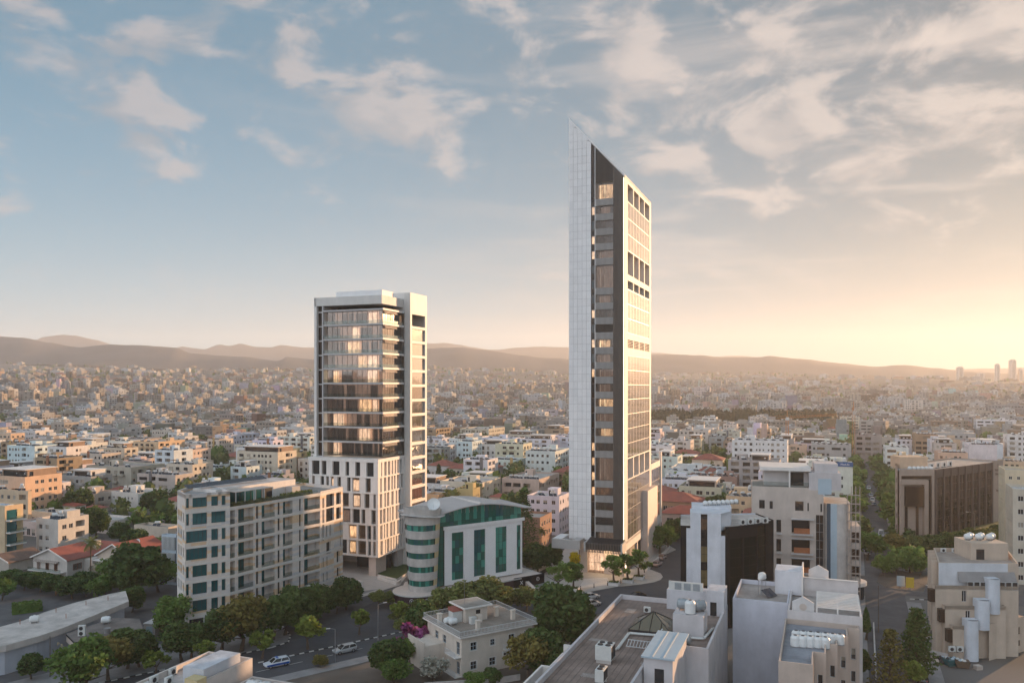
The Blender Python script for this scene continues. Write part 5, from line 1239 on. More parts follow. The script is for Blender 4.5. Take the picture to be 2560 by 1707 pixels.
    ac_unit(at(1618, 1531, Z), Z, -GA, 'air conditioner standing by the parapet of the brown flat roof', 'parapet air conditioner', 1.3)
    drum_tank(at(1708, 1612, Z), Z, -GA, 'grey steel drum lying in front of the tank house', 'grey drum', 'tank_grey', .8, 2.2)
    q = MB(); A = S_.l(at(1600, 1620, Z))
    for i in range(9): q.bar((A[0]-1.8+.45*i, A[1]-.6, Z+.3), (A[0]-1.8+.45*i, A[1]+.9, Z+.8), .06, 'rail_white')
    q.bar((A[0]-1.9, A[1]-.6, Z+.3), (A[0]+1.9, A[1]-.6, Z+.3), .08, 'rail_white'); q.bar((A[0]-1.9, A[1]+.9, Z+.8), (A[0]+1.9, A[1]+.9, Z+.8), .08, 'rail_white'); q.bar((A[0]+1.5, A[1]+1, Z+.8), (A[0]+2.6, A[1]+3, Z+2.2), .1, 'rail_white'); q.build('steel_ladder', T)
    # terraces on the street side
    for i in range(3):
        y0 = -52+i*9.5; q = MB(); q.box(-3.0, y0, 9.2, 0, y0+9.2, 9.4, 'slab_white'); q.box(-3.0, y0, 9.4, -2.7, y0+9.2, 11.9 if i == 1 else 10.6, 'slab_white'); q.box(-2.7, y0+8.8, 9.4, 0, y0+9.2, 11.9, 'slab_white'); q.box(-3, y0, 5.5, -2.6, y0+.4, 9.2, 'slab_white'); q.build('terrace', T)
mat_plain('seam', (.20, .155, .132), .9, var=.3, scale=2); mat_plain('roof_patch', (.34, .29, .26), .9, var=.4, scale=1.5)
_m = mat_glass('skylight_glass', (.15, .125, .085), .12, 0.0, .6)
skylight_building()
# white building with pergola terrace and a dozen tanks
def tank_building():
    S_ = Site('tank_roof_building', 'white and beige stepped building with pergola terrace and a dozen roof tanks', 'building', (36.5, 131.7), -GA, (6, -4, 17)); T = S_.T
    w = (.62, .62, .68); bg = (.56, .45, .38)
    P1 = [(0, 0), (8.7, 0), (8.7, 14), (0, 14)]; poly_walls(T, P1, 0, 15, {}, w, name='party_wall'); flat_roof(T, [(.02, .02), (8.68, .02), (8.68, 13.98), (.02, 13.98)], 14.3, (.40, .35, .32), .72, .25, w)
    P2 = [(8.72, -4.2), (19.5, -4.2), (19.5, 10), (8.72, 10)]; poly_walls(T, P2, 0, 15.0, {1: [(2+3*i, 3.6+3*i, z, z+1.6, .2, 'none') for i in range(4) for z in (4, 7.5, 11)]}, (.66, .60, .58)); set_windows(T, (19.5, -4.2), (19.5, 10), [(2+3*i, 3.6+3*i, z, z+1.6, .18) for i in range(4) for z in (4, 7.5, 11)])
    flat_roof(T, [(8.74, -4.18), (19.48, -4.18), (19.48, 9.98), (8.74, 9.98)], 14.1, (.45, .40, .37), .92, .25, (.66, .60, .58))
    q = MB(); q.box(8.9, 9.6, 15, 19.4, 9.95, 17.2, 'stucco'); q.box(9.0, 9.4, 17.2, 19.4, 9.95, 17.3, 'slab_white'); q.build('back_wall', T, (.66, .60, .58))
    for i in range(11): q = MB(); q.box(13.0, -3.3+.98*i, 15.6, 19.2, -3.0+.98*i, 15.75, 'slab_white'); q.build('pergola_slat', T)
    for x in (12.9, 15.9, 19.1): q = MB(); q.box(x, -3.6, 15.45, x+.22, 7.4, 15.6, 'slab_white'); q.box(x, -3.6, 14.1, x+.22, -3.35, 15.45, 'slab_white'); q.box(x, 7.1, 14.1, x+.22, 7.35, 15.45, 'slab_white'); q.build('pergola_beam', T)
    for x, y in ((9.4, -3.4), (11.6, 10.4)):      # little gables
        q = MB(); q.prism([(x, y), (x+3.2, y), (x+3.2, y+.4), (x, y+.4)], 14.1 if y < 0 else 16, 16.2 if y < 0 else 18.4, 'stucco'); zt = 16.2 if y < 0 else 18.4
        q.hexa(((x, y, zt), (x+3.2, y, zt), (x+3.2, y+.4, zt), (x, y+.4, zt)), ((x+1.59, y, zt+.9), (x+1.61, y, zt+.9), (x+1.61, y+.4, zt+.9), (x+1.59, y+.4, zt+.9)), 'stucco'); q.build('gable', T, (.68, .64, .62))
    q = MB(); q.face([(11+.55*cos(2*pi*i/16), -3.43, 15.5+.55*sin(2*pi*i/16)) for i in range(16)], 'canvas'); q.build('round_grille', T)
    P3 = [(8.4, -25), (12.7, -25), (12.7, -19.5), (14.3, -19.5), (14.3, -15), (15.8, -15), (15.8, -10.5), (17.3, -10.5), (17.3, -6), (19, -6), (19, -4.22), (8.4, -4.22)]
    ops = {}
    for i in (1, 3, 5, 7): ops[i] = [(1.4, 2.3, z, z+1.7, .2, 'none') for z in (2.2, 5.6, 9.0)]
    for i in (2, 4, 6, 8): ops[i] = [(.5, 1.2, z, z+1.7, .2, 'none') for z in (2.2, 5.6, 9.0)]
    poly_walls(T, P3, 0, 13.7, ops, bg, name='stepped_wall')
    for i in ops: set_windows(T, P3[i], P3[i+1], [(*o[:4], .18) for o in ops[i]], cols=1)
    flat_roof(T, offset(P3, .02), 12.95, (.30, .31, .34), .74, .2, bg)
    for i in range(7):
        p = at(1990+18.3*i, 1598+1.6*i, 13.1); drum_tank(p, 12.95, -GA+RND.uniform(-.1, .1), 'upright white water tank in the %s row of seven on the stepped roof' % 'rear', 'upright tanks, rear row', 'tank_white', .62, 1.5, 'z')
    for i in range(5):
        p = at(1988+18.8*i, 1612+1.2*i, 13.1); drum_tank(p, 12.95, -GA+RND.uniform(-.1, .1), 'upright white water tank in the front row of five on the stepped roof', 'upright tanks, front row', 'tank_white', .66, 1.6, 'z')
    q = MB(); q.box(6.2, 8.5, 14.3, 10.6, 13.6, 18.3, 'stucco'); q.box(6.4, 8.7, 18.3, 10.4, 13.4, 18.32, 'flat_roof'); q.box(10.5, 8.3, 14, 10.75, 13.7, 19, 'slab_white'); q.build('roof_house', T, (.70, .68, .70))
    h = S_.w(4.2, 6.5); t, s_, p_, cc = heater_meshes(); A = thing('solar_water_heater', 'solar heater with two stacked white tanks above the blank white wall', 'water heater', (h.x, h.y, 14.3), -GA+1.0)
    o = put('tank', t, A, (0, 0, 1.4)); put('cold_tank', cc, A, (0, 0, 1.0)); put('stand', s_, A).scale = (1, 1, 2.0); put('panel', p_, A, (0, -.2, 0))
tank_building()
# black and white office
def black_white():
    D0 = 166.; S_ = Site('black_white_office', 'office block with white slab front, dark stair strip and curved black glass side', 'office building', ray(1716, D0), -radians(12), (9, 8, 14)); T = S_.T; X = lambda v: S_.x(1680+v/6.534)
    w = (.66, .67, .71); xr = X(868); xa, xb = X(470), X(578); zt = 23.7; zl = zat(1240+520/6.534, D0)
    b = MB(); b.wall((X(300), -.25), (X(800), -.25), 0, zt, [(xa-X(300), xb-X(300), .3, zt-.2, .45, 'none')], 'stucco'); b.wall((X(235), 0), (X(300), 0), 0, zl, [], 'stucco'); b.wall((X(800), 0), (xr, 0), 0, zl-1.3, [], 'stucco')
    b.wall((X(300), 6), (X(300), -.25), 0, zt, [], 'stucco'); b.wall((X(800), -.25), (X(800), 6), 0, zt, [], 'stucco'); b.face([(X(300), -.25, zt-.02), (X(800), -.25, zt-.02), (X(975), 3.5, zt-.02), (X(975), 6, zt-.02), (X(300), 6, zt-.02)], 'stucco'); b.wall((X(800), 1.2), (X(975), 3.5), 20, zt, [], 'stucco'); b.build('white_front', T, w)
    n = 14
    for i in range(n):
        z0, z1 = .4+(zt-.8)*i/n, .4+(zt-.8)*(i+1)/n
        for j in range(2): ww = (xb-xa)/2; put('pane', pane_mesh(ww-.06, z1-z0-.06, 'glass_black' if i > 9 or i % 3 == 1 else 'stair_glass'), T, (xa+ww*(j+.5), .15, (z0+z1)/2))
    q = MB(); q.box(xa, .2, .3, xb, .25, zt-.3, 'black_panel'); q.build('stair_backing', T)
    # left dark pier
    q = MB(); x0 = X(140); q.box(x0, .3, 0, X(235)-.01, 5, 20.9, 'black_panel'); q.box(X(235), .31, zl, X(300), 5, 20.9, 'black_panel'); q.box(x0, .3, 20.9, X(300), 8, 21.0, 'flat_roof'); q.build('dark_pier', T, (.6, .55, .5))
    # curved glass side
    A = [S_.l(ray(1815, D0-.8)), S_.l(ray(1822, D0-1.0))]
    pts = []; P = S_.w(xr, 0); P.z = 0
    pts = [(xr, .0)]
    cols = [935, 1165, 1395, 1545, 1660]; dirs = [80, 66, 58, 48, 46]
    Q = P.copy()
    for cpx, a in zip(cols, dirs): dd = az(radians(a)); Q = Q+dd*run_to(Q, dd, 1680+cpx/6.534); pts.append(S_.l(Q))
    zd = 21.0
    b = MB()
    for i in range(5):
        L = (Vector(pts[i+1])-Vector(pts[i])).length
        b.wall(pts[i], pts[i+1], 0, zd, [(.25, L-.25, .5, zd-(2.6 if i != 3 else .6), .25, 'none')] if 0 < i < 4 else [], 'black_panel')
    e = pts[-1]; b.wall(e, (e[0]-3, e[1]+9), 0, zd, [], 'black_panel'); b.wall((e[0]-3, e[1]+9), (x0, 14), 0, zd, [], 'stucco'); b.wall((x0, 14), (x0, .3), 0, zd, [], 'black_panel'); b.build('dark_wall', T, w)
    for i in range(1, 4):
        u = (Vector(pts[i+1])-Vector(pts[i])); L = u.length; u /= L; q0 = Vector(pts[i])+u*.25; q1 = Vector(pts[i+1])-u*.25
        pane_grid(T, q0, q1, .5, zd-(2.6 if i != 3 else .6), 2, 9, 'glass_blackgreen', back=.2, jit=.004, mull='black_panel', mull_w=.06, mull_out=.02)
    b = MB(); b.face([(*p, zd-.3) for p in pts]+[(e[0]-3, e[1]+9, zd-.3), (x0, 14, zd-.3), (x0, 5, zd-.3), (xr, 5, zd-.3)], 'flat_roof'); b.build('roof', T, (.56, .50, .46))
    q = MB(); q.box(X(330), 6, zd-.3, X(1000), 12, 24.2, 'stucco'); q.build('roof_house', T, w)
    for i in range(4):
        p = (X(1180)+1.6*i, 4.6+1.0*i); ac_unit(S_.w(*p), zd-.3, S_.rz+.6, 'tall grey cooling unit on the roof edge above the curved black glass', 'cooling units on the black office', 1.7, 1)
    for i in range(8): p = S_.w(X(560)+.95*i, 7.0+.55*i); drum_tank(p, 24.2, S_.rz, 'white drum in the row on the roof of the black and white office', 'drums on the black and white office', r=.45, L=1.0)
mat_glass('stair_glass', (.16, .12, .055), .1, 0, .6); mat_glass('glass_blackgreen', (.004, .011, .010), .10, 0, .10)
black_white()
# beige block with orange balconies and scaffolding
def orange_balconies():
    D0 = 186.; S_ = Site('balcony_block', 'tall beige block with orange balcony fronts, grey stair drum and scaffolding', 'apartment block', ray(1978, D0), -radians(16), (6, 8, 16)); T = S_.T
    C = lambda v: 1940+v/4.612; X = lambda v: S_.x(C(v)); c = (.58, .49, .43)
    xl, x2 = S_.x(1880), X(548); H = 26.4; xd = X(880)
    lops = []; 
    b = MB(); ops = []
    FZ = [2.2, 6.7, 11.2, 15.7]
    o0 = X(180)-xl; o1 = X(390)-xl
    for z in FZ: ops.append((o0, o1, z, z+3.3, 1.2, 'glass_dark'))
    win = [(S_.x(1898)-xl, S_.x(1912)-xl, 21.2, 23.2, .15, 'none'), (S_.x(1924)-xl, S_.x(1932)-xl, 21.2, 23.0, .15, 'none'), (X(220)-xl, X(318)-xl, 21.0, 23.2, .15, 'none'), (X(362)-xl, X(380)-xl, 21.0, 22.9, .15, 'none'), (X(512)-xl, X(532)-xl, 20.9, 22.8, .15, 'none')]
    lop = [(.3, 2.3, z, z+3.0, .9, 'glass_dark') for z in FZ]
    strip_ = (X(460)-xl, X(546)-xl, .5, 20.2, .2, 'none')
    b.wall((xl, 0), (x2, 0), 0, H, ops+win+[strip_]+[(S_.x(1941)-xl, S_.x(1953)-xl, z, z+3, .9, 'glass_dark') for z in FZ], 'stucco'); b.wall((x2, 0), (x2, 14), 0, H, [], 'stucco'); b.wall((x2, 14), (xl, 14), 0, H, [], 'stucco'); b.wall((xl, 14), (xl, 0), 0, H, [], 'stucco'); b.build('wall', T, c)
    set_windows(T, (xl, 0), (x2, 0), [(*w_[:4], .13) for w_ in win], frame='dark_metal', shutp=0)
    pane_grid(T, (xl+strip_[0], 0), (xl+strip_[1], 0), .5, 20.2, 2, 10, ['glass_brown', 'glass_dark'], back=.15, mull='grey_metal', jit=.003)
    for z in FZ:
        x0, x1 = X(180), X(390)
        q = MB(); q.box(x0-.1, -1.0, z-.3, x1+.7, 0, z-.05, 'slab_grey'); q.build('balcony_slab', T); q = MB(); q.box(x0+.5, -.12, z, x1, -.04, z+1.25, 'wood_orange'); q.build('balcony_front', T)
        q = MB(); q.box(x0-.2, -1.1, z+3.3, x1+.8, 0, z+3.5, 'slab_grey'); q.build('awning', T); q = MB(); q.box(S_.x(1941), -.9, z-.3, S_.x(1955), 0, z-.1, 'slab_grey'); q.build('balcony_slab', T)
    # stair drum
    q = MB(); n = 20; cx = (X(548)+X(868))/2; r = (X(868)-X(548))/2; Hd = 22.8
    for i in range(n):
        t0, t1 = pi+pi*i/n, pi+pi*(i+1)/n; m = 'glass_bluegrey' if i in (5, 6) else 'pale_blue' if i in (7, 8, 9) else 'concrete'
        q.quad(*[(cx+r*cos(t), 3+r*.75*sin(t), z) for t, z in ((t0, 0), (t1, 0), (t1, Hd), (t0, Hd))], m)
    q.face([(cx+r*cos(pi+pi*i/n), 3+r*.75*sin(pi+pi*i/n), Hd) for i in range(n+1)], 'concrete'); q.box(x2+.02, 3, 0, xd, 13, Hd, 'concrete'); q.build('stair_drum', T)
    # penthouse with white frame
    q = MB(); px0, px1 = S_.x(1910), X(380); q.box(px0, 3, H-.02, px1, 13, 30.2, 'stucco'); q.box(S_.x(1900), -.1, 30.2, px1+.4, 13.2, 31.0, 'slab_white'); q.box(X(148), -.08, H, X(165), .3, 30.2, 'slab_white'); q.box(X(175), 2.95, H+.1, X(330), 3.0, 29.6, 'glass_dark'); q.build('penthouse', T, (.64, .59, .57))
    q = MB(); q.box(px1, -.03, H-.5, X(750), 10, 30.0, 'stucco'); q.box(X(485), -.08, 25.0, X(640), -.02, 28.6, 'pale_blue'); q.box(X(450), 1, 30, X(720), 8, 32, 'stucco'); q.build('upper_wall', T, (.60, .55, .54))
    q = MB(); q.box(xl+.1, .05, H, px1, .08, H+1.2, 'glass_rail'); q.build('glass_railing', T)
    b = MB(); b.face([(xl, 0, H-.05), (x2, 0, H-.05), (x2, 14, H-.05), (xl, 14, H-.05)], 'flat_roof'); b.build('roof', T, (.45, .42, .4))
    # wing behind on the right
    xw = S_.x(2152, 6)
    q = MB(); q.wall((xd, 6), (xw, 6), 0, 17.0, [(.5, xw-xd-.3, z, z+2.6, 1.0, 'glass_brown') for z in (1.2, 5, 9, 13)], 'stucco'); q.wall((xw, 6), (xw, 14), 0, 17, [(1+2.2*i, 2.6+2.2*i, z, z+1.8, .2, 'glass_dark') for i in range(3) for z in (2, 6, 10, 13.5)], 'stucco'); q.box(xd, 6.02, 16.9, xw, 14, 17.0, 'flat_roof'); q.build('side_wing', T, (.62, .55, .5))
    q = MB(); q.lathe([(3.2, 3.3), (3.6, 3.3), (3.6, 4.1), (0, 4.1)], 'slab_white', 18, xw-2.2, 6.5); q.lathe([(3.0, 0), (3.0, 3.3)], 'glass_dark', 18, xw-2.2, 6.5); q.build('corner_canopy', T)
    # scaffolding
    G = thing('scaffolding', 'steel tube scaffolding standing against the grey stair drum', 'scaffolding', S_.w(X(860), 1), S_.rz)
    for i in range(4):
        for j in range(2): q = MB(); q.tube((i*.9-.6, j*1.0-.6, 0), (i*.9-.6, j*1.0-.6, 27.0-(i == 0)*2), .045, .045, 'grey_metal', 5); q.build('standard', G)
    for k in range(13):
        q = MB(); q.bar((-.6, -.6, 2*k+1), (2.1, -.6, 2*k+1), .05, 'grey_metal'); q.bar((-.6, .4, 2*k+1), (2.1, .4, 2*k+1), .05, 'grey_metal'); q.box(-.6, -.5, 2*k+.9, 2.1, .3, 2*k+.96, 'canvas'); q.bar((-.6, -.6, 2*k+1), (2.1, -.6, 2*k+3), .04, 'grey_metal'); q.build('lift', G)
mat_glass('glass_bluegrey', (.07, .11, .15), .1, 0, .6)
orange_balconies()
# white block with blue sign
def sign_block():
    T, P, w, d, H = apartment(2020, 2132, 2136, 1160, 20, 'white', 'wr', 'w', seed=77, near=True, label='white office block carrying a blue company sign on its roof edge', tanks=4)
    q = MB(); q.box(-5.6, -.25, H-1.0, 0.1, -.1, H+.75, 'sign_blue'); s = q.build('sign', T); text(s, 'MetLife', (-2.75, -.27, H-.5), 0, 1.05, 'text_white', name='sign_letter')
sign_block()
# brown glass office with stone frames
def brown_office():
    D0 = 243.; S_ = Site('brown_glass_office', 'brown glass office building with nested stone frames and a curved ground floor band', 'office building', ray(2340, D0), 0.0, (8, 12, 22)); T = S_.T
    C = lambda v: 2220+v/6.271; X = lambda v: S_.x(C(v)); Zt = zat(1173, D0); x0 = X(175)
    zz = lambda v: zat(1130+v/6.271, D0)
    st = 'stone_tan'; zb = 4.6
    b = MB(); b.wall((x0, 0), (0, 0), zb, Zt, [(X(210)-x0, X(688)-x0, zz(425), zz(372), .8, 'glass_brown'), (X(608)-x0, X(688)-x0, zb+.2, zz(425)+.001, .8, 'glass_brown')], st)
    b.box(x0, -1.2, zz(500), X(606), -.02, zz(430), st); b.box(X(540), -1.2, zb, X(606), -.02, zz(500), st); b.box(x0, -.6, zb, X(240), -.02, zz(500), st); b.build('stone_frame', T)
    q = MB(); q.box(X(250), -1.6, zz(840), X(525), -.03, zz(530), 'glass_brown'); q.build('glass_box', T)
    for v in (262, 435): q = MB(); q.box(X(v), -.4, zb, X(v+35), -.02, zz(840), 'glass_brown'); q.build('dark_strip', T)
    bl = S_.l(ray(2238, 245.5)); bk = (bl[0]+6.6, bl[1]+13); q = MB(); q.wall(bk, bl, 0, Zt+1, [], st); q.wall(bl, (x0, 1.0), 0, Zt+1, [(.6, 1.3, z, z+1.6, .3, 'glass_dark') for z in (6, 9.6, 13.2, 16.8, 20.4)], st); q.build('side_wall', T)
    d = az(radians(54)); Lg = run_to(S_.P, d, C(1628)); Le = run_to(S_.P, d, C(1806))
    e0 = (d.x*Lg, d.y*Lg); e1 = (d.x*Le, d.y*Le)
    n = 8
    for i in range(n):
        a = (d.x*Lg*(i+.08)/n, d.y*Lg*(i+.08)/n); c = (d.x*Lg*(i+.84)/n, d.y*Lg*(i+.84)/n)
        pane_grid(T, a, c, zb, Zt-2.6, 3, 7, ['glass_brown', 'glass_brown', 'glass_brown2'], jit=.01, mull='fin_brown', mull_w=.06, mull_out=.04)
    q = MB()
    for i in range(n+1): a = Vector((d.x, d.y))*Lg*(i-.08)/n; c = Vector((d.x, d.y))*Lg*(i+.06)/n; nn = Vector((d.y, -d.x))*.35; q.hexa([(p.x, p.y, zb) for p in (a+nn, c+nn, c-nn, a-nn)], [(p.x, p.y, Zt) for p in (a+nn, c+nn, c-nn, a-nn)], 'pier_brown')
    nn = Vector((d.y, -d.x, 0))*.12; q.hexa([(p[0]+s*nn.x, p[1]+s*nn.y, Zt-2.6) for p, s in (((0, 0), 1), (e0, 1), (e0, -1), ((0, 0), -1))], [(p[0]+s*nn.x, p[1]+s*nn.y, Zt) for p, s in (((0, 0), 1), (e0, 1), (e0, -1), ((0, 0), -1))], 'pier_brown'); q.build('pier', T)
    b = MB(); b.wall(e0, e1, 0, Zt+.4, [], st); b.wall(e1, (e1[0]-9, e1[1]+13), 0, Zt, [], st); b.wall((e1[0]-9, e1[1]+13), bk, 0, Zt, [], st); b.face([(x0, 0, Zt-.4), (0, 0, Zt-.4), (*e1, Zt-.4), (e1[0]-9, e1[1]+13, Zt-.4), (*bk, Zt-.4), (*bl, Zt-.4)], 'flat_roof'); b.build('wall', T, (.4, .36, .33))
    a = atan2(d.y, d.x); m = Vector(e0).lerp(Vector(e1), .5)-Vector((-d.y, d.x))*.06
    text(T, 'Victory', (m.x, m.y, Zt-3.1), a, 1.35, 'text_brown', name='sign_letter'); text(T, 'House', (m.x, m.y, Zt-4.4), a, 1.35, 'text_brown', name='sign_letter'); text(T, 'Regus', (m.x, m.y, Zt-9.8), a, 1.0, 'text_brown', name='sign_letter'); ring(T, (m.x, m.y, Zt-1.2), .55, 'text_brown', a)
    q = MB(); n = 12; pts = []
    for i in range(n+1): t = radians(180+95*i/n); pts.append((x0+2.2+5.2*cos(t), 2.5+6.2*sin(t)))
    Q = Vector((2.5, -3.6)); pts += [(Q.x, Q.y), (Q.x+d.x*Le*.98, Q.y+d.y*Le*.98), (e1[0], e1[1]+1), (x0, 6)]
    q.prism(pts, 2.9, 4.6, 'pier_brown', 'lawn'); q.prism(offset(pts, 1.0), 0, 2.9, 'glass_dark'); q.build('ground_storey', T)
    for i in range(6):
        o = Vector((2.5, -3.6))+Vector((d.x, d.y))*(1.0+i*3.3); q = MB(); o2 = o+Vector((d.x, d.y))*2.4; nn = Vector((d.y, -d.x))*.1; q.hexa([(p.x, p.y, 1.7) for p in (o+nn, o2+nn, o2-nn, o-nn)], [(p.x, p.y, 2.85) for p in (o+nn, o2+nn, o2-nn, o-nn)], 'box_white'); q.build('shop_sign', T)
    q = MB(); q.box(x0+3.5, 6.5, Zt-.4, x0+12, 13, Zt+3.2, 'stucco'); q.build('roof_house', T, PAL['peach'])
    for i in range(6): drum_tank(S_.w(x0+4+1.3*i, 1.6), Zt-.4, 0, 'white drum in the row on the roof of the brown glass office', 'drums on the brown office', r=.5, L=1.2)
    for i in range(4): p = Vector((d.x, d.y))*(5+i*4)+Vector((-d.y, d.x))*4; ac_unit(S_.w(p.x, p.y), Zt-.4, .6, 'grey cooling unit on the roof of the brown glass office', 'cooling units on the brown office', 2.2)
mat_plain('stone_tan', (.40, .31, .255), .7, var=.12, scale=.6, streak=.1); mat_glass('glass_brown2', (.06, .038, .028), .08, 0, .35); mat_plain('pier_brown', (.11, .08, .068), .6, var=.15, scale=.6)
brown_office()
# stepped stone building at the junction
def stepped_stone():
    S_ = Site('terraced_stone_building', 'beige stone building stepping down in terraces with white curved stair towers', 'building', ray(2346, 149), radians(-3), (8, 7, 13)); T = S_.T; c = (.56, .45, .36)
    C = lambda v: 2140+v/4.271; X = lambda v, y=0: S_.x(C(v), y); W_ = X(1735); H = 17.0
    K = .40; poly = [(0, 0), (W_, 0), (W_+14*K, 14), (14*K, 14)]
    poly_walls(T, poly, 0, H, {3: [(1+3.4*i, 3.6+3.4*i, z, z+3.0, .9, 'glass_brown') for i in range(4) for z in (5, 9, 13)]}, c); flat_roof(T, [(.02, .02), (W_-.02, .02), (W_+14*K-.02, 13.98), (14*K+.02, 13.98)], 16.3, (.40, .34, .30), .72, .25, c)
    q = MB(); q.box(.03, -.05, 12.6, X(1620), 0, H-.01, 'stucco'); q.build('white_upper_wall', T, (.62, .63, .66))
    for i in range(4): q = MB(); y = 1.2+3.2*i; q.hexa(((y*K-1.2, y, 4), (y*K-.03, y, 4), (y*K-.03, y+.35, 4), (y*K-1.2, y+.35, 4)), ((y*K-1.2, y, H+.1), (y*K-.03, y, H+.1), (y*K-.03, y+.35, H+.1), (y*K-1.2, y+.35, H+.1)), 'stucco'); q.build('side_fin', T, c)
    lv = [(13.0, -1.0, -1.0, X(1735, -1)), (9.6, -2.2, .2, X(1600, -2.2)), (6.3, -3.4, 1.0, X(1300, -3.4))]
    pz = 0
    for i, (z, y, xa, xb) in enumerate(lv):
        o = [(X(1130+40*i, y)-xa, X(1182+40*i, y)-xa, z-3.0, z-.9, .2, 'none')]
        if i == 2: o = []
        b = MB(); b.wall((xa, y), (xb, y), 0, z, o, 'stucco'); b.wall((xa, y+1.3), (xa, y), 0, z, [], 'stucco'); b.wall((xb, y), (xb, y+1.3), 0, z, [], 'stucco'); b.quad((xa, y, z-.7), (xb, y, z-.7), (xb, y+1.3, z-.7), (xa, y+1.3, z-.7), 'flat_roof'); b.box(xa, y, z-.7, xb, y+.2, z, 'stucco'); b.build('terrace', T, c); set_windows(T, (xa, y), (xb, y), [(*k[:4], .18) for k in o], shutp=0)
        q = MB(); q.box(xa-.9, y+.1, z-3.1, xa-.02, y+1.2, z-.75, 'glass_brown'); q.build('corner_glazing', T)
    for v0, v1, z0, z1, y in ((1410, 1535, 8.2, 14.6, -2.0), (1295, 1425, 5.6, 11.0, -3.2), (1178, 1306, .2, 7.6, -4.2)):
        a, b_ = X(v0, y), X(v1, y); cx, r = (a+b_)/2, (b_-a)/2; q = MB(); n = 14
        for i in range(n): t0, t1 = pi+pi*i/n, pi+pi*(i+1)/n; q.quad(*[(cx+r*cos(t), y+r*.7*sin(t), z) for t, z in ((t0, z0), (t1, z0), (t1, z1), (t0, z1))], 'stucco')
        q.box(a, y, z0, b_, y+1.6, z1, 'stucco'); q.face([(cx+r*.9*cos(pi+pi*i/n), y+r*.63*sin(pi+pi*i/n), z1-.05) for i in range(n+1)], 'dark_metal'); q.build('stair_tower', T, (.62, .64, .68))
    q = MB(); q.hexa(((X(1080), -.9, 13.6), (X(1690), -.9, 13.6), (X(1690), -.05, 15.3), (X(1080), -.05, 15.3)), ((X(1080), -.9, 13.7), (X(1690), -.9, 13.7), (X(1690), -.05, 15.4), (X(1080), -.05, 15.4)), 'paving_grey'); q.build('lean_to_roof', T)
    xs = X(1160); ww = (X(1700)-xs)/8
    for i in range(8): put('window', win_mesh(ww-.1, 1.5, 'glass_dark', 'rail_white', 1, 1), T, (xs+ww*(i+.5), -.98, 12.9+.1))
    q = MB(); x0 = X(1143, 8)+.5; q.box(x0, 6, 16.3, x0+7, 12.5, 19.6, 'stucco'); q.box(x0+1, 5.96, 16.4, x0+2.5, 6.0, 18.4, 'glass_dark'); q.build('roof_house', T, c)
    for i in range(6): drum_tank(S_.w(x0+.9+1.05*i, 9.0+(i % 2)*1.2), 19.6, RND.uniform(-.3, .3), 'white drum tank on the roof house of the terraced stone building', 'drums on the terraced stone building', r=.55, L=1.3)
    for i in range(3): ac_unit(S_.w(7+2.2*i, 12.8), 16.3, 0, 'air conditioner along the parapet of the terraced stone building', 'parapet units of the terraced building', 1.2)
    for i in range(2): ac_unit(S_.w(X(1015, -3.5)+1.4*i, -3.8), 1.6, 0, 'air conditioner on the lowest wall of the terraced stone building', 'wall units of the terraced building', 1.4)
    # right wing
    d = az(radians(62)); A = S_.w(X(1420, -3.4), -3.4); q = MB(); a = S_.l(A); e = S_.l(A+d*13)
    q.wall(a, e, 0, 6.6, [(2.4+.9*i, 2.9+.9*i, 3.4, 4.8, .15, 'glass_dark') for i in range(3)]+[(7.4+.9*i, 7.9+.9*i, 3.4, 4.8, .15, 'glass_dark') for i in range(3)]+[(3.2, 5.2, 1.2, 2.3, .15, 'glass_dark'), (7.6, 9.8, 1.2, 2.3, .15, 'glass_dark')], 'stucco'); q.face([(*a, 6.0), (*e, 6.0), (e[0]-2, e[1]+4, 6.0), (a[0]-1, a[1]+3, 6.0)], 'flat_roof'); q.build('side_wing', T, c)
stepped_stone()
# beige slab at the right edge
def edge_slab():
    T, P, w, d, H = apartment(2512, 2640, 2644, 1163, 27, 'sand', 'nw', 'n', seed=41, near=True, D=215, label='tall plain beige slab block with a few air conditioners on its wall', tanks=1, g=radians(24))
    apartment(2532, 2700, 2704, 1222, 24, 'sand', 'wn', 'n', seed=43, near=True, D=196, label='beige apartment block with small windows beside the tall plain slab', tanks=1, g=radians(24))
edge_slab()
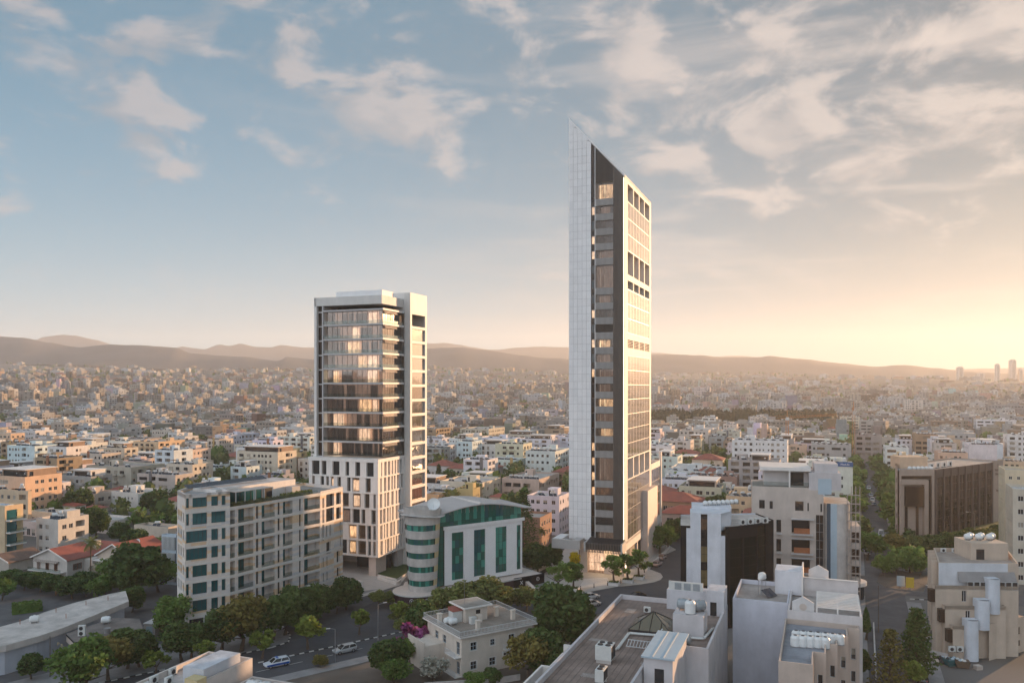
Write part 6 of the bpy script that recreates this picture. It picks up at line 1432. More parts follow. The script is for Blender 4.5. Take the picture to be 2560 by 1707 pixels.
# long low building with club annex
def low_long():
    Z = 5.3
    far = [(-60, 1585), (0, 1566), (59, 1550), (109, 1530), (182, 1507), (269, 1485), (314, 1476)]; nr = [(322, 1502), (290, 1515), (228, 1540), (164, 1566), (100, 1588), (15, 1612), (-60, 1622)]
    P = [at(a, b, Z) for a, b in nr[::-1]]+[at(a, b, Z) for a, b in far[::-1]]
    S_ = Site('low_hall', 'long low white hall with a stained pale roof bending along the street', 'building', at(228, 1580), 0, (-10, 8, 14)); T = S_.T; FOOT.append((-95, 165, 14)); FOOT.append((-105, 150, 16))
    pl = [S_.l(p) for p in P]; ins = offset(pl, .8)
    q = MB(); q.prism(pl, Z-1.1, Z, 'stucco', 'flat_roof', True); q.build('roof', T, (.58, .52, .48)); q = MB(); q.prism(ins, 0, Z-1.1, 'stucco'); q.build('wall', T, (.52, .53, .58))
    for a, b in ((50, 1560), (140, 1530), (165, 1545), (215, 1512), (270, 1500)): p = S_.l(at(a, b, Z)); q = MB(); q.tube((*p, Z), (*p, Z+.9), .06, .06, 'wood_orange', 5); q.build('vent_pipe', T)
    drum_tank(at(86, 1556, Z), Z, .5, 'white drum tank lying on the stained roof of the low hall', 'tank on the low hall')
    # annex
    z = 4.4; an = [(187, 1604), (341, 1587), (356, 1572), (348, 1546), (289, 1543), (166, 1583)]
    A = Site('club_annex', 'flat dark roofed annex with a black and grey fascia beside the low hall', 'building', at(260, 1620), 0); pl = [A.l(at(a, b, z)) for a, b in an]
    q = MB(); q.prism(pl, z-1.5, z-.35, 'canvas', bottom=True); q.build('fascia', A.T); q = MB(); q.prism(offset(pl, -.08), z-.35, z, 'black_panel', 'flat_roof'); q.build('roof', A.T, (.20, .17, .155)); q = MB(); q.prism(offset(pl, .7), 0, z-1.5, 'glass_dark'); q.build('glass_wall', A.T)
    for i in (0, 1, 2, 3): q = MB(); p = pl[i]; k = offset(pl, .35)[i]; q.box(k[0]-.18, k[1]-.18, 0, k[0]+.18, k[1]+.18, z-1.5, 'concrete'); q.build('column', A.T)
    a0, a1 = Vector(pl[0]), Vector(pl[1]); u = (a1-a0).normalized()
    for t in (.33, .66): p = a0.lerp(a1, t)+Vector((u.y, -u.x))*.02; q = MB(); q.box(-.12, -.02, z-1.5, .12, 0, z-.36, 'slab_grey'); o = q.build('fascia_joint', A.T); o.location = (p.x, p.y, 0); o.rotation_euler = (0, 0, atan2(u.y, u.x))
    text(A.T, 'P', (pl[5][0]-.6, pl[5][1]-1.6, 2.7), .1, .9, 'ochre_panel', name='sign_letter'); text(A.T, 'R', (pl[5][0]+.1, pl[5][1]-1.6, 2.4), .1, .9, 'ochre_panel', name='sign_letter')
    ac_unit(at(205, 1590, z), z, .1, 'two-fan air conditioner on the dark annex roof', 'annex roof unit', 1.5, 2); drum_tank(at(265, 1558, z), z, .3, 'white drum tank lying on the dark annex roof', 'tank on the annex')
    c = at(268, 1582, z); o = MB(); o.lathe([(0, 0), (.45, 0), (.6, .9), (.66, .95), (.5, .9), (0, .85)], 'paving_grey', 12); o = o.build('planter_pot'); o.location = (c.x, c.y, z); tag(o, 'grey round planter pot standing on the dark annex roof', 'planter')
    # small transformer hut
    H = Site('substation_hut', 'small grey hut with a pale blue double door and a slab roof', 'hut', at(360, 1592), -.15); q = MB(); q.box(0, 0, 0, 2.4, 6.5, 2.6, 'concrete'); q.build('wall', H.T); q = MB(); q.box(-.15, -.15, 2.6, 2.55, 6.7, 2.8, 'slab_grey'); q.build('roof', H.T); q = MB(); q.box(.5, -.06, .05, 1.15, -.01, 2.2, 'pale_blue'); q.build('door', H.T); q = MB(); q.box(1.18, -.06, .05, 1.85, -.01, 2.2, 'pale_blue'); q.build('door', H.T)
    # pale hedge block and stall clutter beyond
low_long()
# villas with red gables
def gable(T, x0, x1, y0, y1, ze, zr, col, along_y=True, ov=.5, mat='red_tile'):
    q = MB(); q.box(x0, y0, 0, x1, y1, ze, 'stucco'); xm = (x0+x1)/2
    q.face([(x0, y0, ze), (x1, y0, ze), (xm, y0, zr)], 'stucco'); q.face([(x1, y1, ze), (x0, y1, ze), (xm, y1, zr)], 'stucco'); q.build('wall', T, col)
    q = MB(); k = (zr-ze)/(xm-x0)
    for s in (-1, 1):
        xe = x0-ov if s < 0 else x1+ov; z0 = ze-ov*k
        q.hexa(((xe, y0-ov, z0), (xm, y0-ov, zr), (xm, y1+ov, zr), (xe, y1+ov, z0)) if s < 0 else ((xm, y0-ov, zr), (xe, y0-ov, z0), (xe, y1+ov, z0), (xm, y1+ov, zr)), ((xe, y0-ov, z0+.2), (xm, y0-ov, zr+.2), (xm, y1+ov, zr+.2), (xe, y1+ov, z0+.2)) if s < 0 else ((xm, y0-ov, zr+.2), (xe, y0-ov, z0+.2), (xe, y1+ov, z0+.2), (xm, y1+ov, zr+.2)), mat)
    r = q.build('roof', T)
    q = MB()
    for s in (-1, 1):
        xe = x0-ov if s < 0 else x1+ov; q.bar((xe, y0-ov-.05, ze-ov*k+.12), (xm, y0-ov-.05, zr+.12), .12, 'slab_white', .34)
    q.build('bargeboard', T)
def red_villa():
    S_ = Site('red_roofed_villa', 'villa with two red tiled gable roofs, striped awnings and a white balcony', 'house', at(168, 1452), -GA, (-3, 8, 17)); T = S_.T; c = (.60, .54, .49)
    gable(T, -12.2, 0, 0, 9.5, 5.3, 7.7, c)
    for i in range(3): put('window', win_mesh(1.2, 2.0, 'glass_brown', 'wood_orange', 2, 1), T, (-10.2+3.1*i, -.03, 3.3))
    q = MB(); q.box(-12.4, -1.5, 2.1, -.6, 0, 2.3, 'slab_white'); q.box(-12.4, -1.5, 2.3, -.6, -1.45, 3.1, 'glass_rail'); q.build('balcony', T)
    q = MB()
    for i in range(30): q.hexa(((-11.4+.29*i, -.9, 4.4), (-11.4+.29*(i+1), -.9, 4.4), (-11.4+.29*(i+1), -.02, 4.75), (-11.4+.29*i, -.02, 4.75)), ((-11.4+.29*i, -.9, 4.46), (-11.4+.29*(i+1), -.9, 4.46), (-11.4+.29*(i+1), -.02, 4.8), (-11.4+.29*i, -.02, 4.8)), ('canvas', 'fin_brown')[i % 2])
    q.build('awning', T)
    put('window', win_mesh(2.6, 1.6, 'glass_brown', 'wood_orange', 2, 1), T, (.03, 3.0, 3.2), pi/2)
    gable(T, 3.0, 14.5, 6.5, 19, 5.8, 8.8, (.56, .46, .38)); q = MB(); q.box(0.02, 5, 0, 3.0, 15, 4.8, 'stucco'); q.build('link', T, c); q = MB(); q.hexa(((-7, 9.6, 4.9), (3.2, 9.6, 4.9), (3.2, 16, 7.0), (-7, 16, 7.0)), ((-7, 9.6, 5.1), (3.2, 9.6, 5.1), (3.2, 16, 7.2), (-7, 16, 7.2)), 'red_tile'); q.box(-7, 9.7, 0, 3.1, 15.9, 4.85, 'stucco'); q.build('lean_to_roof', T, c)
    q = MB(); q.box(-4.2, 11, 5, -2.6, 12.6, 8.2, 'concrete'); q.build('chimney', T)
    for x in (8.0, 13.2): q = MB(); q.box(x, 4.4, 0, x+.35, 4.75, 4.7, 'slab_white'); q.build('porch_post', T)
    q = MB(); q.box(4, 4.2, 4.7, 13.8, 6.5, 4.95, 'slab_white'); q.build('porch_roof', T)
    dish(S_.w(9.5, 13.5), 7.4, .8, 'white satellite dish on the larger gable of the red roofed villa')
    V = Site('brown_roofed_house', 'low house with a brown tiled gable roof among shrubs', 'house', at(22, 1432), -GA, (0, 4, 9)); gable(V.T, -9, 0, 0, 10, 2.9, 4.6, (.5, .44, .38), mat='brown_tile')
    put('window', win_mesh(1.2, 1.2), V.T, (-4.5, -.03, 1.6))
mat_plain('brown_tile', (.16, .10, .075), .85, var=.35, scale=.8)
red_villa()
# white roofs at the bottom edge
def front_roofs():
    S_ = Site('white_flat_building', 'white flat roofed building with a roof box and a red roof patch', 'building', (-39, 119.7), -GA, (-10, -12, 14)); T = S_.T; c = (.66, .58, .53); Z = 8.3
    P = [(-8.3, -30), (0, -30), (0, 0), (-8.3, 0)]; poly_walls(T, P, 0, 9.2, {}, c); flat_roof(T, [(-8.28, -29.98), (-.02, -29.98), (-.02, -.02), (-8.28, -.02)], Z, (.56, .49, .45), .92, .3, c)
    q = MB(); q.box(-4.3, -9.5, Z, -.6, -2.0, Z+2.2, 'stucco'); q.box(-4.2, -9.4, Z+2.2, -.7, -2.1, Z+2.22, 'flat_roof'); q.build('roof_box', T, (.60, .60, .63)); q = MB(); q.box(-5.6, -3.4, Z, -2.6, -1.6, Z+.5, 'red_tile'); q.build('roof_patch', T)
    for i, (x, y) in enumerate(((-7.6, -8), (-7.6, -11.5), (-5.2, -7), (-5.4, -11), (-6.6, -14))): ac_unit(S_.w(x, y), Z, -GA+pi/2, 'air conditioner inside the parapet of the white flat roofed building', 'air conditioners on the white flat roof', 1.5)
    q = MB(); q.box(-2.0, -11.6, Z, .2, -9.8, Z+1.5, 'ochre_panel'); q.build('orange_box', T)
    S2 = Site('lower_flat_building', 'lower white roof with a row of air conditioners and two tanks beside the orange box', 'building', (-28.5, 113.6), -GA, (-6, -10, 9)); T2 = S2.T; Z = 6.4
    P = [(-10.4, -24), (8, -24), (8, 0), (-10.4, 0)]; poly_walls(T2, P, 0, 7.3, {}, c); flat_roof(T2, [(-10.38, -23.98), (7.98, -23.98), (7.98, -.02), (-10.38, -.02)], Z, (.58, .50, .46), .92, .3, c)
    for i in range(7): ac_unit(S2.w(-8.5+1.6*i, -1.1), Z, -GA, 'air conditioner in the row along the parapet of the lower white roof', 'row of air conditioners on the lower white roof', 1.25)
    for i in range(2): drum_tank(S2.w(-8.2+2.0*i, -2.8), Z, -GA, 'cream drum tank on the lower white roof', 'cream tanks', r=.7, L=1.9)
front_roofs()
def blue_building():
    T, P, w, d, H = apartment(404, 440, 452, 1338, 12.5, 'bluish white', '', '', seed=51, near=True, label='pale blue louvred building beside the striped apartment block', tanks=0, pent=False, col=(.50, .57, .63))
    for k in range(3):
        for i in range(10): q = MB(); q.box(-w+.3+i*(w-.5)/10, -.18, .8+4*k, -w+.5+i*(w-.5)/10, -.01, 4.0+4*k, 'rail_white'); q.build('louvre_fin', T)
        q = MB(); q.box(-w+.1, -.012, .8+4*k, -.1, -.005, 4.0+4*k, 'glass_dark'); q.build('glazing', T)
blue_building()
def yellow_balconies():
    D0 = 229; T, P, w, d, H = apartment(-90, 12, 58, 1265, zat(1265, D0), 'peach', 'w', '', seed=52, near=True, D=D0, label='apartment block with glazed balconies, ochre panels and a roof pool', tanks=0, pent=False)
    for k in range(4):
        z = .6+3.5*k; q = MB(); q.box(.01, .3, z, 1.8, d-.2, z+.3, 'slab_white'); q.build('balcony_slab', T); q = MB(); q.box(1.72, .3, z+.3, 1.76, d-.2, z+1.3, 'glass_rail'); q.build('glass_railing', T)
        q = MB(); q.box(.01, .6, z+.3, .06, d*.62, z+3.1, 'glass_teal'); q.build('glazing', T); q = MB(); q.box(.01, d*.66, z+.3, .1, d*.84, z+3.1, 'ochre_panel'); q.build('ochre_panel', T)
    q = MB(); q.box(-w*.7, 1.5, H-.6, -1, d*.6, H+.1, 'box_white'); q.box(-w*.68, 1.7, H+.1, -1.2, d*.57, H+.12, 'pool_blue'); q.build('roof_pool', T)
yellow_balconies()
# ------------------------------------------------------------------ the rest of the town
FOOT += [(27, 222, 24), (32, 248, 14), (-40, 218, 19), (-57, 172, 16), (-50, 188, 14), (-8, 195, 16), (-22, 188, 10), (8, 190, 16), (-20, 170, 18), (20, 172, 16), (44, 205, 14)]
FOOT += [(ray(px_, 930).x, 930, 48) for px_ in range(1590, 2090, 60)]
def free(x, y, r):
    if any((x-a)**2+(y-b)**2 < (r+c)**2 for a, b, c in FOOT): return False
    p = Vector((x, y))-RS; s, n = p.dot(RD), abs(p.dot(RN))
    if n < 8+r*.8 and s < 760: return False
    if 40-r < s < 54+r and p.dot(RN) > -40 and n < 90: return False
    p = Vector((x, y))-ST
    if abs(p.dot(SN)) < 13+r and -100 < p.dot(SD) < 95: return False
    return True
def px_of(p): return CX+F*p.x/p.y
R7 = random.Random(77); cells = []
u0 = Vector((cos(GA), -sin(GA), 0)); v0 = Vector((sin(GA), cos(GA), 0))
for i in range(-60, 61):
    for j in range(4, 80):
        p = u0*(i*23+R7.uniform(-5, 5)+(j % 2)*9)+v0*(j*21.0+R7.uniform(-5, 5)); r = p.length
        if p.y < 215 or abs(p.x/p.y) > .70 or r > 1180: continue
        cells.append((r, p))
cells.sort(key=lambda t: t[0])
FARB = []; nfill = 0; PARK = []
names = ['white', 'white', 'bluish white', 'white', 'cream', 'sand', 'beige', 'bluish white', 'pale pink', 'peach', 'grey', 'white', 'concrete', 'sand', 'brown']
for r, p in cells:
    w, d = R7.choice((10, 13, 16, 20, 24))*R7.uniform(.88, 1.1), R7.uniform(10, 16)
    if not free(p.x-u0.x*w/2+v0.x*d/2, p.y-u0.y*w/2+v0.y*d/2, max(w, d)*.42): continue
    q = R7.random()
    if q < .20: PARK.append(p); continue
    fl = R7.choice((1, 2, 2, 2, 3) if r < 330 else (1, 2, 3, 3, 4, 4, 5)); h = fl*3.1+R7.uniform(.8, 1.4)
    red = fl <= 2 and R7.random() < .34; cn = R7.choice(names)
    if nfill < 205:
        nfill += 1; a = px_of(p-u0*w); b = px_of(p); c = px_of(p+v0*d)
        ks = R7.choice(('wwb', 'wl', 'wb', 'wwn', 'rl', 'bl', 'wd')); ks = ks if fl > 1 else 'wd'
        apartment(a, b, max(c, b+3), 1100, h+gz(p.x, p.y), cn, ks, R7.choice(('w', 'wb', 'wl', 'bl')) if fl > 1 else 'w', seed=300+nfill, red=red, D=p.y)
    else: FARB.append((p, w, d, h, PAL[cn], red, r))
# farther rings, ever coarser
for ring_i in range(62):
    r0 = 1180*1.0185**ring_i; step = 19+r0*.0055; n = int(1.46*r0/step)
    for k in range(n):
        a = -.73+1.46*(k+R7.random())/n; r = r0+R7.uniform(-.5, .5)*step*.9; p = Vector((r*sin(a), r*cos(a), 0))
        dens = .74 if r < 1800 else .74-.62*sstep(1800, 3500, r)
        if R7.random() > dens: continue
        if any((p.x-a_)**2+(p.y-b_)**2 < (c_+7)**2 for a_, b_, c_ in FOOT if b_ > 900): continue
        fl = R7.choice((1, 2, 2, 3, 3, 4, 5, 6)) if r < 1800 else R7.choice((1, 1, 2, 2, 3, 3, 4)); FARB.append((p, R7.choice((8, 11, 14, 18, 26, 36))*R7.uniform(.8, 1.15), R7.uniform(9, 17), fl*3.1+1, PAL[R7.choice(names)], fl < 3 and R7.random() < .35, r))
def far_town():
    V, Fc, Cc = [], [], []
    def quad(a, b, c, d, col): n = len(V); V.extend((a, b, c, d)); Fc.append((n, n+1, n+2, n+3)); Cc.append(col)
    def boxq(P, u, v, x0, x1, y0, y1, z0, z1, col, top):
        c = [P+u*x+v*y for x, y in ((x0, y0), (x1, y0), (x1, y1), (x0, y1))]
        lo_ = [(q.x, q.y, z0) for q in c]; hi = [(q.x, q.y, z1) for q in c]
        for i in range(4): j = (i+1) % 4; quad(lo_[i], lo_[j], hi[j], hi[i], col)
        quad(*hi, top)
    R = random.Random(5)
    for p, w, d, h, col, red, r in FARB:
        g = GA+R.choice((0, 0, 0, .5, -.4, R.uniform(-.6, .6))) if r > 700 else GA
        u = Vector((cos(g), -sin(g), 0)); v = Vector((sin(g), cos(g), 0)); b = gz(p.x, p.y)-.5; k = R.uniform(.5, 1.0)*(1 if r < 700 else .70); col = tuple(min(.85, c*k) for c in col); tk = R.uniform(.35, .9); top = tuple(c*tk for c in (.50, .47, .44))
        if red: top = (.30, .12, .085)
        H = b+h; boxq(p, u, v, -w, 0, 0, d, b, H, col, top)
        if not red and R.random() < .45 and r < 2600:
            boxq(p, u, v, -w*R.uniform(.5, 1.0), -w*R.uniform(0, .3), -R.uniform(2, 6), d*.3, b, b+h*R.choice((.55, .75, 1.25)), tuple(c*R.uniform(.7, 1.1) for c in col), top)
        if red:
            m = [p-u*(w*.5)+v*(d*.25), p-u*(w*.5)+v*(d*.75)]; rh = H+min(w, d)*.2; cc = [p-u*(w+.4)-v*.4, p+u*.4-v*.4, p+u*.4+v*(d+.4), p-u*(w+.4)+v*(d+.4)]; t3 = lambda q, z: (q.x, q.y, z)
            quad(t3(cc[0], H), t3(cc[1], H), t3(m[0], rh), t3(m[0], rh), top); quad(t3(cc[1], H), t3(cc[2], H), t3(m[1], rh), t3(m[0], rh), top); quad(t3(cc[2], H), t3(cc[3], H), t3(m[1], rh), t3(m[1], rh), top); quad(t3(cc[3], H), t3(cc[0], H), t3(m[0], rh), t3(m[1], rh), top)
        else:
            a = R.uniform(.1, .6)*w; boxq(p, u, v, -a-w*.3, -a, d*.4, d*.75, H, H+2.4, col, top)
            for i in range(R.choice((1, 2, 3)) if r < 1500 else 1): x = -R.uniform(.1, .9)*w; boxq(p, u, v, x-.9, x+.9, d*.2, d*.2+.8, H+.9, H+1.7, (.72, .70, .68), (.72, .70, .68))
        if r < 2300:
            fl = max(1, int(h/3.1)); dk = (.05, .048, .05)
            for f in range(fl):
                z = b+.5+3.05*f
                for face in range(2):
                    L = w if face == 0 else d; n = max(1, int(L/(3.4 if r < 1300 else 5.0)))
                    for i in range(n):
                        if R.random() < .2: continue
                        s = L*(i+.5)/n; ww = R.choice((.7, .8, 1.3)) if r < 1300 else 1.3; A = p-u*w+u*(s-ww)-v*.06 if face == 0 else p+u*.06+v*(s-ww); E = (u if face == 0 else v)*ww*2
                        quad((A.x, A.y, z+.7), (A.x+E.x, A.y+E.y, z+.7), (A.x+E.x, A.y+E.y, z+2.1), (A.x, A.y, z+2.1), dk if R.random() < .85 else (.3, .27, .24))
                        if ww > 1 and R.random() < .4:
                            o = (-v if face == 0 else u)*1.0; boxq(A, E.normalized(), o.normalized(), 0, E.length, 0, 1.0, z-.1, z+.75, col, top)
    me = bpy.data.meshes.new('far_town'); me.from_pydata(V, [], Fc); at_ = me.attributes.new('Col', 'FLOAT_COLOR', 'FACE')
    at_.data.foreach_set('color', [x for c in Cc for x in (*c, 1)]); me.materials.append(MAT['far_wall']); o = put('far_town', me); o['kind'] = 'stuff'; o['label'] = 'pale far town of flat roofed blocks and red roofed houses spreading to the hills'
far_town()
if FARH:
    q = MB()
    for x, y, z, rz in FARH:
        c, s = cos(rz), sin(rz); e = lambda a, b, h: (x+a*c-b*s, y+a*s+b*c, z+h)
        q.tube(e(-.85, 0, 1.55), e(.85, 0, 1.55), .36, .36, 'tank_white', 6); q.bar(e(-.5, 0, 0), e(-.5, 0, 1.3), .08, 'grey_metal'); q.bar(e(.5, 0, 0), e(.5, 0, 1.3), .08, 'grey_metal'); q.quad(e(-1.1, -2, .2), e(1.1, -2, .2), e(1.1, -.45, 1.2), e(-1.1, -.45, 1.2), 'solar')
    o = q.build('far_roof_heaters'); o['kind'] = 'stuff'; o['label'] = 'white tanks and dark panels of far roof water heaters'
# skyline towers by the sea
for i, (x0, x1, yt, D) in enumerate(((2396, 2409, 916, 2900), (2447, 2462, 932, 2900), (2491, 2500, 909, 3000), (2528, 2541, 898, 3000), (2549, 2557, 921, 3000), (2322, 2360, 938, 2600))):
    z0 = gz((x0-CX)*D/F, D); H = zat(yt, D)-z0; w = (x1-x0)*D/F; P = ray(x1, D, z0)
    T = thing('skyscraper', ['slim pale skyscraper with a notched top in the haze', 'broad low skyscraper shell in the haze', 'tapering slim skyscraper in the haze', 'tallest rounded skyscraper in the haze', 'narrow skyscraper beside the tallest one in the haze', 'wide hotel block in the haze'][i], 'skyscraper', P, -.2)
    q = MB(); q.prism([(-w, 0), (-w*.75, -2), (-w*.25, -2), (0, 0), (0, w), (-w, w)], 0, H*.95, 'concrete', 'flat_roof'); q.build('shaft', T); q = MB(); q.prism([(-w*.8, 1), (-w*.2, 1), (-w*.2, w*.8), (-w*.8, w*.8)], H*.95, H, 'concrete'); q.build('crown', T)
    q = MB()
    for k in range(int(H*.95/4)): q.box(-w*.74, -2.3, 4*k+1.4, -w*.26, -2.02, 4*k+3.2, 'glass_dark'); 
    q.build('glazing', T, kind='stuff')
# tower cranes
def crane(px, D, H, jib, ang, label):
    P = ray(px, D, gz(ray(px, D).x, D)); T = thing('tower_crane', label, 'crane', P, ang)
    q = MB(); r = .8
    for a, b in ((-r, -r), (r, -r), (r, r), (-r, r)): q.bar((a, b, 0), (a, b, H), .22, 'crane_orange')
    for k in range(int(H/2)): s = 1 if k % 2 else -1; q.bar((-r*s, -r, 2*k), (r*s, -r, 2*k+2), .14, 'crane_orange'); q.bar((r, -r*s, 2*k), (r, r*s, 2*k+2), .14, 'crane_orange')
    q.build('mast', T); q = MB()
    for y, z in ((-.7, 0), (.7, 0), (0, 1.5)): q.bar((-12, y, H+z), (jib, y*.6, H+z*.6+jib*.08), .22, 'crane_orange')
    for k in range(int(jib/2)): q.bar((2*k, -.7, H+.16*k), (2*k+1, 0, H+1.4+.16*k), .12, 'crane_orange'); q.bar((2*k+1, 0, H+1.4+.16*k), (2*k+2, .7, H+.16*k), .12, 'crane_orange')
    q.build('jib', T); q = MB(); q.box(-12, -1, H-2, -9.5, 1, H, 'concrete'); q.build('counterweight', T); q = MB(); q.box(-1, -1.2, H-1, 1, -.2, H+1.2, 'box_white'); q.build('cab', T); q = MB(); q.bar((0, 0, H), (0, 0, H+6), .4, 'crane_orange'); q.bar((0, 0, H+6), (jib*.7, 0, H+1.6+jib*.05), .1, 'crane_orange'); q.bar((0, 0, H+6), (-11, 0, H+.4), .1, 'crane_orange'); q.build('apex', T)
mat_plain('crane_orange', (.42, .17, .05), .5, var=.1)
crane(1968, 560, 27, 33, -.15, 'orange tower crane with a long jib over the white slab block'); crane(2134, 520, 34, 12, 1.2, 'red lattice crane mast beside the concrete frame building')
# ------------------------------------------------------------------ trees
def blob(b, c, r, mat, R, seg=7):
    """rough inner mass of a crown"""
    c = Vector(c); rows = []
    for i in range(5):
        t = pi*i/4; row = []
        for k in range(seg):
            a = 2*pi*k/seg; j = R.uniform(.80, 1.12); row.append(c+Vector((r[0]*sin(t)*cos(a)*j, r[1]*sin(t)*sin(a)*j, r[2]*cos(t)*j)))
        rows.append(row)
    for i in range(4):
        for k in range(seg): l = (k+1) % seg; b.quad(rows[i+1][k], rows[i+1][l], rows[i][l], rows[i][k], mat)
def crown_mesh(kind, mat, n, s, seed):
    R = random.Random(seed); b = MB()
    if kind == 'broad':       # unit crown: radius about 1, height about 1.5 with base at 0
        cl = []
        for i in range(11): a = R.uniform(0, 2*pi); rr = R.uniform(.2, .68); z = R.uniform(.35, 1.15); cl.append((rr*cos(a)*(1.25-.5*z), rr*sin(a)*(1.25-.5*z), z, R.uniform(.26, .44)))
        cl.append((0, 0, .75, .55))
        for x, y, z, r in cl: blob(b, (x, y, z), (r*.56, r*.56, r*.48), mat, R)
        for i in range(n):
            x, y, z, r = R.choice(cl); d = Vector((R.gauss(0, 1), R.gauss(0, 1), R.gauss(.15, .8))); d.normalize(); k = R.uniform(.62, 1.22)
            leaf(b, Vector((x+d.x*r*k, y+d.y*r*k, z+d.z*r*k*.85)), s*R.uniform(.6, 1.35), mat, R)
    elif kind == 'round':
        cl = [(0, 0, .8, .62)]
        for i in range(16): a = 2*pi*i/16*1.618*2; z = .25+1.15*((i+.5)/16); rr = .55*sqrt(max(.05, 1-((z-.75)/.75)**2)); cl.append((rr*cos(a), rr*sin(a), z, R.uniform(.26, .38)))
        for x, y, z, r in cl: blob(b, (x, y, z), (r*.66, r*.66, r*.62), mat, R)
        for i in range(n):
            x, y, z, r = R.choice(cl[1:]); d = Vector((R.gauss(0, 1), R.gauss(0, 1), R.gauss(.1, .9))); d.normalize(); k = R.uniform(.7, 1.18)
            leaf(b, Vector((x+d.x*r*k, y+d.y*r*k, z+d.z*r*k)), s*R.uniform(.6, 1.3), mat, R)
    elif kind == 'cypress':
        for i in range(6): z = .1+1.3*i/6; r = .30*(1-.8*(i/6)**1.6); blob(b, (0, 0, z), (r, r, .2), mat, R)
        for i in range(n):
            z = R.random()**.8*1.6; r = .36*(1-(z/1.62)**1.8)*R.uniform(.75, 1.05); a = R.uniform(0, 2*pi); leaf(b, Vector((r*cos(a), r*sin(a), z)), s*R.uniform(.6, 1.2), mat, R)
    elif kind == 'sparse':
        cl = []
        for i in range(9): a = R.uniform(0, 2*pi); rr = R.uniform(.25, .8); z = R.uniform(.25, 1.25); cl.append((rr*cos(a)*(1.2-.55*z), rr*sin(a)*(1.2-.55*z), z, R.uniform(.20, .34)))
        for i in range(n):
            x, y, z, r = R.choice(cl); d = Vector((R.gauss(0, 1), R.gauss(0, 1), R.gauss(.2, .8))); d.normalize(); k = R.random()**.5
            leaf(b, Vector((x+d.x*r*k, y+d.y*r*k, z+d.z*r*k)), s*R.uniform(.7, 1.3), mat, R)
    return b.mesh('crown')
def trunk_mesh(seed, fork=True):
    R = random.Random(seed); b = MB(); top = Vector((R.uniform(-.08, .08), R.uniform(-.08, .08), 1.0))
    b.tube((0, 0, -.05), top*.55, .075, .055, 'bark', 7); b.tube(top*.55, top, .055, .04, 'bark', 7)
    for i in range(4):
        a = R.uniform(0, 2*pi); e = top+Vector((cos(a)*.55, sin(a)*.55, R.uniform(.35, .7))); b.tube(top*.95, e, .04, .015, 'bark', 5)
    return b.mesh('trunk')
TR = [trunk_mesh(i) for i in range(3)]
CR = {}
for nm, kind, mat, n, s in (('dark', 'round', 'leaf_dark', 3600, .085), ('olive', 'broad', 'leaf_olive', 2400, .075), ('mid', 'broad', 'leaf_mid', 2600, .07), ('bright', 'sparse', 'leaf_bright', 750, .11), ('autumn', 'broad', 'leaf_autumn', 2400, .075), ('cypress', 'cypress', 'leaf_dark', 900, .07), ('plaza', 'sparse', 'leaf_mid', 1300, .085), ('pine', 'broad', 'leaf_dark', 2300, .08), ('yellow', 'broad', 'leaf_yellow', 700, .10), ('magenta', 'sparse', 'leaf_magenta', 900, .09), ('white', 'broad', 'leaf_white', 1200, .08), ('small', 'broad', 'leaf_dark', 420, .15), ('small2', 'broad', 'leaf_mid', 420, .15), ('smallcyp', 'cypress', 'leaf_dark', 220, .12)):
    CR[nm] = [crown_mesh(kind, mat, n, s, 10*k+len(nm)) for k in range(2 if n > 500 else 3)]
TNAME = {'dark': ('dense dark green round tree', 'broadleaf_tree'), 'olive': ('spreading olive green tree', 'spreading_tree'), 'mid': ('leafy green tree', 'broadleaf_tree'), 'bright': ('small bright yellow-green tree', 'young_tree'), 'autumn': ('tree with bronze green leaves', 'broadleaf_tree'), 'cypress': ('narrow dark cypress', 'cypress_tree'), 'plaza': ('light crowned young plaza tree', 'plaza_tree'), 'pine': ('dark spreading pine', 'pine_tree'), 'yellow': ('bright yellow flowering plant', 'yellow_shrub'), 'magenta': ('magenta flowering bougainvillea', 'bougainvillea'), 'white': ('white flowering oleander', 'oleander'), 'small': ('dark garden tree', 'garden_tree'), 'small2': ('green garden tree', 'garden_tree'), 'smallcyp': ('dark cypress spire', 'cypress_tree')}
NT = [0]
def tree(P, h, kind, where, wid=1.0, tr=.32, z=None, cat='tree'):
    """h: total height; tr: share of bare trunk"""
    R = random.Random(int(P[0]*17+P[1]*31)); NT[0] += 1; d, nm = TNAME[kind]
    z = gz(P[0], P[1]) if z is None else z
    T = thing(nm, '%s %s' % (d, where), cat, (P[0], P[1], z), R.uniform(0, 6.28), 'trees and shrubs of the town')
    hc = h*(1-tr); k = hc/1.55; w = k*wid*R.uniform(.95, 1.08)
    t = put('trunk', R.choice(TR), T); t.scale = (h*.62, h*.62, h*tr*1.05)
    c = put('crown', R.choice(CR[kind]), T, (0, 0, h*tr*.92)); c.scale = (w, w*R.uniform(.92, 1.08), k)
    return T
def palm(P, h, where, z=0):
    T = thing('palm_tree', 'palm with a slim trunk and drooping fronds '+where, 'palm tree', (P[0], P[1], z), RND.uniform(0, 6)); q = MB(); q.tube((0, 0, 0), (.15, 0, h*.5), .22, .17, 'bark', 8); q.tube((.15, 0, h*.5), (.1, .1, h), .17, .15, 'bark', 8); q.build('trunk', T)
    me = cached('frond', frond); R = random.Random(int(h*10))
    for i in range(30):
        o = put('frond', me, T, (.1, .1, h)); o.rotation_euler = (0, R.uniform(-.9, .75), 2*pi*i/30*2.4); s = R.uniform(.85, 1.1)*max(.7, h/11); o.scale = (s,)*3
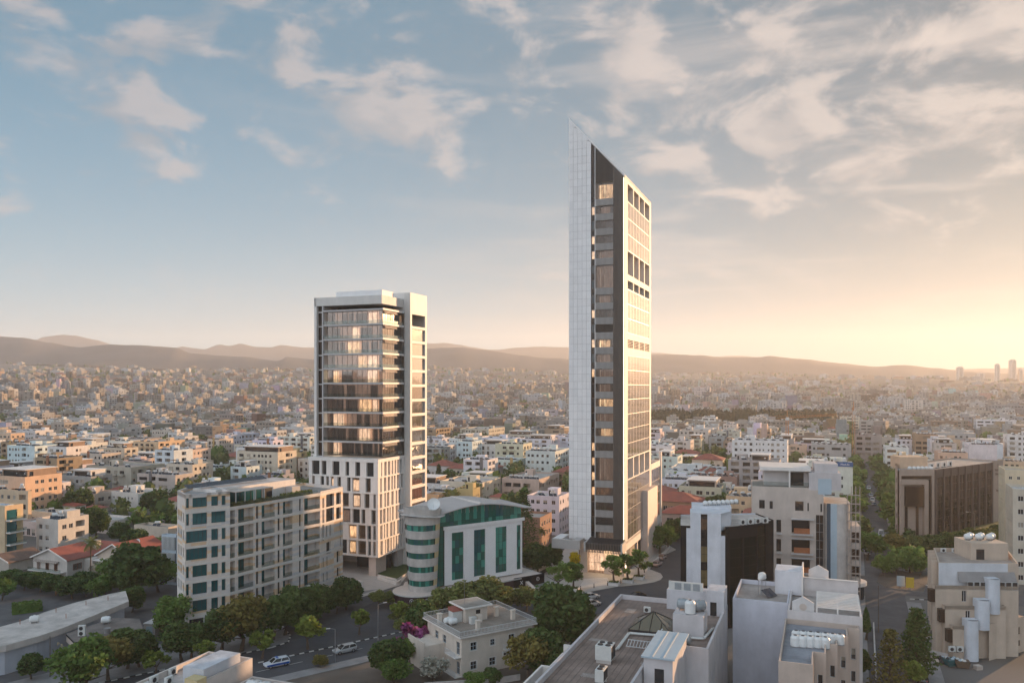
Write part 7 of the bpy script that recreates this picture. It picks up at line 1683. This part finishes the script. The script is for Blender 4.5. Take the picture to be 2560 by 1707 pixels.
def frond():
    b = MB(); R = random.Random(2); pts = [Vector((t*2.4, 0, .9*t-1.5*t*t)) for t in (0, .25, .5, .75, 1.0)]
    for a, c in zip(pts, pts[1:]):
        b.bar(a, c, .05, 'leaf_olive')
        for k in range(5):
            p = a.lerp(c, k/5)
            for s in (-1, 1): e = p+Vector((.25, s*.5, -.22)); b.quad(p, p+Vector((.10, 0, 0)), e+Vector((.03, 0, 0)), e, 'leaf_olive')
    return b.mesh('frond')
def araucaria(P, h, where, dense=1.0, mat='leaf_dark'):
    T = thing('araucaria_tree', 'tall conifer with tiered level branches '+where, 'tree', (P[0], P[1], 0)); R = random.Random(int(h*7)); q = MB(); q.tube((0, 0, 0), (0, 0, h), .28, .04, 'bark', 7); q.build('trunk', T)
    b = MB(); n = int(h/.85)
    for k in range(n):
        z = h*.12+h*.88*k/n; L = (1-k/n)**.75*h*.25+.35
        for i in range(7):
            a = 2*pi*i/7+k*.7+R.uniform(-.2, .2); d = Vector((cos(a), sin(a), 0)); e = d*L*R.uniform(.8, 1.1)+Vector((0, 0, z+.2*L)); b.bar((0, 0, z), e, .06, 'bark')
            for j in range(int(16*dense)): t = R.uniform(.25, 1.05); p = Vector((0, 0, z)).lerp(e, t); leaf(b, p+Vector((R.gauss(0, .2), R.gauss(0, .2), R.gauss(.05, .14))), .27, mat, R)
    b.build('crown', T)
LIST = [
 (455, 1657, 8, 'pine', 1.15, 'in front of the striped apartment block'), (478, 1648, 7, 'pine', 1.1, 'in front of the striped apartment block'), (553, 1632, 9.5, 'pine', 1.1, 'in front of the striped apartment block'), (603, 1628, 11, 'autumn', 1.05, 'in front of the striped apartment block'), (640, 1614, 9, 'pine', 1.1, 'in front of the striped apartment block'), (682, 1600, 8, 'pine', 1.0, 'on the corner pavement by the striped apartment block'), (712, 1588, 8.5, 'dark', 1.1, 'on the corner pavement by the striped apartment block'), (742, 1574, 8.5, 'dark', 1.1, 'on the corner pavement by the striped apartment block'), (772, 1560, 8, 'dark', 1.1, 'on the corner pavement by the striped apartment block'), (795, 1550, 7, 'dark', 1.0, 'on the corner pavement by the striped apartment block'), (433, 1590, 9, 'mid', 1.0, 'against the side of the striped apartment block'),
 (655, 1645, 6, 'bright', 1.3, 'beside the police car'), (770, 1622, 6.8, 'bright', 1.3, 'on the kerb corner of the street'), (898, 1586, 5.4, 'bright', 1.2, 'on the traffic island'), (996, 1562, 5.2, 'bright', 1.2, 'on the traffic island'), (388, 1690, 5.2, 'bright', 1.2, 'on the pavement in front of the annex'), (508, 1668, 5, 'bright', 1.3, 'behind the white flat roof'),
 (866, 1524, 7, 'dark', 1.2, 'at the sunlit end of the striped apartment block'), (842, 1534, 5.6, 'pine', 1.0, 'at the sunlit end of the striped apartment block'), (945, 1520, 4.6, 'olive', 1.1, 'at the forecourt edge'), (975, 1515, 3.6, 'olive', 1.2, 'at the forecourt edge'),
 (1000, 1560, 4, 'olive', 1.3, 'between the green glass office and the villa'), (1055, 1552, 5.2, 'olive', 1.35, 'between the green glass office and the villa'), (1105, 1546, 7.2, 'olive', 1.35, 'between the green glass office and the villa'), (1160, 1540, 8.2, 'olive', 1.35, 'between the green glass office and the villa'), (1212, 1534, 9, 'olive', 1.35, 'between the green glass office and the villa'), (1265, 1532, 6.6, 'olive', 1.35, 'between the green glass office and the villa'), (1315, 1528, 5.8, 'olive', 1.3, 'between the green glass office and the villa'),
 (1405, 1636, 12.6, 'dark', 1.12, 'beside the villa and the street'), (1322, 1702, 8.6, 'autumn', 1.0, 'at the corner of the villa'), (1355, 1690, 8, 'dark', 1.1, 'at the corner of the villa'), (985, 1718, 5.2, 'mid', 1.2, 'in the villa garden'), (975, 1695, 6.5, 'dark', 1.2, 'in the villa garden'), (1042, 1640, 6.8, 'magenta', 1.2, 'on the villa fence'), (1025, 1655, 4.5, 'mid', 1.2, 'on the villa fence'), (1086, 1702, 4.6, 'white', 1.1, 'in front of the villa terrace'), (1060, 1608, 7.5, 'dark', 1.1, 'behind the villa'), (1015, 1602, 5, 'olive', 1.1, 'behind the villa'), (1190, 1712, 2.4, 'mid', 1.6, 'at the foot of the villa'), (1230, 1706, 2.2, 'dark', 1.6, 'at the foot of the villa'), (800, 1668, 2.4, 'autumn', 1.2, 'on the bare soil strip'),
 (215, 1738, 10, 'mid', 1.25, 'in front of the annex'), (270, 1700, 8, 'autumn', 1.2, 'in front of the annex'), (318, 1672, 7, 'dark', 1.2, 'at the annex corner'), (78, 1698, 4.2, 'dark', 1.2, 'on the pavement by the low hall'), (348, 1668, 6, 'dark', 1.1, 'at the annex corner'),
 (345, 1492, 12, 'dark', 1.2, 'beside the red roofed villa'), (395, 1480, 9, 'mid', 1.15, 'beside the red roofed villa'), (300, 1470, 9, 'mid', 1.1, 'in front of the red roofed villa'), (248, 1462, 5.5, 'white', 1.2, 'under the palm by the villa'), (5, 1500, 5.5, 'mid', 1.2, 'behind the clipped hedge'), (60, 1475, 4.5, 'dark', 1.6, 'in the dark thicket behind the hall'), (100, 1480, 4.8, 'dark', 1.6, 'in the dark thicket behind the hall'), (140, 1488, 4.6, 'dark', 1.6, 'in the dark thicket behind the hall'), (180, 1496, 5, 'dark', 1.6, 'in the dark thicket behind the hall'), (215, 1490, 5.4, 'dark', 1.6, 'in the dark thicket behind the hall'), (25, 1470, 4.6, 'dark', 1.6, 'in the dark thicket behind the hall'), (260, 1500, 6.5, 'mid', 1.3, 'at the end of the thicket behind the hall'), (330, 1530, 5.4, 'dark', 1.2, 'beside the hut'), (420, 1585, 5.4, 'dark', 1.2, 'beside the hut'),
 (195, 1290, 10, 'dark', 1.2, 'among the flat roofed houses'), (240, 1345, 10, 'dark', .9, 'among the flat roofed houses'), (385, 1285, 9, 'dark', 1.2, 'beside the cream apartments'), (110, 1335, 5, 'mid', 1.3, 'among the flat roofed houses'), (300, 1355, 6, 'dark', 1.3, 'among the flat roofed houses'), (340, 1385, 7, 'dark', 1.2, 'behind the red roofed villa'), (405, 1400, 7, 'mid', 1.2, 'behind the red roofed villa'),
 (1345, 1432, 7, 'dark', 1.3, 'beside the tower plaza wall'), (1375, 1424, 6.5, 'dark', 1.3, 'beside the tower plaza wall'), (1335, 1400, 6, 'olive', 1.3, 'behind the green glass office'), (1650, 1384, 9.5, 'mid', 1.0, 'beside the podium of the pointed tower'), (1668, 1374, 7, 'mid', 1.0, 'beside the podium of the pointed tower'), (1720, 1350, 7, 'dark', 1.3, 'below the red roof behind the tower'), (1690, 1352, 7, 'dark', 1.3, 'below the red roof behind the tower'), (1790, 1300, 9, 'dark', 1.2, 'behind the black and white office'), (1815, 1285, 9, 'mid', 1.2, 'behind the black and white office'), (1770, 1290, 8, 'olive', 1.2, 'behind the black and white office'),
 (2168, 1400, 9, 'mid', 1.25, 'beside the wing of the beige balcony block'), (2265, 1358, 9, 'mid', 1.25, 'in front of the brown glass office'), (2235, 1388, 7, 'autumn', 1.3, 'on the junction corner'), (2280, 1392, 7, 'olive', 1.35, 'on the junction corner'), (2210, 1440, 6, 'mid', 1.2, 'on the junction island'), (2240, 1436, 6.4, 'mid', 1.25, 'on the junction island'), (2275, 1432, 6.6, 'mid', 1.3, 'on the junction island'), (2300, 1440, 6, 'mid', 1.25, 'on the junction island'), (2330, 1392, 6, 'dark', 1.4, 'in the row along the brown glass office'), (2365, 1386, 6.2, 'dark', 1.4, 'in the row along the brown glass office'), (2400, 1380, 6.2, 'dark', 1.4, 'in the row along the brown glass office'), (2435, 1374, 6.2, 'dark', 1.4, 'in the row along the brown glass office'), (2470, 1368, 6.4, 'olive', 1.4, 'in the row along the brown glass office'), (2505, 1362, 6.4, 'dark', 1.4, 'in the row along the brown glass office'),
 (2280, 1730, 5.5, 'bright', 1.1, 'at the foot of the tall pine'), (2165, 1600, 6.5, 'cypress', .9, 'in the hedge by the street'), (2150, 1700, 5, 'dark', 1.0, 'at the wall of the stepped building'), (1688, 1105, 9, 'mid', 1.3, 'beside the pale pink apartments'), (1725, 1110, 9, 'mid', 1.3, 'beside the pale pink apartments'), (1060, 1260, 7, 'mid', 1.2, 'behind the yellow box roof'),
]
for px, py, h, k, wd, wh in LIST:
    p = at(px, py); tree(p, h, k, wh, wd, .22 if k in ('dark', 'mid', 'pine', 'olive', 'autumn') and h > 5 else .05 if h < 3 or k in ('white', 'magenta') else .3)
palm(at(226, 1470), 11.5, 'in front of the red roofed villa'); palm(at(1352, 1395), 8, 'below the lavender apartment block'); palm(at(370, 1350), 7, 'by the white modern house'); palm(at(345, 1330), 6.5, 'among the white villas')
araucaria(ray(1308, 232), 20, 'beside the green glass office'); araucaria(at(2292, 1700), 12.5, 'tapering in front of the terraced stone building', 2.0); araucaria(at(2226, 1748), 11.5, 'beside the stepped building with tanks', .8, 'leaf_autumn'); 
for s in range(17):      # avenue on the right
    for sd in (-1, 1):
        if R7.random() < .8: p = RS+RD*(70+s*17+R7.uniform(-4, 4))+RN*sd*R7.uniform(5.6, 7.6); tree((p.x, p.y), R7.uniform(7, 10), R7.choice(('small', 'small2')), 'in the avenue of the long straight street', 1.35, .25)
R8 = random.Random(8)
for p in PARK:
    if NT[0] > 285: break
    for k in range(R8.choice((1, 2, 2))): tree((p.x+R8.uniform(-6, 6), p.y+R8.uniform(-6, 6)), R8.uniform(5, 10), R8.choice(('small', 'small', 'small2', 'smallcyp')), 'in a garden between the town blocks', R8.uniform(1.0, 1.3), .2)
def far_trees():
    b = MB(); R = random.Random(9)
    def clump(p, h, w, z, mat, n=26):
        blob(b, (p[0], p[1], z+h*.55), (w*.75, w*.75, h*.42), mat, R, 6)
        for i in range(n):
            d = Vector((R.gauss(0, 1), R.gauss(0, 1), R.gauss(.2, .8))); d.normalize(); leaf(b, Vector((p[0]+d.x*w, p[1]+d.y*w, z+h*.55+d.z*h*.45)), .55+w*.12, mat, R)
    for i in range(3600):
        r = 330*(3600/330)**(R.random()**.62); a = R.uniform(-.7, .7); x, y = r*sin(a), r*cos(a)
        if not (r > 1180 or free(x, y, 2)): continue
        cy = R.random() < .2; h = R.uniform(6, 12); clump((x, y), h, h*(.14 if cy else .42), gz(x, y), R.choice(('leaf_dark', 'leaf_dark', 'leaf_olive', 'leaf_mid')), 26 if r < 900 else 10)
    for i in range(2600):
        r = R.uniform(300, 1200); a = R.uniform(-.68, .68); x, y = r*sin(a), r*cos(a)
        if not free(x, y, -1.5): continue
        cy = R.random() < .16; h = R.uniform(5, 10); clump((x, y), h, h*(.14 if cy else .46), gz(x, y), R.choice(('leaf_dark', 'leaf_dark', 'leaf_olive', 'leaf_mid')), 34)
    o = b.build('far_trees'); o['kind'] = 'stuff'; o['label'] = 'scattered far trees and cypresses between the houses of the town'
    b = MB()
    for i in range(620):      # dark woodland belt beyond the tower
        px = R.uniform(1560, 2085); D = R.uniform(885, 975); p = ray(px, D); cy = R.random() < .45; h = R.uniform(13, 20); w = h*(.15 if cy else .34); z = gz(p.x, p.y); blob(b, (p.x, p.y, z+h*.5), (w*.8, w*.8, h*.5), 'leaf_pine', R, 6)
        for k in range(16): d = Vector((R.gauss(0, 1), R.gauss(0, 1), R.gauss(0, .8))); d.normalize(); leaf(b, Vector((p.x+d.x*w, p.y+d.y*w, z+h*.5+d.z*h*.52)), .9, 'leaf_pine', R)
    o = b.build('woodland'); o['kind'] = 'stuff'; o['label'] = 'dark belt of pines and cypresses beyond the pointed tower'
far_trees()
T = thing('clipped_hedge', 'clipped box-shaped green hedge on the lot behind the low hall', 'hedge', at(70, 1535)); A = at(30, 1535); hedge_line(T, [(0, 0), tuple((at(105, 1525)-at(30, 1535)).xy)], 0, 2.3, 2.2, 'leaf_mid', 'foliage', 60); T.location = A
# ------------------------------------------------------------------ vehicles
def car_parts(style):
    def mk():
        L = 4.5 if style != 'van' else 4.9; H = {'sedan': 1.43, 'estate': 1.5, 'hatch': 1.5, 'van': 2.0}[style]; W = .9
        secs = [(-L/2, .70, .42, .58), (-L/2+.12, .82, .28, .76), (-L*.30, .90, .22, .88), (-L*.1, .90, .20, .92), (L*.12, .90, .20, .93), (L*.3, .89, .22, .86 if style != 'van' else .98), (L/2-.25, .84, .26, .76), (L/2, .66, .40, .62)]
        if style in ('sedan',): secs[1] = (-L/2+.12, .82, .28, .90); secs[2] = (-L*.30, .90, .22, .95)
        else: secs[1] = (-L/2+.12, .84, .28, .98); secs[2] = (-L*.30, .90, .22, .96)
        b = MB(); rings = []
        for x, hw, z0, z1 in secs: rings.append([(x, -hw*.9, z0), (x, -hw, z0+.16), (x, -hw, z1-.12), (x, -hw*.90, z1), (x, hw*.90, z1), (x, hw, z1-.12), (x, hw, z0+.16), (x, hw*.9, z0)])
        for a, c in zip(rings, rings[1:]):
            for i in range(8): j = (i+1) % 8; b.quad(a[i], a[j], c[j], c[i], 'car_paint')
        b.face(rings[0][::-1], 'car_paint'); b.face(rings[-1], 'car_paint'); body = b.mesh('body')
        b = MB(); zb, zr = .90, H
        xs = {'sedan': (-1.75, -.95, .35, 1.15), 'estate': (-2.1, -1.85, .35, 1.15), 'hatch': (-2.0, -1.55, .4, 1.2), 'van': (-2.35, -2.25, .9, 1.65)}[style]
        lo = [(xs[0], -.80, zb), (xs[3], -.80, zb), (xs[3], .80, zb), (xs[0], .80, zb)]; hi = [(xs[1], -.62, zr-.04), (xs[2], -.62, zr-.04), (xs[2], .62, zr-.04), (xs[1], .62, zr-.04)]
        b.hexa(lo, hi, 'glass_dark'); cab = b.mesh('cabin_glass')
        b = MB(); b.hexa([(x-.02 if x < 0 else x, y*1.02, zr-.05) for x, y, z in hi], [(x*.97, y*.92, zr) for x, y, z in hi], 'car_paint')
        for y in (-1, 1):
            for (p, q_) in ((lo[0], hi[0]), (lo[1], hi[1])): b.bar((p[0], y*.80, p[2]), (q_[0], y*.63, q_[2]), .09, 'car_paint')
            b.bar(((lo[0][0]+lo[1][0])/2, y*.81, zb), ((hi[0][0]+hi[1][0])/2, y*.635, zr-.05), .07, 'car_paint')
        roof = b.mesh('body_roof'); b = MB(); b.tube((0, -.1, 0), (0, .1, 0), .33, .33, 'tyre', 16); ty = b.mesh('tyre'); b = MB(); b.tube((0, -.108, 0), (0, .108, 0), .21, .21, 'rim', 12); rim = b.mesh('rim')
        b = MB(); b.box(-.05, -.16, -.06, .05, .16, .06, 'text_white'); hl = b.mesh('headlight'); b = MB(); b.box(-.05, -.16, -.06, .05, .16, .06, 'lamp_dull'); tl = b.mesh('tail_light')
        return L, body, cab, roof, ty, rim, hl, tl
    return cached(('car', style), mk)
mat_plain('lamp_dull', (.30, .02, .015), .3, var=.05)
def car(P, heading, style, col, label, group=None, z=.035):
    L, body, cab, roof, ty, rim, hl, tl = car_parts(style); T = thing('van' if style == 'van' else 'car', label, 'van' if style == 'van' else 'car', (P[0], P[1], z), pi/2-heading, group)
    put('body', body, T, col=col); put('cabin_glass', cab, T); put('body_roof', roof, T, col=col)
    for x in (-L*.30, L*.31):
        for y in (-.80, .80): w = put('wheel', ty, T, (x, y, .33)); put('rim', rim, w)
    for y in (-.6, .6): put('headlight', hl, T, (L/2-.08, y, .66)); put('tail_light', tl, T, (-L/2+.06, y, .74))
    return T
SA = atan2(SD.x, SD.y)
car(at(1476, 1496), SA+.22, 'sedan', (.55, .52, .50), 'silver saloon car on the dark road in front of the plaza'); car(at(1592, 1495), SA+.25+pi, 'sedan', (.012, .012, .014), 'black saloon car crossing the dark road'); car(at(1478, 1514), SA+.2, 'hatch', (.50, .46, .42), 'champagne car half hidden by the big round tree')
car(at(1643, 1414), radians(30), 'hatch', (.38, .28, .27), 'dusty pink hatchback pulled up in the lay-by'); car(at(1656, 1397), radians(26), 'sedan', (.30, .24, .22), 'brown car farther up the lay-by')
pc = car(at(692, 1664), SA+pi+.05, 'estate', (.66, .67, .70), 'white police estate car with a blue side stripe and light bar')
for y in (-1, 1): q = MB(); q.box(-2.0, y*.905-.006, .40, 2.0, y*.905+.006, .72, 'police_blue'); q.build('stripe', pc)
q = MB(); q.box(-.15, -.55, 1.5, .15, .55, 1.62, 'police_blue'); q.build('light_bar', pc)
car(at(862, 1630), SA+pi, 'estate', (.40, .40, .40), 'grey estate car driving along the striped kerb')
for i, (x, y, c) in enumerate(((2178, 1240, (.5, .5, .5)), (2181, 1252, (.6, .6, .6)), (2184, 1263, (.10, .11, .13)))): car(at(x, y), radians(203), 'hatch', c, ['grey', 'white', 'dark'][i]+' car parked along the long straight street')
car(at(2203, 1340), radians(203), 'van', (.6, .6, .62), 'white van driving down the long straight street'); car(at(2212, 1362), radians(195), 'hatch', (.62, .62, .62), 'white car at the mouth of the long straight street')
for i, (x, y, c) in enumerate(((2152, 1180, (.55, .55, .55)), (2162, 1205, (.3, .3, .3)), (2172, 1222, (.6, .6, .6)))): car(at(x, y), radians(203), 'hatch', c, ['pale', 'slate', 'white'][i]+' car farther along the avenue')
for i in range(3): car(at(190+12*i, 1226), radians(60), 'hatch', ((.5, .5, .5), (.6, .6, .62), (.2, .2, .22))[i], ['silver', 'white', 'charcoal'][i]+' car parked between the apartment blocks')
COLS = [('white', (.62, .62, .62)), ('silver', (.42, .42, .43)), ('black', (.015, .015, .017)), ('red', (.28, .03, .025)), ('dark blue', (.03, .05, .12)), ('grey', (.2, .2, .21))]
def parked(i, P, hd, st, where): n, c = COLS[i % 6]; car(P, hd, st, c, '%s %s parked %s' % (n, {'hatch': 'hatchback', 'sedan': 'saloon car', 'estate': 'estate car'}[st], where), 'parked cars')
for i in range(5): p = RS+RD*(88+i*31)+RN*(3.3 if i % 2 else -3.3); parked(i, p, radians(23.3 if i % 2 else 203.3), ('hatch', 'sedan', 'estate')[i % 3], 'at the kerb of the avenue')
for i in range(5): p = Vector((-78+4*i, 190+3.2*i)); parked(i+1, p, radians(140), ('hatch', 'sedan')[i % 2], 'on the yard behind the striped apartment block')
for i in range(4): p = RS+RD*(-20+i*9)+RN*3.8; parked(i+2, p, radians(23.3), ('sedan', 'hatch')[i % 2], 'by the terraced stone building')
for s0 in range(-70, 40, 6):      # dashed lane line
    a, c = stp(s0, -3.6), stp(s0+2.6, -3.6); n_ = SN*.07; b = MB(); b.face([(p.x, p.y, .042) for p in (a-n_, c-n_, c+n_, a+n_)], 'kerb_white'); structure(b.build('lane_mark'))
# ------------------------------------------------------------------ plaza and street furniture
def planter(P, h, label):
    T = thing('tree_planter', label, 'planter', (P[0], P[1], .14), -GA); q = MB(); q.hexa(((-1.3, -.9, 0), (1.3, -.9, 0), (1.3, .9, 0), (-1.3, .9, 0)), ((-1.4, -1, .7), (1.4, -1, .7), (1.4, 1, .7), (-1.4, 1, .7)), 'white_stone'); q.build('trough', T); q = MB(); R = random.Random(3)
    for i in range(160): leaf(q, Vector((R.uniform(-1.2, 1.2), R.uniform(-.8, .8), .75+R.random()*.25)), .16, 'leaf_dark', R)
    q.build('planting', T)
    tree(P, h, 'plaza', 'in '+label.split(' with')[0], 1.15, .32, .6)
planter(at(1535, 1463), 7.4, 'white stone planter nearest the tower entrance with dark planting'); planter(at(1570, 1456), 7.6, 'white stone planter in the middle of the plaza edge with dark planting'); planter(at(1597, 1448), 7.6, 'white stone planter beside the lay-by with dark planting'); planter(at(1433, 1478), 7.0, 'white stone planter beside the striped paving with dark planting')
tree(at(1399, 1482), 8.2, 'plaza', 'standing in the plaza paving by the ramp', 1.15, .3, .14)
tree(at(1437, 1446), 7.6, 'yellow', 'under the stone hood of the tower', .5, .25, .14, 'shrub')
for i, (x, y) in enumerate(((1451, 1476), (1485, 1470), (1519, 1464), (1552, 1459), (1583, 1453), (1611, 1447), (1611, 1432))):
    p = at(x, y); T = thing('bollard', 'black bollard with a pale band along the plaza edge', 'bollard', (p.x, p.y, .14), 0, 'bollards along the plaza'); q = MB(); q.lathe([(.0, 0), (.11, 0), (.11, 1.0), (.08, 1.06), (0, 1.08)], 'black_panel', 10); q.build('post', T); q = MB(); q.lathe([(.113, .72), (.113, .85)], 'text_white', 10); q.build('band', T)
P0 = at(1444, 1472); P1 = at(1527, 1462); P2 = at(1518, 1444); P3 = at(1462, 1448); q = []
for i in range(15):          # pale strips let into the paving
    a = P3.lerp(P0, (i+.1)/15); c = P2.lerp(P1, (i+.1)/15); a2 = P3.lerp(P0, (i+.55)/15); c2 = P2.lerp(P1, (i+.55)/15); b = MB(); b.face([(p.x, p.y, .15) for p in (a2, c2, c, a)], 'white_stone'); structure(b.build('paving_strip'))
def low_wall(pts, h, t, mat, label, z=0.1):
    pts = [Vector((p.x, p.y)) for p in pts]; c = pts[0]; T = MB()
    for a, d in zip(pts, pts[1:]):
        n = (d-a).normalized(); n = Vector((-n.y, n.x))*t/2; T.hexa([(p.x-c.x, p.y-c.y, 0) for p in (a-n, d-n, d+n, a+n)], [(p.x-c.x, p.y-c.y, h) for p in (a-n, d-n, d+n, a+n)], mat)
    o = T.build('low_wall'); o.location = (c.x, c.y, z); return tag(o, label, 'wall')
low_wall([at(1300, 1458), at(1346, 1504), at(1382, 1496)], 2.2, .9, 'stone_pink', 'low stone wall at the outer corner of the tower plaza'); low_wall([at(1302, 1452), at(1395, 1405)], 1.2, .35, 'slab_white', 'white kerb wall beside the sloping ramp of the tower'); low_wall([at(1616, 1428), at(1648, 1398), at(1673, 1372)], .9, .4, 'slab_white', 'white kerb wall running back beside the lay-by')
low_wall([at(945, 1448), at(992, 1462), at(1002, 1455)], .7, .35, 'slab_white', 'curved white planter wall in front of the lawn'); low_wall([at(868, 1462), at(898, 1470)], 1.5, 2.2, 'slab_white', 'white block wall on the forecourt'); low_wall([at(2290, 1700), at(2325, 1640), at(2370, 1650)], 1.1, .25, 'concrete', 'concrete lot wall beside the rubbish skips'); low_wall([at(1060, 1722), at(1230, 1712), at(1300, 1700)], 1.0, .2, 'concrete', 'garden wall below the villa')
low_wall([at(2184, 1570), at(2190, 1700)], 1.2, .25, 'concrete', 'garden wall along the long straight street')
def lamp(P, h, label, arm=1.8, ang=0.0, mat='grey_metal', head=True):
    T = thing('street_lamp' if head else 'pole', label, 'street lamp' if head else 'pole', (P[0], P[1], .03), ang); q = MB(); q.tube((0, 0, 0), (0, 0, h), .09, .055, mat, 7); q.build('post', T)
    if head: q = MB(); q.bar((0, 0, h), (arm, 0, h+.25), .06, mat); q.build('arm', T); q = MB(); q.box(arm-.1, -.12, h+.18, arm+.6, .12, h+.3, 'box_white'); q.build('lantern', T)
lamp(at(748, 1572), 8.5, 'curved street lamp among the trees of the striped apartment block', 1.6, .4); lamp(at(2437, 1372), 11, 'tall street lamp in front of the brown glass office', 1.8, 2.6); lamp(at(510, 1640), 7.5, 'bare white pole in front of the striped apartment block', mat='rail_white', head=False); lamp(at(125, 1692), 7.0, 'dark timber pole beside the low hall', mat='bark', head=False); lamp(at(2196, 1580), 9.5, 'dark timber pole by the long straight street', mat='bark', head=False); lamp(at(95, 1420), 9, 'dark utility pole among the flat roofed houses', mat='bark', head=False); lamp(at(118, 1290), 10, 'dark utility pole beside the blue roofed apartments', mat='bark', head=False); lamp(at(945, 1600), 7, 'thin lamp post on the traffic island', 1.2, .5); lamp(at(838, 1655), 6, 'thin lamp post on the bare soil strip', 1.0, 3.5)
for i, (x, y, l, r) in enumerate(((2380, 1664, 2.6, .1), (2405, 1668, 2.4, -.3))):
    p = at(x, y); T = thing('rubbish_skip', ['green rubbish skip heaped with bags', 'rusty rubbish skip with an open lid'][i], 'skip', (p.x, p.y, 0), r); q = MB(); q.hexa(((-l*.4, -.7, .15), (l*.4, -.7, .15), (l*.4, .7, .15), (-l*.4, .7, .15)), ((-l*.5, -.9, 1.3), (l*.5, -.9, 1.3), (l*.5, .9, 1.3), (-l*.5, .9, 1.3)), ('skip_green', 'bark')[i]) if False else q.hexa(((-l*.4, -.7, .15), (l*.4, -.7, .15), (l*.4, .7, .15), (-l*.4, .7, .15)), ((-l*.5, -.9, 1.3), (l*.5, -.9, 1.3), (l*.5, .9, 1.3), (-l*.5, .9, 1.3)), ('glass_teal', 'bark')[i]); q.build('tub', T)
    R = random.Random(i)
    for k in range(6): q = MB(); blob(q, (R.uniform(-.8, .8), R.uniform(-.5, .5), 1.35), (.35, .35, .3), R.choice(('box_white', 'pale_blue', 'dark_metal')), R, 6); q.build('rubbish_bag', T)
R = random.Random(4)
for k in range(10):
    p = at(2335+R.uniform(-18, 30), 1652+R.uniform(-6, 8)); q = MB(); blob(q, (0, 0, .35), (.5, .5, .42), R.choice(('box_white', 'pale_blue', 'dark_metal', 'canvas')), R, 6); o = q.build('rubbish_bag'); o.location = (p.x, p.y, 0); tag(o, 'rubbish bag on the heap beside the skips', 'rubbish bag', 'rubbish heap')
p = at(2445, 1672); T = thing('pallet_stack', 'stack of pale wooden pallets by the lot wall', 'pallets', (p.x, p.y, 0), .2)
for k in range(5): q = MB(); q.box(-.6, -.5, .15*k, .6, .5, .15*k+.1, 'canvas'); q.build('pallet', T)
for i, (x, y, c) in enumerate(((2252, 1470, 'pale_blue'), (2275, 1474, 'yellow_render'))):
    p = at(x, y); T = thing('advert_board', ['pale blue advertising board on the junction island', 'yellow advertising board on the junction island'][i], 'sign', (p.x, p.y, .05), -.3); q = MB(); q.box(-.9, -.08, .5, .9, .08, 3.0, c); q.build('board', T); q = MB(); q.box(-.12, -.06, 0, .12, .06, .5, 'grey_metal'); q.build('foot', T)
b = MB(); b.prism(ccw([(p.x, p.y) for p in (at(2192, 1455), at(2220, 1470), at(2310, 1480), at(2320, 1440), at(2240, 1425), at(2200, 1432))]), .0, .16, 'paving_grey', 'dirt'); structure(b.build('traffic_island'))
